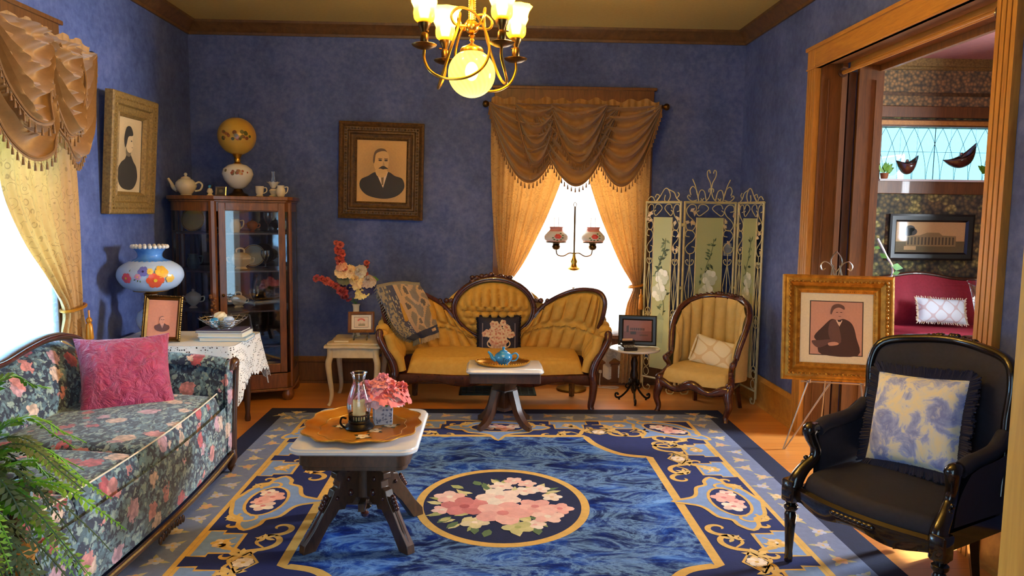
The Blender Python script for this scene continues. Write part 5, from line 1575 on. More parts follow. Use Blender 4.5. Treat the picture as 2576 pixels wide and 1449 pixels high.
# small framed print on the white table
def d_flower(poly, asp):
    full(poly, lin(236,222,200)); poly([(-.74,-.74),(.74,-.74),(.74,.74),(-.74,.74)], lin(90,60,40), 1); poly([(-.71,-.69),(.71,-.69),(.71,.69),(-.71,.69)], lin(232,206,180), 2)
    for k in range(7): a = .35+.4*k; poly([(.0+.32*cos(a)+.10*p[0], .15+.3*sin(a)+.12*p[1]) for p in ell(0,0,1,1,10)], lin(222,110,96), 3+.1*k)
    for k in range(7): poly([(-.3+.1*k, -.5), (-.25+.1*k, -.1+.05*(k % 3)), (-.2+.1*k, -.5)], lin(120,112,70), 3)
c = at(908, 818, 5.90); ch = wz
M = Matrix.Translation((c.x, 5.92, wz+.055+.082)) @ Matrix.Rotation(radians(-12), 4, 'X') @ Matrix.Rotation(radians(-1), 4, 'Y')
framed('small_print', 'small wood framed flower print on a stand on the cream side table', 'picture', .205, .165, .026, M,
       [(0,0),(0,.016),(.008,.02),(.02,.016),(.026,.006)], 'cabinet_wood', d_flower)
st = thing('plate_stand', 'little clear stand under the small flower print', 'stand', (c.x, 5.92, wz))
for sx in (-.05,.05):
    MB().tube(spline([(c.x+sx,5.855,wz+.035),(c.x+sx,5.86,wz+.006),(c.x+sx,5.90,wz+.035),(c.x+sx,5.925,wz+.052),(c.x+sx,5.99,wz+.004)], 5), .006, 8).build('bracket', 'glass_tint', st)
MB().tube([(c.x-.05,5.90,wz+.03),(c.x+.05,5.90,wz+.03)], .005, 8).build('crossbar', 'glass_tint', st)
bk = thing('small_book', 'small cream booklet lying on the cream side table', 'book', (-1.13, 5.83, wz))
MB().cbox(-1.19,-1.075,5.78,5.90,wz,wz+.012,.002).xf(Matrix.Identity(4)).build('cover', 'cream_paint', bk, 0)
MB().box(-1.187,-1.078,5.777,5.897,wz+.002,wz+.010).build('pages', 'paper', bk, 0)
# photograph on the lace table
LZ = .632
def d_pink(poly, asp):
    full(poly, lin(226,146,112)); bust(poly, asp, lin(226,146,112), lin(232,160,130), lin(110,64,54), lin(150,92,76), 1, False, cy=-.25, sc=.62, soft=False)
M = Matrix.Translation((-2.13, 4.955, LZ+.152)) @ Matrix.Rotation(radians(13), 4, 'Z') @ Matrix.Rotation(radians(-14), 4, 'X') @ Matrix.Rotation(radians(3.5), 4, 'Y')
framed('photo_frame', 'antique brass photo frame with a pink-toned portrait on the lace table', 'picture', .235, .30, .03, M,
       [(0,0),(0,.014),(.006,.02),(.012,.016),(.018,.02),(.03,.006)], 'old_brass', d_pink,
       [(.004,.016,.006,.014,'old_brass')])
# framed picture on the round table
def d_town(poly, asp):
    full(poly, lin(150,96,92)); poly([(-1,-1),(1,-1),(1,-.05),(-1,-.1)], lin(120,72,72), 1)
    for k in range(8): x = -.5+.13*k; poly([(x,.0),(x+.08,.0),(x+.08,.25),(x,.25)], lin(60,40,44), 2)
    poly([(-.5,-.4),(-.1,-.4),(-.1,-.1),(-.5,-.1)], lin(60,40,44), 3)
    for k in range(6): poly([(.2+.1*k+.05*p[0], -.45+.09*p[1]) for p in ell(0,0,1,1,8)], lin(86,54,54), 3)
    poly([(-.78,-.2),(-.62,-.2),(-.62,.5),(-.78,.4)], lin(70,46,48), 2)
c = at(1606, 832, 5.98)
M = Matrix.Translation((c.x, 6.02, rz+.125)) @ Matrix.Rotation(radians(-10), 4, 'Z') @ Matrix.Rotation(radians(-12), 4, 'X')
framed('tabletop_picture', 'black framed street photograph leaning on the round pedestal table', 'picture', .305, .245, .04, M,
       [(0,0),(0,.016),(.01,.02),(.03,.018),(.034,.012),(.04,.006)], 'frame_black', d_town)
# miniature typewriter
tw = thing('toy_typewriter', 'tiny black model typewriter on the round pedestal table', 'ornament', (1.10, 5.84, rz))
TM = Matrix.Translation((1.10, 5.84, rz)) @ Matrix.Rotation(radians(10), 4, 'Z')
b = MB(); b.cbox(-.058,.058,-.06,.05,0,.025,.006); b.cbox(-.05,.05,-.005,.05,.025,.05,.006); b.xf(TM).build('body', 'black_plastic', tw, 0)
b = MB()
for j in range(3):
    for i in range(9): b.ball((-.044+.011*i, -.05+.014*j, .028+.005*j), .0042, 6, 4)
b.xf(TM).build('keys', 'steel', tw, 60)['kind'] = 'stuff'
MB().tube([(-.062,.03,.062),(.062,.03,.062)], .011, 12).xf(TM).build('platen', 'black_plastic', tw)
b = MB(); b.box(-.042,.042,.022,.024,.06,.085); b.xf(TM).build('paper_sheet', 'steel', tw, 0)
# ================================================================== CHINA CABINET
CB = thing('china_cabinet', 'oak china cabinet with curved glass in the back left corner', 'cabinet', (-2.02, 6.05, 0))
zt = 1.60
A_, B_, C_ = Vector((-2.49, 6.27, 0)), Vector((-2.135, 5.985, 0)), Vector((-1.645, 6.075, 0))
# plan outline (front): left curved side from the wall to B, door B-C, right side back to the wall
curve = [(-2.505,6.40)]+[(p[0], p[1]) for p in spline([(-2.50,6.16),(-2.475,5.97),(-2.39,5.83),(-2.20,5.75),(-2.05,5.74)], 6)]
door = [(-2.05,5.74),(-1.585,5.92)]
right = [(-1.585,5.92),(-1.565,5.98),(-1.585,6.2),(-1.62,6.40)]
outline = curve+[door[1]]+right[1:]
def plan(b, out, z0, z1, off=0, col=None):
    c = Vector((-2.03, 6.12)); pts = []
    for x, y in out:
        d = Vector((x, y))-c; d = d.normalized() if d.length else d
        yy = y+d.y*off
        pts.append((x+d.x*off if x > -2.49 else x, min(yy, 6.42)))
    return b.prism(pts[::-1], (0,0,z0), UX, UY, (0,0,z1-z0), col)
b = MB(); plan(b, outline, zt-.03, zt, .03); plan(b, outline, zt-.045, zt-.03, .015); b.build('top', 'cabinet_wood', CB, 20, mods=BEV(.004))
b = MB(); plan(b, outline, .10, .22, .0); plan(b, outline, .08, .10, .012); b.build('base', 'cabinet_wood', CB, 20, mods=BEV(.004))
b = MB(); plan(b, outline, zt-.115, zt-.045, .0); b.build('frieze', 'cabinet_wood', CB, 20)
b = MB(); b.box(-2.50,-1.62,6.39,6.41,.1,zt-.03); b.build('back_board', 'dark_wood', CB, 0)
b = MB(); b.box(-2.46,-1.66,6.378,6.384,.5,zt-.12); b.build('mirror', 'mirror', CB, 0)
def post(x, y, w, z0=.1, z1=zt-.04, n=8):
    MB().lathe([(w,z0),(w,z1)], (x,y,0), n).build('stile', 'cabinet_wood', CB, 40)
post(-2.075,5.742,.030); post(-2.487,6.20,.022); post(-1.57,5.985,.02)
# door frame
d = (Vector((-1.585,5.92,0))-Vector((-2.035,5.745,0))); L = d.length; dx = d.normalized(); nn = Vector((dx.y, -dx.x, 0))
def dbox(b, s0, s1, z0, z1, t0=-.012, t1=.012):
    o = Vector((-2.035,5.745,0))
    b.obox(o+dx*(s0+s1)/2+nn*(t0+t1)/2+Vector((0,0,(z0+z1)/2)), dx*(s1-s0)/2, nn*(t1-t0)/2, (0,0,(z1-z0)/2))
b = MB(); dbox(b,0,.05,.23,zt-.05); dbox(b,L-.05,L,.23,zt-.05); dbox(b,.05,L-.05,zt-.11,zt-.05); dbox(b,.05,L-.05,.23,.30)
dr_ = b.build('door', 'cabinet_wood', CB, 0, mods=BEV(.004))
b = MB(); dbox(b,.05,L-.05,.30,zt-.11,-.002,.002); b.build('pane', 'glass', dr_, 0)
MB().ball(Vector((-2.035,5.745,.85))+dx*.025+nn*.02, .012, 10, 6).build('knob', 'old_brass', dr_)
# carved feet at stile bottom
for x, y in ((-2.075,5.745),(-1.59,5.95),(-2.45,6.3),(-1.64,6.33)):
    MB().lathe([(.03,0),(.045,.02),(.05,.05),(.036,.075),(.034,.1)], (x,y,0), 12).build('foot', 'cabinet_wood', CB, 50)
b = MB(); rn = random.Random(1)
for k in range(10): b.ball((-2.075+rn.uniform(-.02,.02), 5.714, .74+.012*k), .014, 8, 5)
b.build('stile_carving', 'cabinet_wood', CB, 60)
# curved glass left and right
def gl(pts, z0, z1):
    b = MB(); n = len(pts)
    for i in range(n-1):
        b.add([(pts[i][0],pts[i][1],z0),(pts[i+1][0],pts[i+1][1],z0),(pts[i+1][0],pts[i+1][1],z1),(pts[i][0],pts[i][1],z1)], [(0,1,2,3)])
    return b
gl([(x, y) for x, y in curve[1:-1]], .22, zt-.115).build('curved_pane', 'glass', CB, 60)
gl(right, .22, zt-.115).build('curved_pane', 'glass', CB, 60)
inner = [(x, y) for x, y in outline]
SH = [.44, .72, 1.03, 1.32]
for z in SH:
    b = MB(); plan(b, outline, z-.012, z, -.035); b.build('shelf', 'dark_wood', CB, 0)
# contents
def dish(name, lab, c, fn, cat='dish'):
    c = (c[0], c[1], c[2]+.0008); r = thing(name, lab, cat, c); fn(r, Vector(c)); return r
def tureen(r, c, s=1.0, mat='porcelain'):
    MB().lathe([(.05*s,0),(.055*s,.006*s),(.04*s,.02*s),(.07*s,.045*s),(.085*s,.08*s),(.082*s,.095*s)], c, 6).build('bowl', mat, r, 30)
    MB().lathe([(.085*s,.096*s),(.08*s,.105*s),(.05*s,.125*s),(.03*s,.132*s)], c, 6).build('lid', mat, r, 30)
    MB().tube([c+Vector((x*s,0,z*s)) for x, z in spline([(-.03,.13),(-.028,.155),(0,.165),(.028,.155),(.03,.13)], 4)], .007*s, 8).build('lid_handle', mat, r)
    for sg in (-1,1): MB().tube([c+Vector((sg*x*s,0,z*s)) for x, z in spline([(.07,.085),(.105,.09),(.1,.06),(.075,.05)], 4)], .006*s, 8).build('handle', mat, r)
def sugar(r, c, s=1.0, mat='porcelain'):
    MB().lathe([(.03*s,0),(.034*s,.004*s),(.018*s,.02*s),(.05*s,.05*s),(.062*s,.085*s),(.055*s,.10*s)], c, 20).build('bowl', mat, r, 50)
    MB().lathe([(.058*s,.10*s),(.05*s,.112*s),(.02*s,.13*s),(.008*s,.135*s),(.012*s,.145*s),(.002*s,.155*s)], c, 20).build('lid', mat, r, 50)
    for sg in (-1,1): MB().tube([c+Vector((sg*x*s,0,z*s)) for x, z in spline([(.055,.09),(.085,.092),(.08,.06),(.05,.05)], 4)], .005*s, 8).build('handle', mat, r)
def jug(r, c, s=1.0, mat='porcelain'):
    MB().lathe([(.03*s,0),(.034*s,.01*s),(.045*s,.04*s),(.04*s,.07*s),(.03*s,.09*s),(.036*s,.105*s)], c, 18).build('body', mat, r, 50)
    MB().tube([c+Vector((x*s,0,z*s)) for x, z in spline([(.034,.09),(.065,.09),(.06,.05),(.042,.03)], 4)], .005*s, 8).build('handle', mat, r)
def goblet(r, c, s=1.0, mat='glass_tint'):
    MB().lathe([(.03*s,0),(.028*s,.004*s),(.005*s,.012*s),(.005*s,.05*s),(.02*s,.07*s),(.032*s,.10*s),(.03*s,.13*s)], c, 18, cap=False).build('bowl', mat, r, 50)
    MB().tube([c+Vector((.03*s*cos(a),.03*s*sin(a),.13*s)) for a in [2*pi*i/20 for i in range(20)]], .0015, 5, True).build('rim', mat, r)
def plate(r, c, s=1.0, mat='porcelain'):
    b = MB().lathe([(.001,.0),(.06*s,.0),(.09*s,.012*s),(.092*s,.014*s),(.06*s,.005*s),(.001,.005*s)], (0,0,0), 28)
    b.xf(Matrix.Translation(c+Vector((0,0,.092*s))) @ Matrix.Rotation(radians(78), 4, 'X')).build('well', mat, r, 50)
    b = MB().tube([(.085*s*cos(a), .085*s*sin(a), .012*s) for a in [2*pi*i/28 for i in range(28)]], .003, 5, True)
    b.xf(Matrix.Translation(c+Vector((0,0,.092*s))) @ Matrix.Rotation(radians(78), 4, 'X')).build('gilt_rim', 'gilt', r)
dish('tureen', 'square cream tureen with lid on the cabinet middle shelf', at(605, 670, 6.0).to_tuple()[:2]+(SH[2],), lambda r, c: tureen(r, c, 1.0))
dish('sugar_bowl', 'lidded cream sugar bowl low in the curved end of the cabinet', at(487, 780, 5.98).to_tuple()[:2]+(SH[1],), lambda r, c: sugar(r, c, 1.0))
dish('porcelain_jug', 'cream porcelain jug on the cabinet top shelf behind the door', at(592, 580, 6.0).to_tuple()[:2]+(SH[3],), lambda r, c: jug(r, c, 1.0))
dish('gilt_plate', 'yellow glazed plate standing in the curved end of the cabinet', at(487, 580, 6.05).to_tuple()[:2]+(SH[3],), lambda r, c: plate(r, c, 1.0, 'globe_yellow'))
dish('rose_dish', 'small rose-coloured dish on the cabinet top shelf', at(635, 582, 6.05).to_tuple()[:2]+(SH[3],), lambda r, c: sugar(r, c, .7, 'clay'))
dish('crystal_goblet', 'cut glass goblet beside the tureen in the cabinet', at(668, 670, 6.1).to_tuple()[:2]+(SH[2],), lambda r, c: goblet(r, c, 1.1))
dish('crystal_goblet', 'cut glass goblet on the lower shelf behind the cabinet door', at(640, 770, 6.0).to_tuple()[:2]+(SH[1],), lambda r, c: goblet(r, c, 1.2))
dish('crystal_goblet', 'cut glass goblet at the right end of the cabinet top shelf', at(675, 582, 6.08).to_tuple()[:2]+(SH[3],), lambda r, c: goblet(r, c, 1.2))
dish('cream_plate', 'cream plate standing behind the tureen in the cabinet', at(640, 670, 6.26).to_tuple()[:2]+(SH[2],), lambda r, c: plate(r, c, 1.0))
dish('covered_dish', 'low covered dish on the bottom lit shelf of the cabinet', at(600, 770, 6.05).to_tuple()[:2]+(SH[1],), lambda r, c: tureen(r, c, .75))
dish('green_jug', 'dark green jug in the curved end of the cabinet', at(487, 670, 6.0).to_tuple()[:2]+(SH[2],), lambda r, c: jug(r, c, 1.1, 'green_iron'))

# ---- on top of the cabinet
def put(px, Y): p = at(px, 480, Y); return Vector((p.x, Y, zt+.0005))
c = put(468, 5.98); r = thing('teapot', 'cream porcelain teapot on top of the china cabinet', 'teapot', c); teapot_shape(r, c, 1.28, 'porcelain', squash=.9)
c = put(528, 5.92); r = thing('figurine', 'tiny blue and white figurine on top of the china cabinet', 'ornament', c)
MB().lathe([(.022,0),(.024,.006),(.014,.014),(.024,.03),(.016,.055),(.008,.06)], c, 14).build('body', 'porcelain', r, 50); MB().ball(c+Vector((0,0,.07)), .014, 10, 6).build('head', 'porcelain_blue', r)
b = MB(); b.tube([c+Vector((-.02,-.01,.01)), c+Vector((.025,0,.085))], .007, 6); b.build('staff', 'navy_velvet', r)
c = put(556, 5.95)
def d_sil(poly, asp): full(poly, lin(70,66,62)); poly([(.5*p[0], .1+.55*p[1]) for p in ell(0,0,1,1,14)], lin(120,112,100), 1)
M = Matrix.Translation(c+Vector((0,.0,.036))) @ Matrix.Rotation(radians(-12), 4, 'X')
framed('tiny_frame', 'tiny pewter photo frame on top of the china cabinet', 'picture', .085, .072, .012, M, [(0,0),(0,.008),(.006,.011),(.012,.004)], 'steel', d_sil)
c = put(653, 5.95); r = thing('mug', 'small cream handled mug on top of the china cabinet', 'mug', c)
MB().lathe([(.026,0),(.028,.004),(.022,.014),(.03,.03),(.033,.078),(.035,.08),(.031,.078),(.026,.02),(.001,.016)], c, 20).build('cup', 'porcelain', r, 50)
MB().tube([c+Vector(q) for q in spline([(.03,0,.068),(.052,0,.066),(.054,0,.04),(.03,0,.024)], 4)], .004, 8).build('handle', 'porcelain', r)
c = put(706, 6.02); r = thing('cream_jug', 'small cream jug at the right end of the cabinet top', 'jug', c); jug(r, c, .85)
c = put(688, 6.08); r = thing('oil_lamp', 'miniature glass oil lamp with ruffled shade on the china cabinet', 'lamp', c)
MB().lathe([(.035,0),(.037,.008),(.02,.02),(.03,.035),(.034,.05),(.02,.065)], c, 18).build('font', 'porcelain', r, 50)
MB().lathe([(.016,.07),(.022,.08),(.038,.105),(.05,.118)], c, 24, cap=False, warp=lambda R, z, a, i: (R, z+(.006*cos(a*10) if i == 3 else 0))).build('shade', 'milk_glass', r, 50)
MB().lathe([(.012,.07),(.016,.12),(.011,.17),(.012,.2)], c, 16, cap=False).build('chimney', 'glass', r, 50)
# globe lamp
def painted_spots(b, c, fn, spots, col, n=8):
    pass
def globe_lamp():
    c = put(599, 6.08); r = thing('globe_lamp', 'painted double globe parlour lamp on top of the china cabinet', 'lamp', c)
    MB().lathe([(.075,0),(.08,.008),(.07,.02),(.045,.03),(.035,.05),(.03,.06)], c, 28).build('foot', 'old_brass', r, 50)
    MB().lathe([(.03,.06),(.06,.075),(.10,.125),(.118,.175),(.108,.215),(.07,.245),(.035,.255)], c, 32).build('font', 'milk_glass', r, 60)
    MB().lathe([(.034,.255),(.02,.27),(.026,.285),(.02,.30),(.03,.315),(.04,.335)], c, 20).build('burner', 'brass', r, 50)
    R = .145; zc = .335+.135
    MB().lathe([(R*sin(t), zc-R*cos(t)) for t in [.3+(pi-.55)*i/18 for i in range(19)]], c, 36).build('globe', 'globe_yellow', r, 60)
    MB().lathe([(.018,zc+.135),(.018,zc+.18)], c, 14, cap=False).build('chimney', 'glass', r, 50)
    b = MB(); rn = random.Random(6)
    def spot(az, el, R_, cz, col, s):
        n = 8; pts = []
        o = lambda a_, e_: c+Vector((R_*cos(e_)*sin(a_), -R_*cos(e_)*cos(a_), cz+R_*sin(e_)))
        b.add([o(az, el)]+[o(az+s*cos(2*pi*i/n), el+s*sin(2*pi*i/n)) for i in range(n)], [(0, i+1, (i+1) % n+1) for i in range(n)], col)
    for k in range(26):
        az = rn.uniform(-.5,1.1); el = rn.uniform(-.25,.2)
        spot(az, el, R+.002+.0002*k, zc, rn.choice([lin(120,70,40), lin(110,96,40), lin(150,90,50), lin(80,80,40)]), rn.uniform(.06,.12))
    for k in range(18):
        az = rn.uniform(-.9,1.0); spot(az, rn.uniform(.05,.3), .119+.0002*k, .165, rn.choice([lin(150,100,80), lin(120,110,80), lin(160,90,70)]), rn.uniform(.06,.12))
    b.build('painted_flowers', 'gloss_print', r, 60)['kind'] = 'stuff'
globe_lamp()

# ================================================================== LACE-COVERED TABLE
LX0, LX1, LY0, LY1 = -2.46, -1.63, 4.80, 5.40
lt = thing('lamp_table', 'low table hidden under a white lace cloth beside the floral sofa', 'table', ((LX0+LX1)/2, (LY0+LY1)/2, 0))
MB().cbox(LX0+.03, LX1-.03, LY0+.03, LY1-.03, LZ-.03, LZ-.006, .008).build('top', 'dark_wood', lt, 0)
b = MB(); b.box(LX0+.07,LX1-.07,LY0+.07,LY1-.07,LZ-.11,LZ-.03); b.build('apron', 'dark_wood', lt, 0)
for x in (LX0+.08, LX1-.08):
    for y in (LY0+.08, LY1-.08):
        MB().lathe([(.018,0),(.022,.02),(.016,.06),(.026,.2),(.02,.4),(.028,.5),(.028,.56)], (x,y,0), 12).build('leg', 'dark_wood', lt, 50)
tc = thing('lace_cloth', 'white crocheted lace tablecloth hanging over the lamp table', 'tablecloth', ((LX0+LX1)/2, (LY0+LY1)/2, LZ))
cx_, cy_ = (LX0+LX1)/2, (LY0+LY1)/2; hx, hy = (LX1-LX0)/2, (LY1-LY0)/2
MB().add(*(lambda q: ([(x, y, LZ-.002) for x, y in q], [tuple(range(len(q)))]))(rounded_rect(LX0,LX1,LY0,LY1,.04))).build('top_panel', 'cloth_white', tc, 0)
rr = rounded_rect(LX0,LX1,LY0,LY1,.04,6); per = []
for i in range(len(rr)):
    p, q = rr[i], rr[(i+1) % len(rr)]; n = max(1, int(sqrt((p[0]-q[0])**2+(p[1]-q[1])**2)/.012))
    for k in range(n): per.append((lerp(p[0],q[0],k/n), lerp(p[1],q[1],k/n)))
NP = len(per)
def skirt(i, v):
    x, y = per[i % NP]; t = i/NP*2*pi
    nx, ny = x-cx_, y-cy_; cn = min(1, (abs(nx)/hx))*min(1, abs(ny)/hy)
    L = sqrt(nx*nx+ny*ny); nx/=L; ny/=L
    drop = .24+.17*max(0, cn-.75)/.25+.012*sin(i*.55)
    fold = (.006+.05*v)*(.5+.5*sin(i*.20+1.2*sin(i*.045)))+.02*v
    z = LZ-.002-drop*v
    return (max(XL+.005, x+nx*fold), y+ny*fold, z)
b = MB(); NV = 10
vs = [skirt(i, j/NV) for j in range(NV+1) for i in range(NP)]
b.add(vs, [(j*NP+i, j*NP+(i+1) % NP, (j+1)*NP+(i+1) % NP, (j+1)*NP+i) for j in range(NV) for i in range(NP)])
b.build('lace_skirt', 'lace', tc, 70)
b = MB()
for i in range(0, NP, 3):
    p = Vector(skirt(i, 1)); q = Vector(skirt(i+3, 1)); m = (p+q)/2
    b.add([p, q, m+Vector((0,0,-.022))], [(0,1,2)])
b.build('scalloped_edge', 'cloth_white', tc, 0)['kind'] = 'stuff'
# ---- on the lace table
simple('neck_blue', lin(70,130,206), .25, 0, lin(100,156,220), 20)
def blue_lamp():
    c = Vector((-2.275, 5.13, LZ)); r = thing('parlour_lamp', 'pale blue glass parlour lamp painted with red flowers on the lace table', 'lamp', c)
    MB().lathe([(.075,0),(.08,.01),(.06,.02),(.035,.03)], c, 28).build('foot', 'old_brass', r, 50)
    MB().lathe([(.035,.03),(.07,.05),(.095,.09),(.10,.13),(.085,.17),(.05,.195),(.04,.22),(.055,.245),(.05,.27),(.035,.285)], c, 32).build('font', 'opal_blue', r, 60)
    MB().lathe([(.03,.285),(.05,.295),(.03,.305),(.11,.315),(.112,.325),(.09,.328)], c, 32).build('shade_ring', 'brass', r, 50)
    sh = [(.108,.318),(.165,.345),(.20,.39),(.208,.43),(.19,.475),(.14,.51),(.09,.53),(.075,.55),(.08,.575),(.108,.61)]
    S0 = spline(sh, 4)
    MB().lathe([(p[0], p[1]) for p in S0 if p[1] < .522], c, 48, cap=False).build('shade', 'opal_blue', r, 60, mods=[('SOLIDIFY', dict(thickness=.004))])
    MB().lathe([(p[0], p[1]) for p in S0 if p[1] > .512], c, 48, cap=False, warp=lambda R, z, a, i: (R*(1+.02*cos(a*22)), z)).build('shade_neck', 'neck_blue', r, 60, mods=[('SOLIDIFY', dict(thickness=.004))])
    b = MB()
    for k in range(22): a = 2*pi*k/22; b.ball(c+Vector((.108*cos(a), .108*sin(a), .613)), .014, 8, 5)
    b.build('ruffle', 'milk_glass', r, 60)
    b = MB(); rn = random.Random(3)
    S = spline(sh, 4)
    def sp2(az, z, o=.004):
        rad_ = pl(z, [(q[1], q[0]) for q in S]); return c+Vector(((rad_+o)*sin(az), -(rad_+o)*cos(az), z))
    def fl(az, z, s, col, cc, n=6, o=.005):
        for k in range(n):
            a0 = 2*pi*k/n; ca, cz = az+.55*s*cos(a0), z+.55*s*.2*sin(a0)
            b.add([sp2(ca, cz, o+.001)]+[sp2(ca+.5*s*cos(t), cz+.5*s*.2*sin(t), o) for t in [2*pi*i/8 for i in range(8)]], [(0, i+1, (i+1) % 8+1) for i in range(8)], col)
        b.add([sp2(az+.22*s*cos(t), z+.22*s*.2*sin(t), o+.003) for t in [2*pi*i/8 for i in range(8)]], [tuple(range(8))], cc)
    for az, z in [(rn.uniform(-.25,.95), rn.uniform(.385,.47)) for _ in range(22)]:
        t0 = rn.uniform(0, 6); s = .09
        b.add([sp2(az, z, .004), sp2(az+s*.4*cos(t0+.6), z+s*.08*sin(t0+.6), .0045), sp2(az+s*cos(t0), z+s*.2*sin(t0), .004), sp2(az+s*.4*cos(t0-.6), z+s*.08*sin(t0-.6), .0045)], [(0,1,2,3)], rn.choice([lin(96,120,70), lin(120,140,90), lin(70,96,70)]))
    for az, z, s, col in ((-.32,.415,.17,lin(226,92,104)),(.55,.40,.26,lin(232,92,60)),(.75,.455,.2,lin(236,180,70)),(.2,.46,.16,lin(110,110,190)),(.05,.425,.1,lin(206,140,170)),(1.0,.41,.14,lin(236,190,90)),(.4,.46,.1,lin(240,200,100))):
        fl(az, z, s, col, lin(236,190,60) if col[0] > .5 else lin(60,40,90), 6, .006)
    b.build('painted_flowers', 'gloss_print', r, 60)['kind'] = 'stuff'
blue_lamp()
def bookk(name, lab, x0, x1, y0, y1, z, h, mat, rot=0):
    c = Vector(((x0+x1)/2, (y0+y1)/2, z)); r = thing(name, lab, 'book', c)
    M = Matrix.Translation(c) @ Matrix.Rotation(rot, 4, 'Z'); w, d_ = (x1-x0)/2, (y1-y0)/2
    b = MB(); b.box(-w,w,-d_,d_,0,.003); b.box(-w,w,-d_,d_,h-.003,h); b.box(-w,w,d_-.003,d_,0,h); b.xf(M).build('cover', mat, r, 0)
    MB().box(-w+.006,w-.006,-d_+.006,d_-.003,.003,h-.003).xf(M).build('pages', 'paper', r, 0)
simple('book_white', lin(226,226,224), .5); simple('book_dark', lin(72,54,84), .5); simple('book_blue', lin(150,180,206), .5)
bookk('book', 'pale blue book lowest of the stack on the lace table', -1.91,-1.60,4.97,5.17, LZ, .026, 'book_blue', .04)
bookk('book', 'white book in the middle of the stack on the lace table', -1.92,-1.62,4.98,5.18, LZ+.0262, .028, 'book_white', -.02)
bookk('book', 'dark purple book topmost of the stack on the lace table', -1.935,-1.63,4.985,5.185, LZ+.0544, .016, 'book_dark', .01)
def wire_bowl():
    c = Vector((-1.785, 5.09, LZ+.0708)); r = thing('wire_bowl', 'shallow silver wire bowl on top of the stacked books', 'bowl', c)
    ring_ = lambda R, z, rr=.0028: MB().tube([c+Vector((R*cos(a), R*sin(a), z)) for a in [2*pi*i/36 for i in range(36)]], rr, 6, True)
    for R, z in ((.06,.003),(.085,.02),(.108,.036),(.13,.052),(.15,.066)): ring_(R, z).build('ring', 'steel', r)
    for k in range(16):
        a = 2*pi*k/16; dd = Vector((cos(a), sin(a), 0))
        MB().tube([c+dd*R+Vector((0,0,z)) for R, z in ((.0,.003),(.06,.003),(.105,.034),(.158,.075))], .0022, 5).build('rib', 'steel', r)
    for (x, y, z, rad_, mat, lab) in ((-.03,.03,.062,.046,'lattice_cloth','tan woven ball heaped in the silver wire bowl'),(-.045,-.035,.042,.034,'porcelain_blue','blue glazed ball at the front left of the wire bowl'),(.045,-.02,.046,.038,'opal_blue','pale blue flecked ball at the right of the wire bowl')):
        o = thing('decor_ball', lab, 'ball', c+Vector((x,y,z-rad_)), group='decorative balls in the wire bowl')
        MB().ball(c+Vector((x,y,z)), rad_, 20, 12).build('core', mat, o, 60)
        b = MB()
        for k in range(5):
            ax = Vector((random.Random(k).uniform(-1,1), random.Random(k+9).uniform(-1,1), random.Random(k+20).uniform(-1,1))).normalized(); u_ = ax.orthogonal().normalized(); v_ = ax.cross(u_)
            b.tube([c+Vector((x,y,z))+(u_*cos(t)+v_*sin(t))*(rad_+.001) for t in [2*pi*i/24 for i in range(24)]], .0028, 5, True)
        b.build('wrap', mat if mat != 'porcelain_blue' else 'opal_blue', o, 60)
wire_bowl()
# ================================================================== FLORAL SOFA (along the left wall)
FS = thing('floral_sofa', 'dark floral camelback sofa with wood-trimmed back under the left window', 'sofa', (-1.85, 3.28, 0))
y0, y1 = 2.30, 4.26       # near and far ends
# camelback back: height profile along Y
def backtop(y):
    return pl(y, spl_back)
spl_back = [(p[1], p[2]) for p in [(0,q[0],q[1]) for q in spline([(2.30,.70),(2.5,.80),(2.75,.87),(3.05,.80),(3.25,.795),(3.45,.78),(3.65,.815),(3.85,.835),(4.05,.81),(4.2,.73),(4.28,.68)], 5)]]
def backf(u, v):
    y = lerp(y0, y1, u); zt_ = backtop(y)-.02
    z = lerp(.40, zt_, v)
    x = -2.13+.0*v-.10*(v-.2)+.05*sin(pi*min(1,v*1.02))*1.0
    if v > .9: x -= .05*((v-.9)/.1)**2
    return (x-.035, y, z)
MB().grid(backf, 70, 20).build('back_pad', 'sofa_floral', FS, 70)
MB().grid(lambda u, v: (-2.30, lerp(y0,y1,u), lerp(.12, backtop(lerp(y0,y1,u))-.02, v)), 40, 4, flip=True).build('back_outside', 'sofa_floral', FS, 70)
pts = [(-2.245, y, backtop(y)) for y in [lerp(y0-.01, y1+.02, i/70) for i in range(71)]]
MB().tube(pts, .022, 10, sq=(2.0,1)).build('back_rail', 'dark_wood', FS, 60)
pts = [(-2.205, y, backtop(y)+.006) for y in [lerp(y0, y1, i/70) for i in range(71)]]
MB().tube(pts, .009, 8).build('rail_bead', 'red_wood', FS, 60)
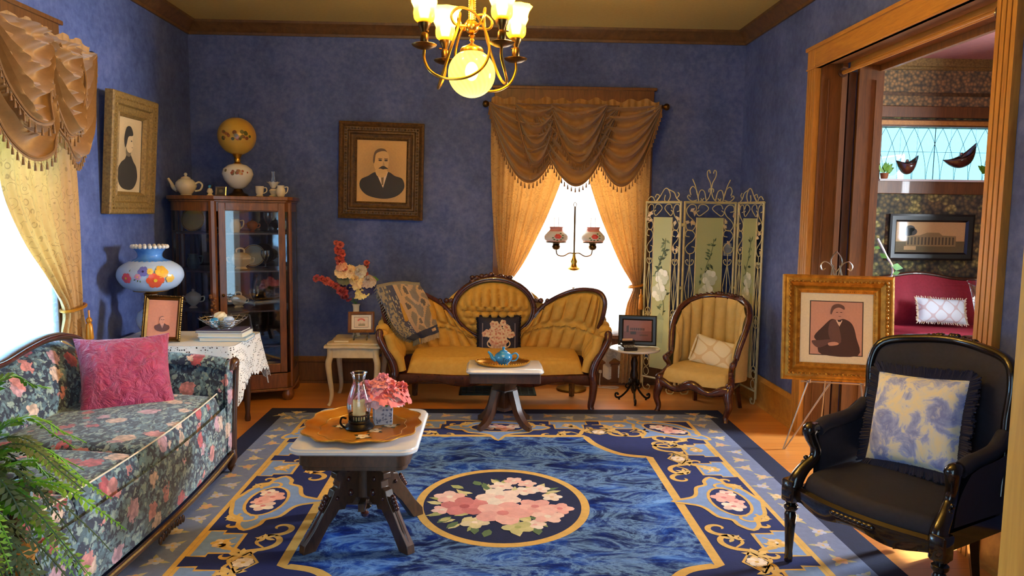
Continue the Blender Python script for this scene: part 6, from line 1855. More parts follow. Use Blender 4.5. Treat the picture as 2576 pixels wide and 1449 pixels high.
# arms: far one sweeps in a curve from the back to the front post
for (ya, sg) in ((y1, 1), (y0, -1)):
    def armtop(t): return pl(t, [(0,.70),(.25,.705),(.6,.69),(.85,.672),(1,.655)])
    def inn(u, v):
        x = lerp(-2.2, -1.47, u); z = lerp(.40, armtop(u), v)
        y = ya-sg*(.10-.03*v)+sg*.04*sin(v*pi*.5)**2-sg*.02*sin(pi*v)-sg*.14*(1-u)**3
        return (x, y, z)
    MB().grid(inn, 36, 14, flip=(sg > 0)).build('arm_pad', 'sofa_floral', FS, 70)
    def roll(u, v):
        x = lerp(-2.2, -1.465, u); a = lerp(-.2, pi*1.05, v); zc = armtop(u)-.035
        yc = ya-sg*.03-sg*.14*(1-u)**3
        return (x, yc-sg*.05*cos(a), zc+.045*sin(a))
    MB().grid(roll, 30, 14, flip=(sg < 0)).build('arm_roll', 'sofa_floral', FS, 70)
    MB().grid(lambda u, v: (lerp(-2.25,-1.465,u), ya+sg*.02, lerp(.12, armtop(u)-.04, v)), 12, 4, flip=(sg < 0)).build('arm_outside', 'sofa_floral', FS, 70)
    # front facing of the arm with wood scroll
    MB().prism([(ya-sg*.095,.14),(ya+sg*.02,.14),(ya+sg*.02,.62),(ya-sg*.0,.655),(ya-sg*.05,.655),(ya-sg*.085,.62)], (-1.465,0,0), (0,1,0), (0,0,1), (.012,0,0)).build('arm_front', 'sofa_floral', FS, 20)
    p = spline([(-1.446,ya-sg*.03,.60),(-1.44,ya-sg*.012,.632),(-1.44,ya+sg*.018,.635),(-1.44,ya+sg*.03,.60),(-1.442,ya+sg*.022,.50),(-1.445,ya+sg*.005,.36),(-1.445,ya-sg*.01,.22),(-1.445,ya-sg*.02,.12)], 6)
    MB().tube(p, [.016+.012*exp(-((i-10)/5)**2) for i in range(len(p))], 10).ball((-1.44,ya-sg*.005,.615), .022, 10, 6).build('arm_post', 'dark_wood', FS, 60)
# seat cushions (three), with welt
cuts = [(y0+.10, 2.66), (2.665, 3.13), (3.135, y1-.11)]
for i, (a, b_) in enumerate(cuts):
    def cush(u, v):
        y = lerp(a, b_, v); t = u
        q = 2*v-1
        bow = .05*(1-((y-3.28)/1.0)**2)
        xf = -1.50+bow
        if t < .16: k = t/.16*pi/2; x = xf+.035*cos(k)*0+.0; z = .375+.105*sin(k); x = xf-.02*(1-cos(k))
        else: k = (t-.16)/.84; x = lerp(xf-.02, -2.18, k); z = .48+.02*sin(k*pi)
        e = max(0, 1-max(0, abs(q)-.88)/.12)
        return (x, y, lerp(.42, z, e**.35) if t > .05 else z)
    o = MB().grid(cush, 30, 30).build('seat_cushion', 'sofa_floral', FS, 70)
    w = [(cush(.15, j/24)[0]+.004, cush(.15, j/24)[1], cush(.15, .5)[2]+.002) for j in range(25)]
    MB().tube(w, .0038, 6).build('welt', 'paper', o, 60)
# front apron and base rail
def apron(u, v):
    y = lerp(y0, y1, u); bow = .05*(1-((y-3.28)/1.0)**2)
    z = lerp(.40, .13, v); return (-1.475+bow+.008*sin(v*pi), y, z)
MB().grid(apron, 40, 8, flip=True).build('front_apron', 'sofa_floral', FS, 70)
b = MB()
pts = [(-1.455+.05*(1-((y-3.28)/1.0)**2), y, .115) for y in [lerp(y0+.02, y1-.02, i/30) for i in range(31)]]
b.tube(pts, .014, 8); b.build('base_rail', 'dark_wood', FS, 60)
pts2 = [(p[0]+.012, p[1], p[2]+.012) for p in pts]
MB().tube(pts2, .005, 6).build('rail_bead', 'frame_tan', FS, 60)
b = MB()
for k in range(9): b.ball((-1.398, 3.28+.03*(k-4), .095-.004*abs(k-4)), .014, 8, 5, (.6,.8,1.4))
b.build('rail_carving', 'dark_wood', FS, 60)
b = MB(); b.box(-2.28,-1.5,y0+.02,y1-.02,.10,.38); b.build('carcass', 'sofa_floral', FS, 0)
for x in (-1.455, -2.2):
    for y in (y0+.06, y1-.04):
        MB().tube(spline([(x,y,.14),(x+.01,y,.09),(x-.005,y,.045),(x+.012,y,.032 if x > -2 else .026)], 4), [.028,.028,.027,.026,.024,.021,.019,.018,.018,.018,.02,.024,.026][:13], 8).build('leg', 'dark_wood', FS, 60)
# pink cushion
c = (at(180,855,3.9)+at(412,840,4.1)+at(440,1030,4.0)+at(225,1055,3.75))/4
Xv = (at(412,840,4.13)-at(180,855,3.90)).normalized()
Zv = (at(300,850,4.02)-at(330,1040,3.86)).normalized(); Nv = Zv.cross(Xv).normalized(); Zv = Xv.cross(Nv).normalized()
if Zv.z < 0: Zv = -Zv
M = Matrix((Xv, Xv.cross(Zv)*-1, Zv)).transposed().to_4x4(); M.translation = c
pk = thing('pink_cushion', 'raspberry pink satin cushion leaning on the floral sofa back', 'cushion', c)
pillow_obj('cover', 'pink_satin', pk, .46, .445, .17, M, pinch=.10, n=40, wob=.12, seed=2)
e = []
for i in range(4):
    pass
# ================================================================== FOLDING SCREEN
t = NT('screen_paint'); p = t.pos(); x, y, z = t.sep(p)
col = t.mix(t.noise(p, 5, 3), lin(188,190,138), lin(174,186,142)); t.done(t.bsdf(Base_Color=col, Roughness=.55))
SCR = thing('folding_screen', 'cream wrought metal three-panel folding screen with painted roses by the corner', 'screen', (1.75, 6.2, 0))
def screen_panel(p0, p1, crest, z1=1.605, z0=.07):
    p0 = Vector((p0[0], p0[1], 0)); p1 = Vector((p1[0], p1[1], 0)); W = (p1-p0).length; ux = (p1-p0).normalized(); nn = Vector((ux.y, -ux.x, 0))
    P = lambda s, z, d=0: p0+ux*s+nn*d+Vector((0,0,z))
    b = MB()
    for s in (.008, W-.008): b.tube([P(s, .0 if False else z0-.02), P(s, z1)], .010, 4)
    b.tube([P(0, z1), P(W, z1)], .010, 4); b.tube([P(0, z0+.04), P(W, z0+.04)], .009, 4)
    fr = b.build('panel_frame', 'cream_metal', SCR, 0)
    a0, a1, q0, q1 = W*.25, W*.75, .20, z1-.125
    b = MB(); b.obox(P((a0+a1)/2, (q0+q1)/2), ux*(a1-a0)/2, nn*.004, (0,0,(q1-q0)/2)); pn = b.build('painted_board', 'screen_paint', SCR, 0)
    b = MB(); b.tube([P(a0,q0),P(a1,q0),P(a1,q1),P(a0,q1)], .007, 4, True); b.build('board_edge', 'cream_metal', pn, 0)
    # painted roses, leaves and urn
    d = MB(); rn = random.Random(int(W*1000)); cxs = (a0+a1)/2; w = (a1-a0)
    def blob(s, z, r, col, k, sq=1.0): d.add([P(cxs+s+r*cos(t_), z+r*sq*sin(t_), .0055+.0003*k) for t_ in [2*pi*i/10 for i in range(10)]], [tuple(range(10))], col)
    rose_c = [lin(236,240,226), lin(206,214,196), lin(246,248,240)]
    for s, z, r in ((.012,.98,.062),(-.014,.85,.068)):
        for k in range(4): blob(s, z-.05+.05, r*(1-.2*k), rose_c[k % 3], 2+k)
        for k in range(7):
            a_ = 2*pi*k/7; blob(s+r*.7*cos(a_), z+r*.7*sin(a_), r*.45, rose_c[(k+1) % 3], 6+.1*k)
        blob(s, z, r*.35, rose_c[1], 8)
    for k in range(40):
        zz = rn.uniform(.7,1.3); s = .03*sin(zz*11)+rn.uniform(-.10,.10)*(1.4-zz); a_ = rn.uniform(0, 6.3); L = rn.uniform(.03,.06)
        d.add([P(cxs+s, zz, .0056), P(cxs+s+L*.5*cos(a_+.4), zz+L*.5*sin(a_+.4), .0057), P(cxs+s+L*cos(a_), zz+L*sin(a_), .0056), P(cxs+s+L*.5*cos(a_-.4), zz+L*.5*sin(a_-.4), .0057)], [(0,1,2,3)], rn.choice([lin(84,106,78), lin(112,132,96), lin(60,78,58)]))
    d.tube([P(cxs+.035*sin(zz*11), zz, .006) for zz in [.66+.034*i for i in range(20)]], .0022, 4, col=lin(112,126,96))
    d.add([P(cxs-.034,.42,.0056),P(cxs+.034,.42,.0056),P(cxs+.038,.62,.0056),P(cxs-.038,.62,.0056)], [(0,1,2,3)], lin(168,178,140))
    d.add([P(cxs-.046,.62,.006),P(cxs+.046,.62,.006),P(cxs+.0,.68,.006)], [(0,1,2)], lin(150,160,126))
    d.build('painted_roses', 'print', pn, 0)
    # side scrolls
    b = MB(); r_ = .004
    for (s0, s1) in ((.018, a0-.006), (a1+.006, W-.018)):
        m = (s0+s1)/2; h = (s1-s0)/2
        for (za, zb, fl) in ((z1-.02, z1-.23, 1), (z1-.23, z1-.42, -1)):
            zc = (za+zb)/2; H = (za-zb)/2
            pts = [(m+fl*h*x_, zc+H*y_) for x_, y_ in spline([(.2,.45),(.9,.55),(.75,.95),(-.2,1.0),(-.9,.6),(-.5,.15),(.4,-.2),(.9,-.6),(.3,-1.0),(-.7,-.9),(-.9,-.5),(-.3,-.4)], 5)]
            b.tube([P(s, z) for s, z in pts], r_, 5)
        zz = z1-.42
        b.tube([P(m, zz), P(m, .30)], .0035, 5)
        for za, zb in ((zz-.09, zz-.48), (.62, .30)):
            for sg in (-1, 1):
                b.tube([P(m, za), P(m+sg*h*.8, (za+zb)/2), P(m, zb)], .0032, 5)
                b.tube([P(s, z) for s, z in [(m+sg*x_, z_) for x_, z_ in spline([(.004,za-.01),(h*.6,za+.004),(h*.75,za+.03),(h*.4,za+.04),(h*.3,za+.022)], 4)]], .0035, 5)
                b.tube([P(s, z) for s, z in [(m+sg*x_, z_) for x_, z_ in spline([(.004,zb+.01),(h*.6,zb-.004),(h*.75,zb-.03),(h*.4,zb-.04),(h*.3,zb-.022)], 4)]], .0035, 5)
        for zl in (.24, .16):
            b.tube([P(m+h*.8*cos(t_), zl+.035*sin(t_)) for t_ in [2*pi*i/16 for i in range(16)]], .0035, 5, True)
    # top band scrolls
    zc, H = z1-.065, .045
    for fl, c_ in ((1, (a0+cxs)/2), (-1, (a1+cxs)/2)):
        h = (a1-a0)/4
        b.tube([P(c_+fl*h*x_, zc+H*y_) for x_, y_ in spline([(-.9,.3),(-.6,1),(.2,1),(.7,.3),(-.1,-.6),(-.7,-1),(-1.1,-.4),(-.7,0)], 5)], r_, 5)
    # crest
    if crest == 2:
        for sg in (-1, 1):
            L = lambda pts: b.tube([P(W/2+sg*x_*W, z1+z_) for x_, z_ in spline(pts, 5)], .0045, 5)
            L([(.0,.10),(.02,.16),(.075,.21),(.085,.25),(.05,.265),(.03,.24)]); L([(.0,.10),(.04,.04),(.12,.005),(.16,.02),(.13,.035)])
            L([(.005,.09),(.02,.115),(.045,.105),(.04,.085)]); L([(.09,.02),(.13,.09),(.20,.10),(.24,.05),(.22,.005),(.18,.02),(.19,.035)])
            L([(.24,.03),(.28,.10),(.35,.13),(.40,.10),(.38,.06)]); L([(.26,.02),(.36,.01),(.44,.04),(.42,.06),(.39,.045)])
            L([(.26,.06),(.30,.13),(.36,.19)])
    else:
        fl = 1 if crest == 1 else -1
        L = lambda pts: b.tube([P(W/2+fl*x_*W, z1+z_) for x_, z_ in spline(pts, 5)], .0045, 5)
        L([(-.45,.02),(-.38,.045),(-.30,.04),(-.22,.005),(-.1,.05),(.02,.11),(.12,.105),(.18,.05),(.10,.0),(.02,.02),(.04,.06)])
        L([(-.22,.005),(-.12,.05),(-.2,.065),(-.24,.04)]); L([(.12,.105),(.28,.08),(.35,.035),(.45,.005)]); L([(.35,.03),(.42,.06),(.38,.08)])
    b.build('scrollwork', 'cream_metal', SCR, 60)
    # little metal leaves
    lf = MB()
    for k in range(9):
        s = rn.choice([rn.uniform(.02,a0-.01), rn.uniform(a1+.01,W-.02)]); z = z1-rn.uniform(.03,.42)
        a_ = rn.uniform(0, 6.3); L = .026
        lf.add([P(s+L*x_*cos(a_)-L*y_*sin(a_), z+L*x_*sin(a_)+L*y_*cos(a_), .004+.006*abs(y_)) for x_, y_ in ((-1,0),(-.3,.6),(.2,.35),(1,0),(.2,-.35),(-.3,-.6))], [(0,1,2,3,4,5)], None)
    lf.build('metal_leaves', 'cream_paint', SCR, 0)['kind'] = 'stuff'
    # feet
    b = MB()
    for s, sg in ((.02, 1), (W-.02, -1)):
        b.tube([P(s+sg*x_, z_) for x_, z_ in spline([(0,z0+.03),(.0,.03),(.02,.004),(.06,.004),(.075,.03),(.055,.045),(.045,.03)], 5)], .005, 5)
    b.build('scroll_feet', 'cream_metal', SCR, 60)
screen_panel((1.327,6.42), (1.565,6.15), 1)
screen_panel((1.59,6.175), (2.055,6.27), 2)
screen_panel((2.07,6.27), (2.125,5.82), 3)
b = MB()
for x_, y_ in ((1.578,6.17),(2.063,6.275)):
    for z_ in (1.42,.9,.3): b.tube([(x_-.016,y_,z_),(x_+.016,y_,z_)], .014, 6)
b.build('hinge', 'cream_metal', SCR, 40)

# ================================================================== FLOOR LAMP
FLP = thing('floor_lamp', 'brass two-arm floor lamp with painted milk glass shades behind the settee', 'lamp', (.712, 6.33, 0))
c = Vector((.712, 6.33, 0))
MB().lathe([(.125,0),(.13,.006),(.125,.02),(.09,.03),(.04,.038),(.022,.05),(.02,.07)], c, 40).build('base', 'brass', FLP, 50)
b = MB(); b.tube([c+Vector((0,0,.06)), c+Vector((0,0,.88))], .011, 12); b.build('pole', 'old_brass', FLP)
MB().tube([c+Vector((0,0,.88)), c+Vector((0,0,1.06))], .013, 12).build('glass_stem', 'glass_tint', FLP)
MB().lathe([(.013,1.02),(.05,1.03),(.058,1.045),(.03,1.06),(.022,1.08),(.03,1.10),(.016,1.13),(.012,1.16),(.014,1.175)], c, 24).build('hub', 'brass', FLP, 50)
MB().tube([c+Vector((0,0,1.17)), c+Vector((0,0,1.56))], .008, 8).build('upper_rod', 'old_brass', FLP)
MB().tube([c+Vector((.012*cos(t_), 0, 1.575+.018*sin(t_))) for t_ in [2*pi*i/16 for i in range(16)]], .003, 6, True).build('finial_ring', 'old_brass', FLP)
for sg in (-1, 1):
    e = c+Vector((sg*.153, -.005, 0))
    MB().tube(spline([c+Vector((0,0,1.165)), c+Vector((sg*.04,0,1.17)), c+Vector((sg*.09,0,1.145)), c+Vector((sg*.14,0,1.155)), e+Vector((0,0,1.20))], 6), .0055, 8).build('arm', 'old_brass', FLP)
    MB().lathe([(.012,1.195),(.03,1.205),(.036,1.225),(.028,1.24),(.045,1.25),(.088,1.258),(.09,1.268),(.07,1.27)], e, 28).build('shade_holder', 'old_brass', FLP, 50)
    sh = MB().lathe([(.085,1.262),(.103,1.29),(.10,1.315),(.075,1.345),(.055,1.36),(.052,1.375),(.062,1.39)], e, 36, cap=False)
    so = sh.build('shade', 'milk_glass', FLP, 60)
    b = MB()
    prof = [(1.262,.085),(1.29,.103),(1.315,.10),(1.345,.075),(1.36,.055),(1.375,.052),(1.39,.062)]
    S = lambda az, z, o=.002: e+Vector(((pl(z, prof)+o)*sin(az), -(pl(z, prof)+o)*cos(az), z))
    b.grid(lambda u, v: S(2*pi*u, lerp(1.352,1.389,v), .0012), 36, 4, cu=True, col=lin(226,150,140))
    b.grid(lambda u, v: S(2*pi*u, lerp(1.264,1.278,v), .0012), 36, 2, cu=True, col=lin(232,180,164))
    for k in range(6):
        a_ = 2*pi*k/6; b.add([S(.05+.16*cos(a_)+.14*cos(t_), 1.312+.011*sin(a_)+.010*sin(t_), .003) for t_ in [2*pi*i/8 for i in range(8)]], [tuple(range(8))], lin(222,84,80))
    for az, z in ((-.35,1.30),(.45,1.30),(-.25,1.285),(.3,1.283),(.0,1.28),(.5,1.32),(.35,1.335)):
        b.add([S(az-.12,z), S(az,z+.006), S(az+.12,z), S(az,z-.006)], [(0,1,2,3)], lin(80,110,60))
    b.build('painted_rose', 'gloss_print', so, 60)
    MB().lathe([(.022,1.30),(.03,1.36),(.022,1.42),(.022,1.47)], e, 20, cap=False).build('chimney', 'glass', FLP, 60)

# ================================================================== CHANDELIER
CH = thing('chandelier', 'brass gas-style chandelier with four tulip shades and a yellow glass globe', 'chandelier', (-.087, 3.45, 3.05))
cc = Vector((-.087, 3.45, 0))
MB().tube([cc+Vector((0,0,2.30)), cc+Vector((0,0,3.03))], .008, 10).build('stem', 'brass', CH)
MB().lathe([(.008,2.98),(.05,3.0),(.06,3.03),(.06,3.05)], cc, 24).build('ceiling_cap', 'brass', CH, 50)
b = MB()
for k in range(16): b.ball(cc+Vector((.012,-.004,2.35+.008*k)), .0045, 6, 4); b.ball(cc+Vector((-.012,-.004,2.35+.008*k)), .0045, 6, 4)
b.build('pull_chain', 'brass', CH, 60)
b = MB(); b.ball(cc+Vector((0,0,2.317)), .031, 20, 12); b.lathe([(.01,2.285),(.016,2.278),(.007,2.268),(.012,2.258),(.006,2.248),(.022,2.238),(.045,2.228),(.052,2.218),(.052,2.205)], cc, 24); b.build('hub', 'brass', CH, 50)
t = NT('globe_swirl'); p = t.pos(); x, y, z = t.sep(p)
az = t.math('ARCTAN2', y, x); s_ = t.math('SINE', t.math('ADD', t.math('MULTIPLY', az, 22), t.math('MULTIPLY', z, 150)))
d_ = t.n('BsdfTranslucent', Color=lin(255,232,140)); g_ = t.bsdf(Base_Color=lin(255,226,120), Roughness=.15)
em = t.n('Emission', Color=t.mix(t.math('MULTIPLY_ADD', s_, .5, .5), lin(240,196,44), lin(255,222,84)), Strength=.85)
m_ = t.n('MixShader', i0=.4); t.set(m_.inputs[1], d_.outputs[0]); t.set(m_.inputs[2], g_.outputs[0])
a_ = t.n('AddShader'); t.set(a_.inputs[0], m_.outputs[0]); t.set(a_.inputs[1], em.outputs[0])
m3 = t.n('MixShader', i0=.3); t.set(m3.inputs[1], a_.outputs[0]); t.set(m3.inputs[2], t.n('BsdfTransparent', Color=(1,.9,.5,1)).outputs[0]); t.done(m3)
gc = cc+Vector((0,0,2.115)); R = .105
gb = MB().lathe([(max(.001, R*sin(t_)), -R*cos(t_)) for t_ in [(pi-.45)*i/22 for i in range(23)]], (0,0,0), 48).build('globe', 'globe_swirl', CH, 60)
gb.location = gc-Vector(ROOT_LOC['chandelier']); gb.data.transform(Matrix.Translation(Vector(ROOT_LOC['chandelier'])))
def plight(name, loc, e, r_, col=(1.0,.72,.33)):
    l = bpy.data.lights.new(name, 'POINT'); l.energy = e; l.shadow_soft_size = r_; l.color = col
    o = bpy.data.objects.new(name, l); COL.objects.link(o); o.location = loc; return o
bl = MB().ball(gc+Vector((0,0,.01)), .030, 14, 10, (1,1,1.4)).build('bulb', 'bulb', CH)
LAMP_E = 27.0
plight('globe_light', gc+Vector((0,0,-.065)), .5, .02)
for k, deg in enumerate((33, 123, 213, 303)):
    a = radians(deg); d = Vector((cos(a), sin(a), 0)); s = Vector((-sin(a), cos(a), 0))
    Q = lambda r0, z, tt=0: cc+d*r0+s*tt+Vector((0,0,2.20+z))
    path = [Q(.238,0), Q(.238,-.05,.0), Q(.222,-.105,.03), Q(.17,-.135,.075), Q(.09,-.125,.112), Q(.02,-.075,.128), Q(-.015,.0,.12), Q(-.015,.09,.085), Q(.02,.165,.05), Q(.075,.185,.02), Q(.105,.155,.0), Q(.085,.12,-.005), Q(.03,.117,0)]
    MB().tube(spline(path, 6), .0062, 8).build('arm', 'brass', CH)
    e = Q(.238, 0)
    MB().lathe([(.004,-.012),(.03,-.006),(.05,.004),(.054,.010),(.05,.012),(.02,.008)], e, 28).build('drip_pan', 'old_brass', CH, 50)
    MB().lathe([(.012,.008),(.018,.02),(.018,.05),(.012,.06),(.016,.07),(.024,.085),(.027,.095),(.027,.115)], e, 20).build('socket', 'old_brass', CH, 50)
    MB().tube([e+s*.02+Vector((0,0,.06)), e+s*.034+Vector((0,0,.06))], .004, 6).build('switch_key', 'old_brass', CH)
    sh = [(.028,.10),(.042,.115),(.046,.14),(.044,.16),(.055,.185),(.053,.20),(.06,.225),(.072,.245)]
    MB().lathe(spline(sh, 3), e, 36, cap=False, warp=lambda R_, z_, a_, i: (R_*(1+(.05*cos(a_*9) if i > 18 else .012*cos(a_*18+z_*60))), z_)).build('shade', 'lamp_glass', CH, 60)
    MB().lathe([(.012,.10),(.02,.13),(.026,.155),(.02,.18),(.002,.195)], e, 14).build('bulb', 'bulb', CH, 60)
    plight('shade_light', e+Vector((0,0,.222)), LAMP_E, .02)

# ================================================================== FLOWERS ON THE WHITE TABLE
vz = Vector((-1.066, 6.06, wz)); VS = thing('bud_vase', 'slim white gilt vase of red and cream silk flowers on the cream side table', 'vase', vz)
MB().lathe([(.03,0),(.034,.006),(.026,.02),(.04,.08),(.045,.12),(.036,.17),(.024,.205),(.026,.245),(.034,.265)], vz, 22).build('vase', 'porcelain', VS, 60)
MB().lathe([(.0455,.115),(.0455,.125)], vz, 22).build('gilt_band', 'gilt', VS, 60)
rn = random.Random(12)
def stem_flowers(pts, n, col, r0):
    P_ = [at(x, y, Y_) for x, y, Y_ in pts]; q = spline([vz+Vector((0,0,.26))]+P_, 6)
    MB().tube(q, .003, 5).build('stem', 'leaf', VS)
    b = MB()
    for k in range(n):
        f = .35+.65*k/max(1, n-1); i = min(len(q)-1, int(f*(len(q)-1))); p = q[i]+Vector((rn.uniform(-.018,.018), rn.uniform(-.02,.02), rn.uniform(-.012,.012)))
        b.merge(rose(MB(), (0,0,0), r0*rn.uniform(.8,1.25), tuple(x*rn.uniform(.8,1.15) for x in col[:3])+(1,), 2, k).xf(Matrix.Translation(p) @ Matrix.Rotation(rn.uniform(.5,1.3), 4, 'X') @ Matrix.Rotation(rn.uniform(-.6,.6), 4, 'Y')))
    b.build('flower_spike', 'petals', VS, 70)
RED = lin(186,80,70)
stem_flowers([(872,700,6.03),(858,650,6.02),(849,612,6.02)], 15, RED, .026)
stem_flowers([(870,735,6.0),(830,712,5.98),(792,700,5.98)], 14, RED, .026)
stem_flowers([(868,745,5.98),(862,730,5.95)], 6, lin(150,50,60), .03)
stem_flowers([(915,690,6.05),(924,665,6.04)], 8, RED, .024)
for x, y, rr_, col in ((862,682,.04,lin(240,206,150)),(858,668,.03,lin(240,180,140)),(882,682,.036,lin(244,214,160)),(894,703,.05,lin(244,216,150)),(907,728,.05,lin(240,220,140)),(904,682,.036,lin(206,200,180)),(925,705,.042,lin(190,180,176)),(880,725,.05,lin(40,44,110)),(925,722,.04,lin(44,48,110)),(866,700,.036,lin(110,120,90))):
    rose(MB(), (0,0,0), rr_, col, 4, int(x)).xf(Matrix.Translation(at(x, y, 6.0)) @ Matrix.Rotation(rn.uniform(.7,1.2), 4, 'X') @ Matrix.Rotation(rn.uniform(-.4,.4), 4, 'Y')).build('bloom', 'petals', VS, 70)
for k in range(10):
    a_ = rn.uniform(0, 6.3); p = at(rn.uniform(850,935), rn.uniform(690,745), 6.05); b = MB(); dd = Vector((cos(a_), 0, sin(a_)))
    b.grid(lambda u, v: p+dd*.09*v+Vector((-dd.z,0,dd.x))*.02*sin(pi*v)*(2*u-1)+Vector((0,-.02*v,0)), 3, 6); b.build('leaf', 'leaf', VS, 60)

# ================================================================== FLOOR REGISTER
RG = thing('floor_register', 'dark green iron floor register under the gold settee', 'floor vent', (.08, 6.27, 0))
b = MB(); x0, x1, y0_, y1_ = -.24, .40, 6.11, 6.44
b.box(x0,x1,y0_,y0_+.02,0,.006); b.box(x0,x1,y1_-.02,y1_,0,.006); b.box(x0,x0+.02,y0_,y1_,0,.006); b.box(x1-.02,x1,y0_,y1_,0,.006); b.build('frame', 'green_iron', RG, 0)
MB().box(x0+.02,x1-.02,y0_+.02,y1_-.02,.0005,.0015).build('duct_shade', 'iron', RG, 0)  # flat dark sheet painting the shade below the grating
for k in range(9):
    x_ = lerp(x0+.06, x1-.06, k/8); MB().box(x_-.006,x_+.006,y0_+.02,y1_-.02,.001,.005).build('bar', 'green_iron', RG, 0)
for k in range(5):
    y_ = lerp(y0_+.06, y1_-.06, k/4); MB().box(x0+.02,x1-.02,y_-.003,y_+.003,.001,.004).build('cross_bar', 'green_iron', RG, 0)

# ================================================================== FERN IN THE FOREGROUND
fc_ = Vector((-1.50, 1.98, 0))
PS = thing('plant_stand', 'orange wooden plant stand in the near left corner of the picture', 'plant stand', fc_)
b = MB(); b.cbox(-1.68,-1.30,1.80,2.16,.50,.53,.008); b.build('top', 'oak', PS, 0)
for x_ in (-1.65,-1.33):
    for y_ in (1.83,2.13): MB().box(x_-.018,x_+.018,y_-.018,y_+.018,0.0,.50).build('leg', 'oak', PS, 0)
FN = thing('potted_fern', 'arching green fern in the near left foreground', 'plant', fc_+Vector((0,0,.53)))
MB().lathe([(.085,0),(.09,.01),(.12,.14),(.13,.145),(.13,.16),(.11,.16),(.10,.13)], fc_+Vector((0,0,.53)), 24).build('pot', 'clay', FN, 40)
rn = random.Random(21)
def frond(az, L, rise, droop, mat, w=.035, tw=0):
    o = fc_+Vector((.03*cos(az), .03*sin(az), .68)); dh = Vector((cos(az), sin(az), 0)); sd = Vector((-sin(az), cos(az), 0))
    pts = [o+dh*L*(t_**.9)+Vector((0,0,rise*sin(min(1,t_*1.25)*pi*.62)-droop*t_**2.2)) for t_ in [i/14 for i in range(15)]]
    b = MB(); b.tube(pts, [lerp(.004,.0015,i/14) for i in range(15)], 4)
    n = 34
    for i in range(2, n):
        t_ = i/n; k = t_*14; j = min(int(k), 13); p = pts[j].lerp(pts[j+1], k-j); tg = (pts[j+1]-pts[j]).normalized(); up = sd.cross(tg)
        ll = w*(sin(pi*min(1,t_*.9+.1))**.5)*rn.uniform(.8,1.15)
        for sg in (-1, 1):
            d0 = (sd*sg+tg*.55+up*rn.uniform(-.15,.4)).normalized(); nn = d0.cross(up).normalized()
            e_ = p+d0*ll; m1 = p+d0*ll*.5
            b.add([p, m1+nn*ll*.2, e_, m1-nn*ll*.2], [(0,1,2,3)])
    b.build('frond', mat, FN, 0)
for k in range(30):
    az = rn.uniform(-1.35, 1.5); frond(az, rn.uniform(.28,.46), rn.uniform(.10,.26), rn.uniform(.12,.35), rn.choice(['fern','fern','fern_dark']), rn.uniform(.03,.042))
for k in range(22):
    az = rn.uniform(-1.4, 1.4); frond(az, rn.uniform(.24,.42), rn.uniform(.0,.06), rn.uniform(.38,.62), 'fern_dark', .04)
frond(.18, .47, .13, .20, 'fern', .045); frond(-.1, .46, .10, .28, 'fern', .045); frond(.6, .36, .27, .12, 'fern', .045); frond(.9, .3, .36, .05, 'fern', .045)
# ================================================================== NEXT ROOM
YN = 7.5
structure(MB().box(XR2, 5.5, YN-.012, YN, 2.60, 2.95).build('wall_next_frieze', 'frieze_paper', smooth=0))
structure(MB().box(XR2, 5.5, YN-.02, YN, 2.70, 2.735).build('trim_14', 'frame_brown', smooth=0))
structure(MB().box(XR2, 5.5, YN-.035, YN, 2.49, 2.60).build('trim_15', 'jamb_wood', smooth=0, mods=BEV(.006)))
b = MB(); b.box(XR2, 5.5, YN-.05, YN, 2.95, 2.975); b.box(XR2, 5.5, YN-.09, YN, 2.975, 3.05)
structure(b.build('trim_16', 'frame_tan', smooth=0))
b = MB(); b.box(3.72, 5.18, YN-.04, YN, 2.40, 2.47); b.box(3.72, 5.18, YN-.03, YN, 1.74, 1.88); b.box(3.72, 3.87, YN-.03, YN, 1.88, 2.40); b.box(5.03, 5.18, YN-.03, YN, 1.88, 2.40)
win = structure(b.build('window_3', 'jamb_wood', smooth=0, mods=BEV(.006)))
MB().box(3.70, 5.2, YN-.055, YN-.04, 2.415, 2.455).build('head_moulding', 'oak_h', win, 0)
MB().box(3.86, 5.04, YN-.06, YN+.06, 1.865, 1.885).build('window_sill', 'plaster', win, 0)
# leaded pane: its tint stands in for dimmer cyan sky light; came lines in pointed arches
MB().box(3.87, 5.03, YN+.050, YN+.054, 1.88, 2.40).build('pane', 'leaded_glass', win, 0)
b = MB()
zz = lambda t_: 1.885+.51*t_
st = (5.03-3.87)/8
for k in range(-1, 9):
    x0 = 3.87+st*k
    for sg in (-1, 1):
        pts = []
        for i in range(13):
            t_ = i/12; x_ = x0+(st if sg > 0 else 0)+sg*st*(t_**1.6)*1.0*(-1 if sg > 0 else -1)*(1 if sg > 0 else 1)
            x_ = (x0+st/2)+sg*(st)*(1-t_**2)*.98
            if 3.875 < x_ < 5.025: pts.append((x_, YN+.046, zz(t_)))
        if len(pts) > 2: b.tube(pts, .0022, 5)
b.tube([(3.87,YN+.046,2.16),(5.03,YN+.046,2.16)], .002, 5); b.tube([(4.45,YN+.046,1.89),(4.45,YN+.046,2.4)], .004, 5)
b.build('lead_came', 'iron', win, 0)
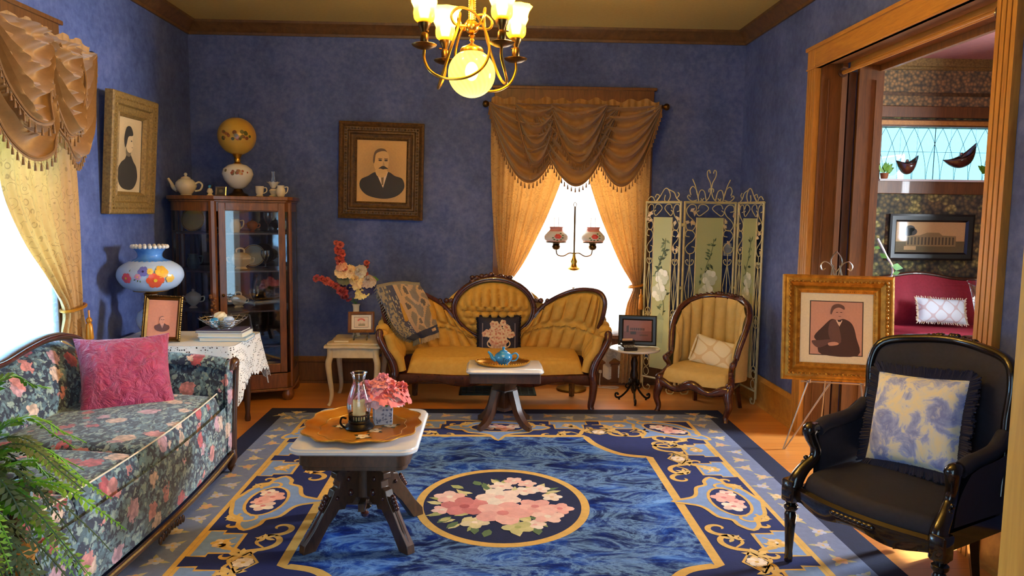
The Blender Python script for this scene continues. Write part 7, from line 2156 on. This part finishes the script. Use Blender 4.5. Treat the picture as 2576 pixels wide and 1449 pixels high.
# two hanging boat-shaped planters
def boat(lab, c, L, tilt, tall):
    r = thing('hanging_boat', lab, 'ornament', c)
    M = Matrix.Translation(c) @ Matrix.Rotation(tilt, 4, 'Y')
    def hull(u, v):
        s = 2*u-1; a = lerp(0, pi, v); w = .075*(1-abs(s)**2.4)+.002
        return M @ Vector((L/2*s, w*cos(a), .045*s*s*(1.6 if s > 0 else .8)-.105*sin(a)*(1-abs(s)**2.6)))
    MB().grid(hull, 30, 12).build('hull', 'red_wood', r, 70, mods=[('SOLIDIFY', dict(thickness=.004))])
    b = MB(); b.tube([hull(i/20, 0) for i in range(21)]+[hull(1-i/20, 1) for i in range(21)], .004, 5, True); b.build('gunwale', 'iron', r, 60)
    b = MB(); b.tube([hull(.12,.5), hull(.12,.5)+Vector((0,0,2.39-hull(.12,.5).z))], .0015, 4); b.tube([hull(.9,.5), hull(.9,.5)+Vector((0,0,2.39-hull(.9,.5).z))], .0015, 4); b.build('hanging_wire', 'steel', r)
    MB().lathe([(.0,0),(.012,.0),(.02,.02),(.012,.04),(.0,.045)] if False else [(.001,0),(.014,.004),(.02,.02),(.012,.04),(.001,.045)], M @ Vector((.0,0,.0)), 12).build('cargo', 'steel', r)
boat('smaller dark boat planter hanging low in the leaded window', at(2282, 412, 7.40), .22, radians(-4), 1)
boat('larger dark boat planter hanging tilted in the leaded window', at(2418, 395, 7.40), .36, radians(-22), 1)
def sill_plant(lab, c, n, seed):
    r = thing('window_plant', lab, 'plant', c); rn = random.Random(seed)
    MB().lathe([(.03,0),(.032,.004),(.04,.05),(.042,.055),(.036,.055)], c, 16).build('pot', 'clay', r, 40)
    for k in range(n):
        a_ = rn.uniform(0, 6.3); e_ = rn.uniform(.2, 1.4); L = rn.uniform(.05,.11); d = Vector((cos(a_)*cos(e_), sin(a_)*cos(e_)*.6, sin(e_))); s = Vector((-d.z, 0, d.x))
        b = MB(); p = c+Vector((0,0,.055))+d*.05*rn.random()
        b.add([p, p+d*L*.5+s*L*.28, p+d*L, p+d*L*.5-s*L*.28], [(0,1,2,3)]); b.build('leaf', 'fern', r, 0)
sill_plant('small green plant at the left end of the leaded window sill', Vector((3.90,7.44,1.886)), 18, 1)
sill_plant('bushy green plant at the right end of the leaded window sill', Vector((4.955,7.44,1.886)), 40, 2)
# picture of a building
def d_bldg(poly, asp):
    full(poly, lin(206,172,110)); poly([(-1,-1),(1,-1),(1,-.25),(-1,-.3)], lin(110,100,60), 1)
    poly([(-.7,-.6),(-.7,.05),(-.3,.12),(-.1,.3),(.25,.3),(.35,.12),(.75,.08),(.75,-.6)], lin(150,130,80), 2)
    for k in range(14): x = -.66+.1*k; poly([(x,-.5),(x+.05,-.5),(x+.05,.0),(x,.0)], lin(84,76,48), 3)
    for dx, dy, s_ in ((-.6,.55,.14),(-.55,.35,.16),(-.65,.25,.12)): poly([(dx+s_*p[0], dy+s_*1.6*p[1]) for p in ell(0,0,1,1,12)], lin(60,56,44), 4)
    poly([(-.75,-.85),(-.4,-.85),(-.4,-.6),(-.75,-.6)], lin(200,170,110), 2)
c = at(2343, 597, 7.46)
M = Matrix.Translation((c.x, 7.485, c.z))
framed('landscape_picture', 'black framed print of a large building on the papered far wall', 'picture', .86, .46, .078, M, [(0,0),(0,.03),(.02,.035),(.06,.03),(.078,.01)], 'frame_black', d_bldg)
# red velvet sofa
RS = thing('red_sofa', 'deep red velvet sofa in the room beyond the doorway', 'sofa', (4.2, 6.95, 0))
def bk_(u, v):
    x = lerp(3.35, 5.05, u); top = .88+.05*sin(pi*u)+.02*cos(u*4*pi); z = lerp(.44, top, v)
    return (x, 7.16+.10*v-.05*sin(pi*v)-.02*abs(sin(u*pi*9))*sin(pi*v), z)
MB().grid(bk_, 60, 14).build('back_pad', 'red_velvet', RS, 70)
MB().tube([Vector(bk_(i/40, 1))+Vector((0,.02,.01)) for i in range(41)], .022, 8).build('back_rail', 'dark_wood', RS, 60)
MB().box(3.36, 5.04, 7.22, 7.30, .1, .86).build('back_outside', 'red_velvet', RS, 0)
MB().cbox(3.35, 5.05, 6.62, 7.18, .28, .47, .05).build('seat', 'red_velvet', RS, 60)
MB().box(3.35, 5.05, 6.60, 7.25, .17, .28).build('seat_rail', 'dark_wood', RS, 0)
for sg, x in ((-1, 3.33), (1, 5.07)):
    MB().tube(spline([(x,7.2,.72),(x+sg*.03,6.95,.64),(x+sg*.04,6.7,.62),(x+sg*.02,6.62,.52),(x,6.62,.28)], 5), .05, 10).build('arm', 'red_velvet', RS, 60)
    for y in (6.65, 7.22): MB().tube([(x-sg*.02,y,.2),(x,y,.0)], [.03,.02], 8).build('leg', 'dark_wood', RS, 50)
c = at(2368, 782, 6.98)
M = Matrix.Translation(c) @ Matrix.Rotation(radians(-20), 4, 'X') @ Matrix.Rotation(radians(3), 4, 'Y')
cu = thing('lattice_cushion', 'pale lattice-print cushion on the red velvet sofa', 'cushion', c)
pillow_obj('cover', 'lattice_blue', cu, .47, .24, .12, M, pinch=.06)
fringe_edge(MB(), .47, .24, .06, .02, 90, M).build('fringe', 'lattice_cloth', cu, 0)
# tall clear glass vase beside the doorway in the next room
gv = at(2475, 820, 6.2); gv.z = 0
GS = thing('glass_stand', 'small dark round stand beyond the doorway beside the red sofa', 'stand', gv)
MB().lathe([(.12,0),(.13,.01),(.05,.03),(.03,.06),(.028,.42),(.05,.45),(.16,.47),(.16,.49)], gv, 24).build('pedestal', 'dark_wood', GS, 40)
MB().tube([gv+Vector((.16*cos(a_), .16*sin(a_), .49)) for a_ in [2*pi*i/32 for i in range(32)]], .006, 6, True).build('top_rim', 'dark_wood', GS)
GV = thing('glass_vase', 'tall flared clear glass vase beyond the doorway beside the red sofa', 'vase', gv+Vector((0,0,.491)))
MB().lathe([(.06,0),(.065,.01),(.06,.1),(.08,.25),(.11,.38),(.145,.46)], gv+Vector((0,0,.491)), 36, cap=False, warp=lambda R_, z_, a_, i: (R_, z_+(.05*cos(a_+2.6) if i == 5 else 0))).build('body', 'glass_tint', GV, 60)
b = MB(); b.tube([gv+Vector((.145*cos(a_), .145*sin(a_), .951+.05*cos(a_+2.6))) for a_ in [2*pi*i/36 for i in range(36)]], .005, 6, True); b.build('lip', 'glass_tint', GV)

# portiere rod with gathered rings across the cased opening
PR = thing('portiere_rod', 'wooden curtain pole with bunched dark rings across the doorway head', 'curtain rod', (2.30, 4.13, 2.44))
MB().tube([(2.30,3.256,2.44),(2.30,5.0,2.44)], .013, 10).build('pole', 'oak_h', PR)
for k in range(9):
    y_ = 3.30+.017*k; MB().tube([(2.30+.036*cos(a_), y_+.003*sin(a_*2), 2.44+.036*sin(a_)-.014) for a_ in [2*pi*i/20 for i in range(20)]], .0065, 6, True).build('ring', 'dark_wood', PR)
for y_ in (3.265, 4.99): MB().lathe([(.03,-.008),(.03,.008)], (0,0,0), 16).xf(Matrix.Translation((2.30,y_,2.44)) @ Matrix.Rotation(radians(90), 4, 'X')).build('socket', 'dark_wood', PR)
# leafy branch behind the portrait
bb = Vector((2.86, 5.55, 0)); BR = thing('branch_pot', 'thin leafy branch in a pot showing behind the gilt portrait', 'plant', bb)
MB().lathe([(.07,0),(.075,.01),(.10,.2),(.105,.21),(.09,.21)], bb, 18).build('pot', 'clay', BR, 40)
tip = [bb+Vector((0,0,.2)), bb+Vector((.01,0,.8)), at(2245, 690, 5.5), at(2228, 640, 5.5), at(2208, 600, 5.5)]
MB().tube(spline(tip, 6), [.008]*25, 6).build('stem', 'cream_paint', BR, 60)
for px_, py_, a_, L_ in ((2240,668,-.2,.10),(2232,650,2.6,.07),(2245,690,.3,.06),(2215,625,2.9,.05)):
    p = at(px_, py_, 5.49); d = Vector((cos(a_), 0, sin(a_))); s_ = Vector((-d.z, .2, d.x))
    b = MB(); b.add([p, p+d*L_*.5+s_*L_*.28, p+d*L_, p+d*L_*.5-s_*L_*.28], [(0,1,2,3)]); b.build('leaf', 'leaf', BR, 0)
# white switch plate seen through the screen and the lamp flex on the floor
c = at(1831, 628, 6.54); WP = thing('switch_plate', 'white wall switch plate behind the folding screen', 'switch', (c.x, 6.548, c.z))
MB().cbox(c.x-.035,c.x+.035,6.540,6.5495,c.z-.055,c.z+.055,.004).build('plate', 'plaster', WP, 0); MB().box(c.x-.006,c.x+.006,6.53,6.54,c.z-.012,c.z+.014).build('toggle', 'plaster', WP, 0)
fx = [(.74,6.46,.004),(.9,6.44,.004),(1.0,6.40,.004),(1.1,6.38,.004),(1.13,6.43,.004),(1.02,6.45,.004),(.98,6.48,.004),(.985,6.505,.12)]
FX = thing('electric_cable', 'thin white electric cable trailing on the floor by the back window', 'cable', (1.0, 6.43, 0))
MB().tube(spline(fx, 6), .0035, 6).build('flex', 'plaster', FX)
MB().cbox(.972,.998,6.50,6.524,.11,.135,.003).build('plug', 'plaster', FX, 0)
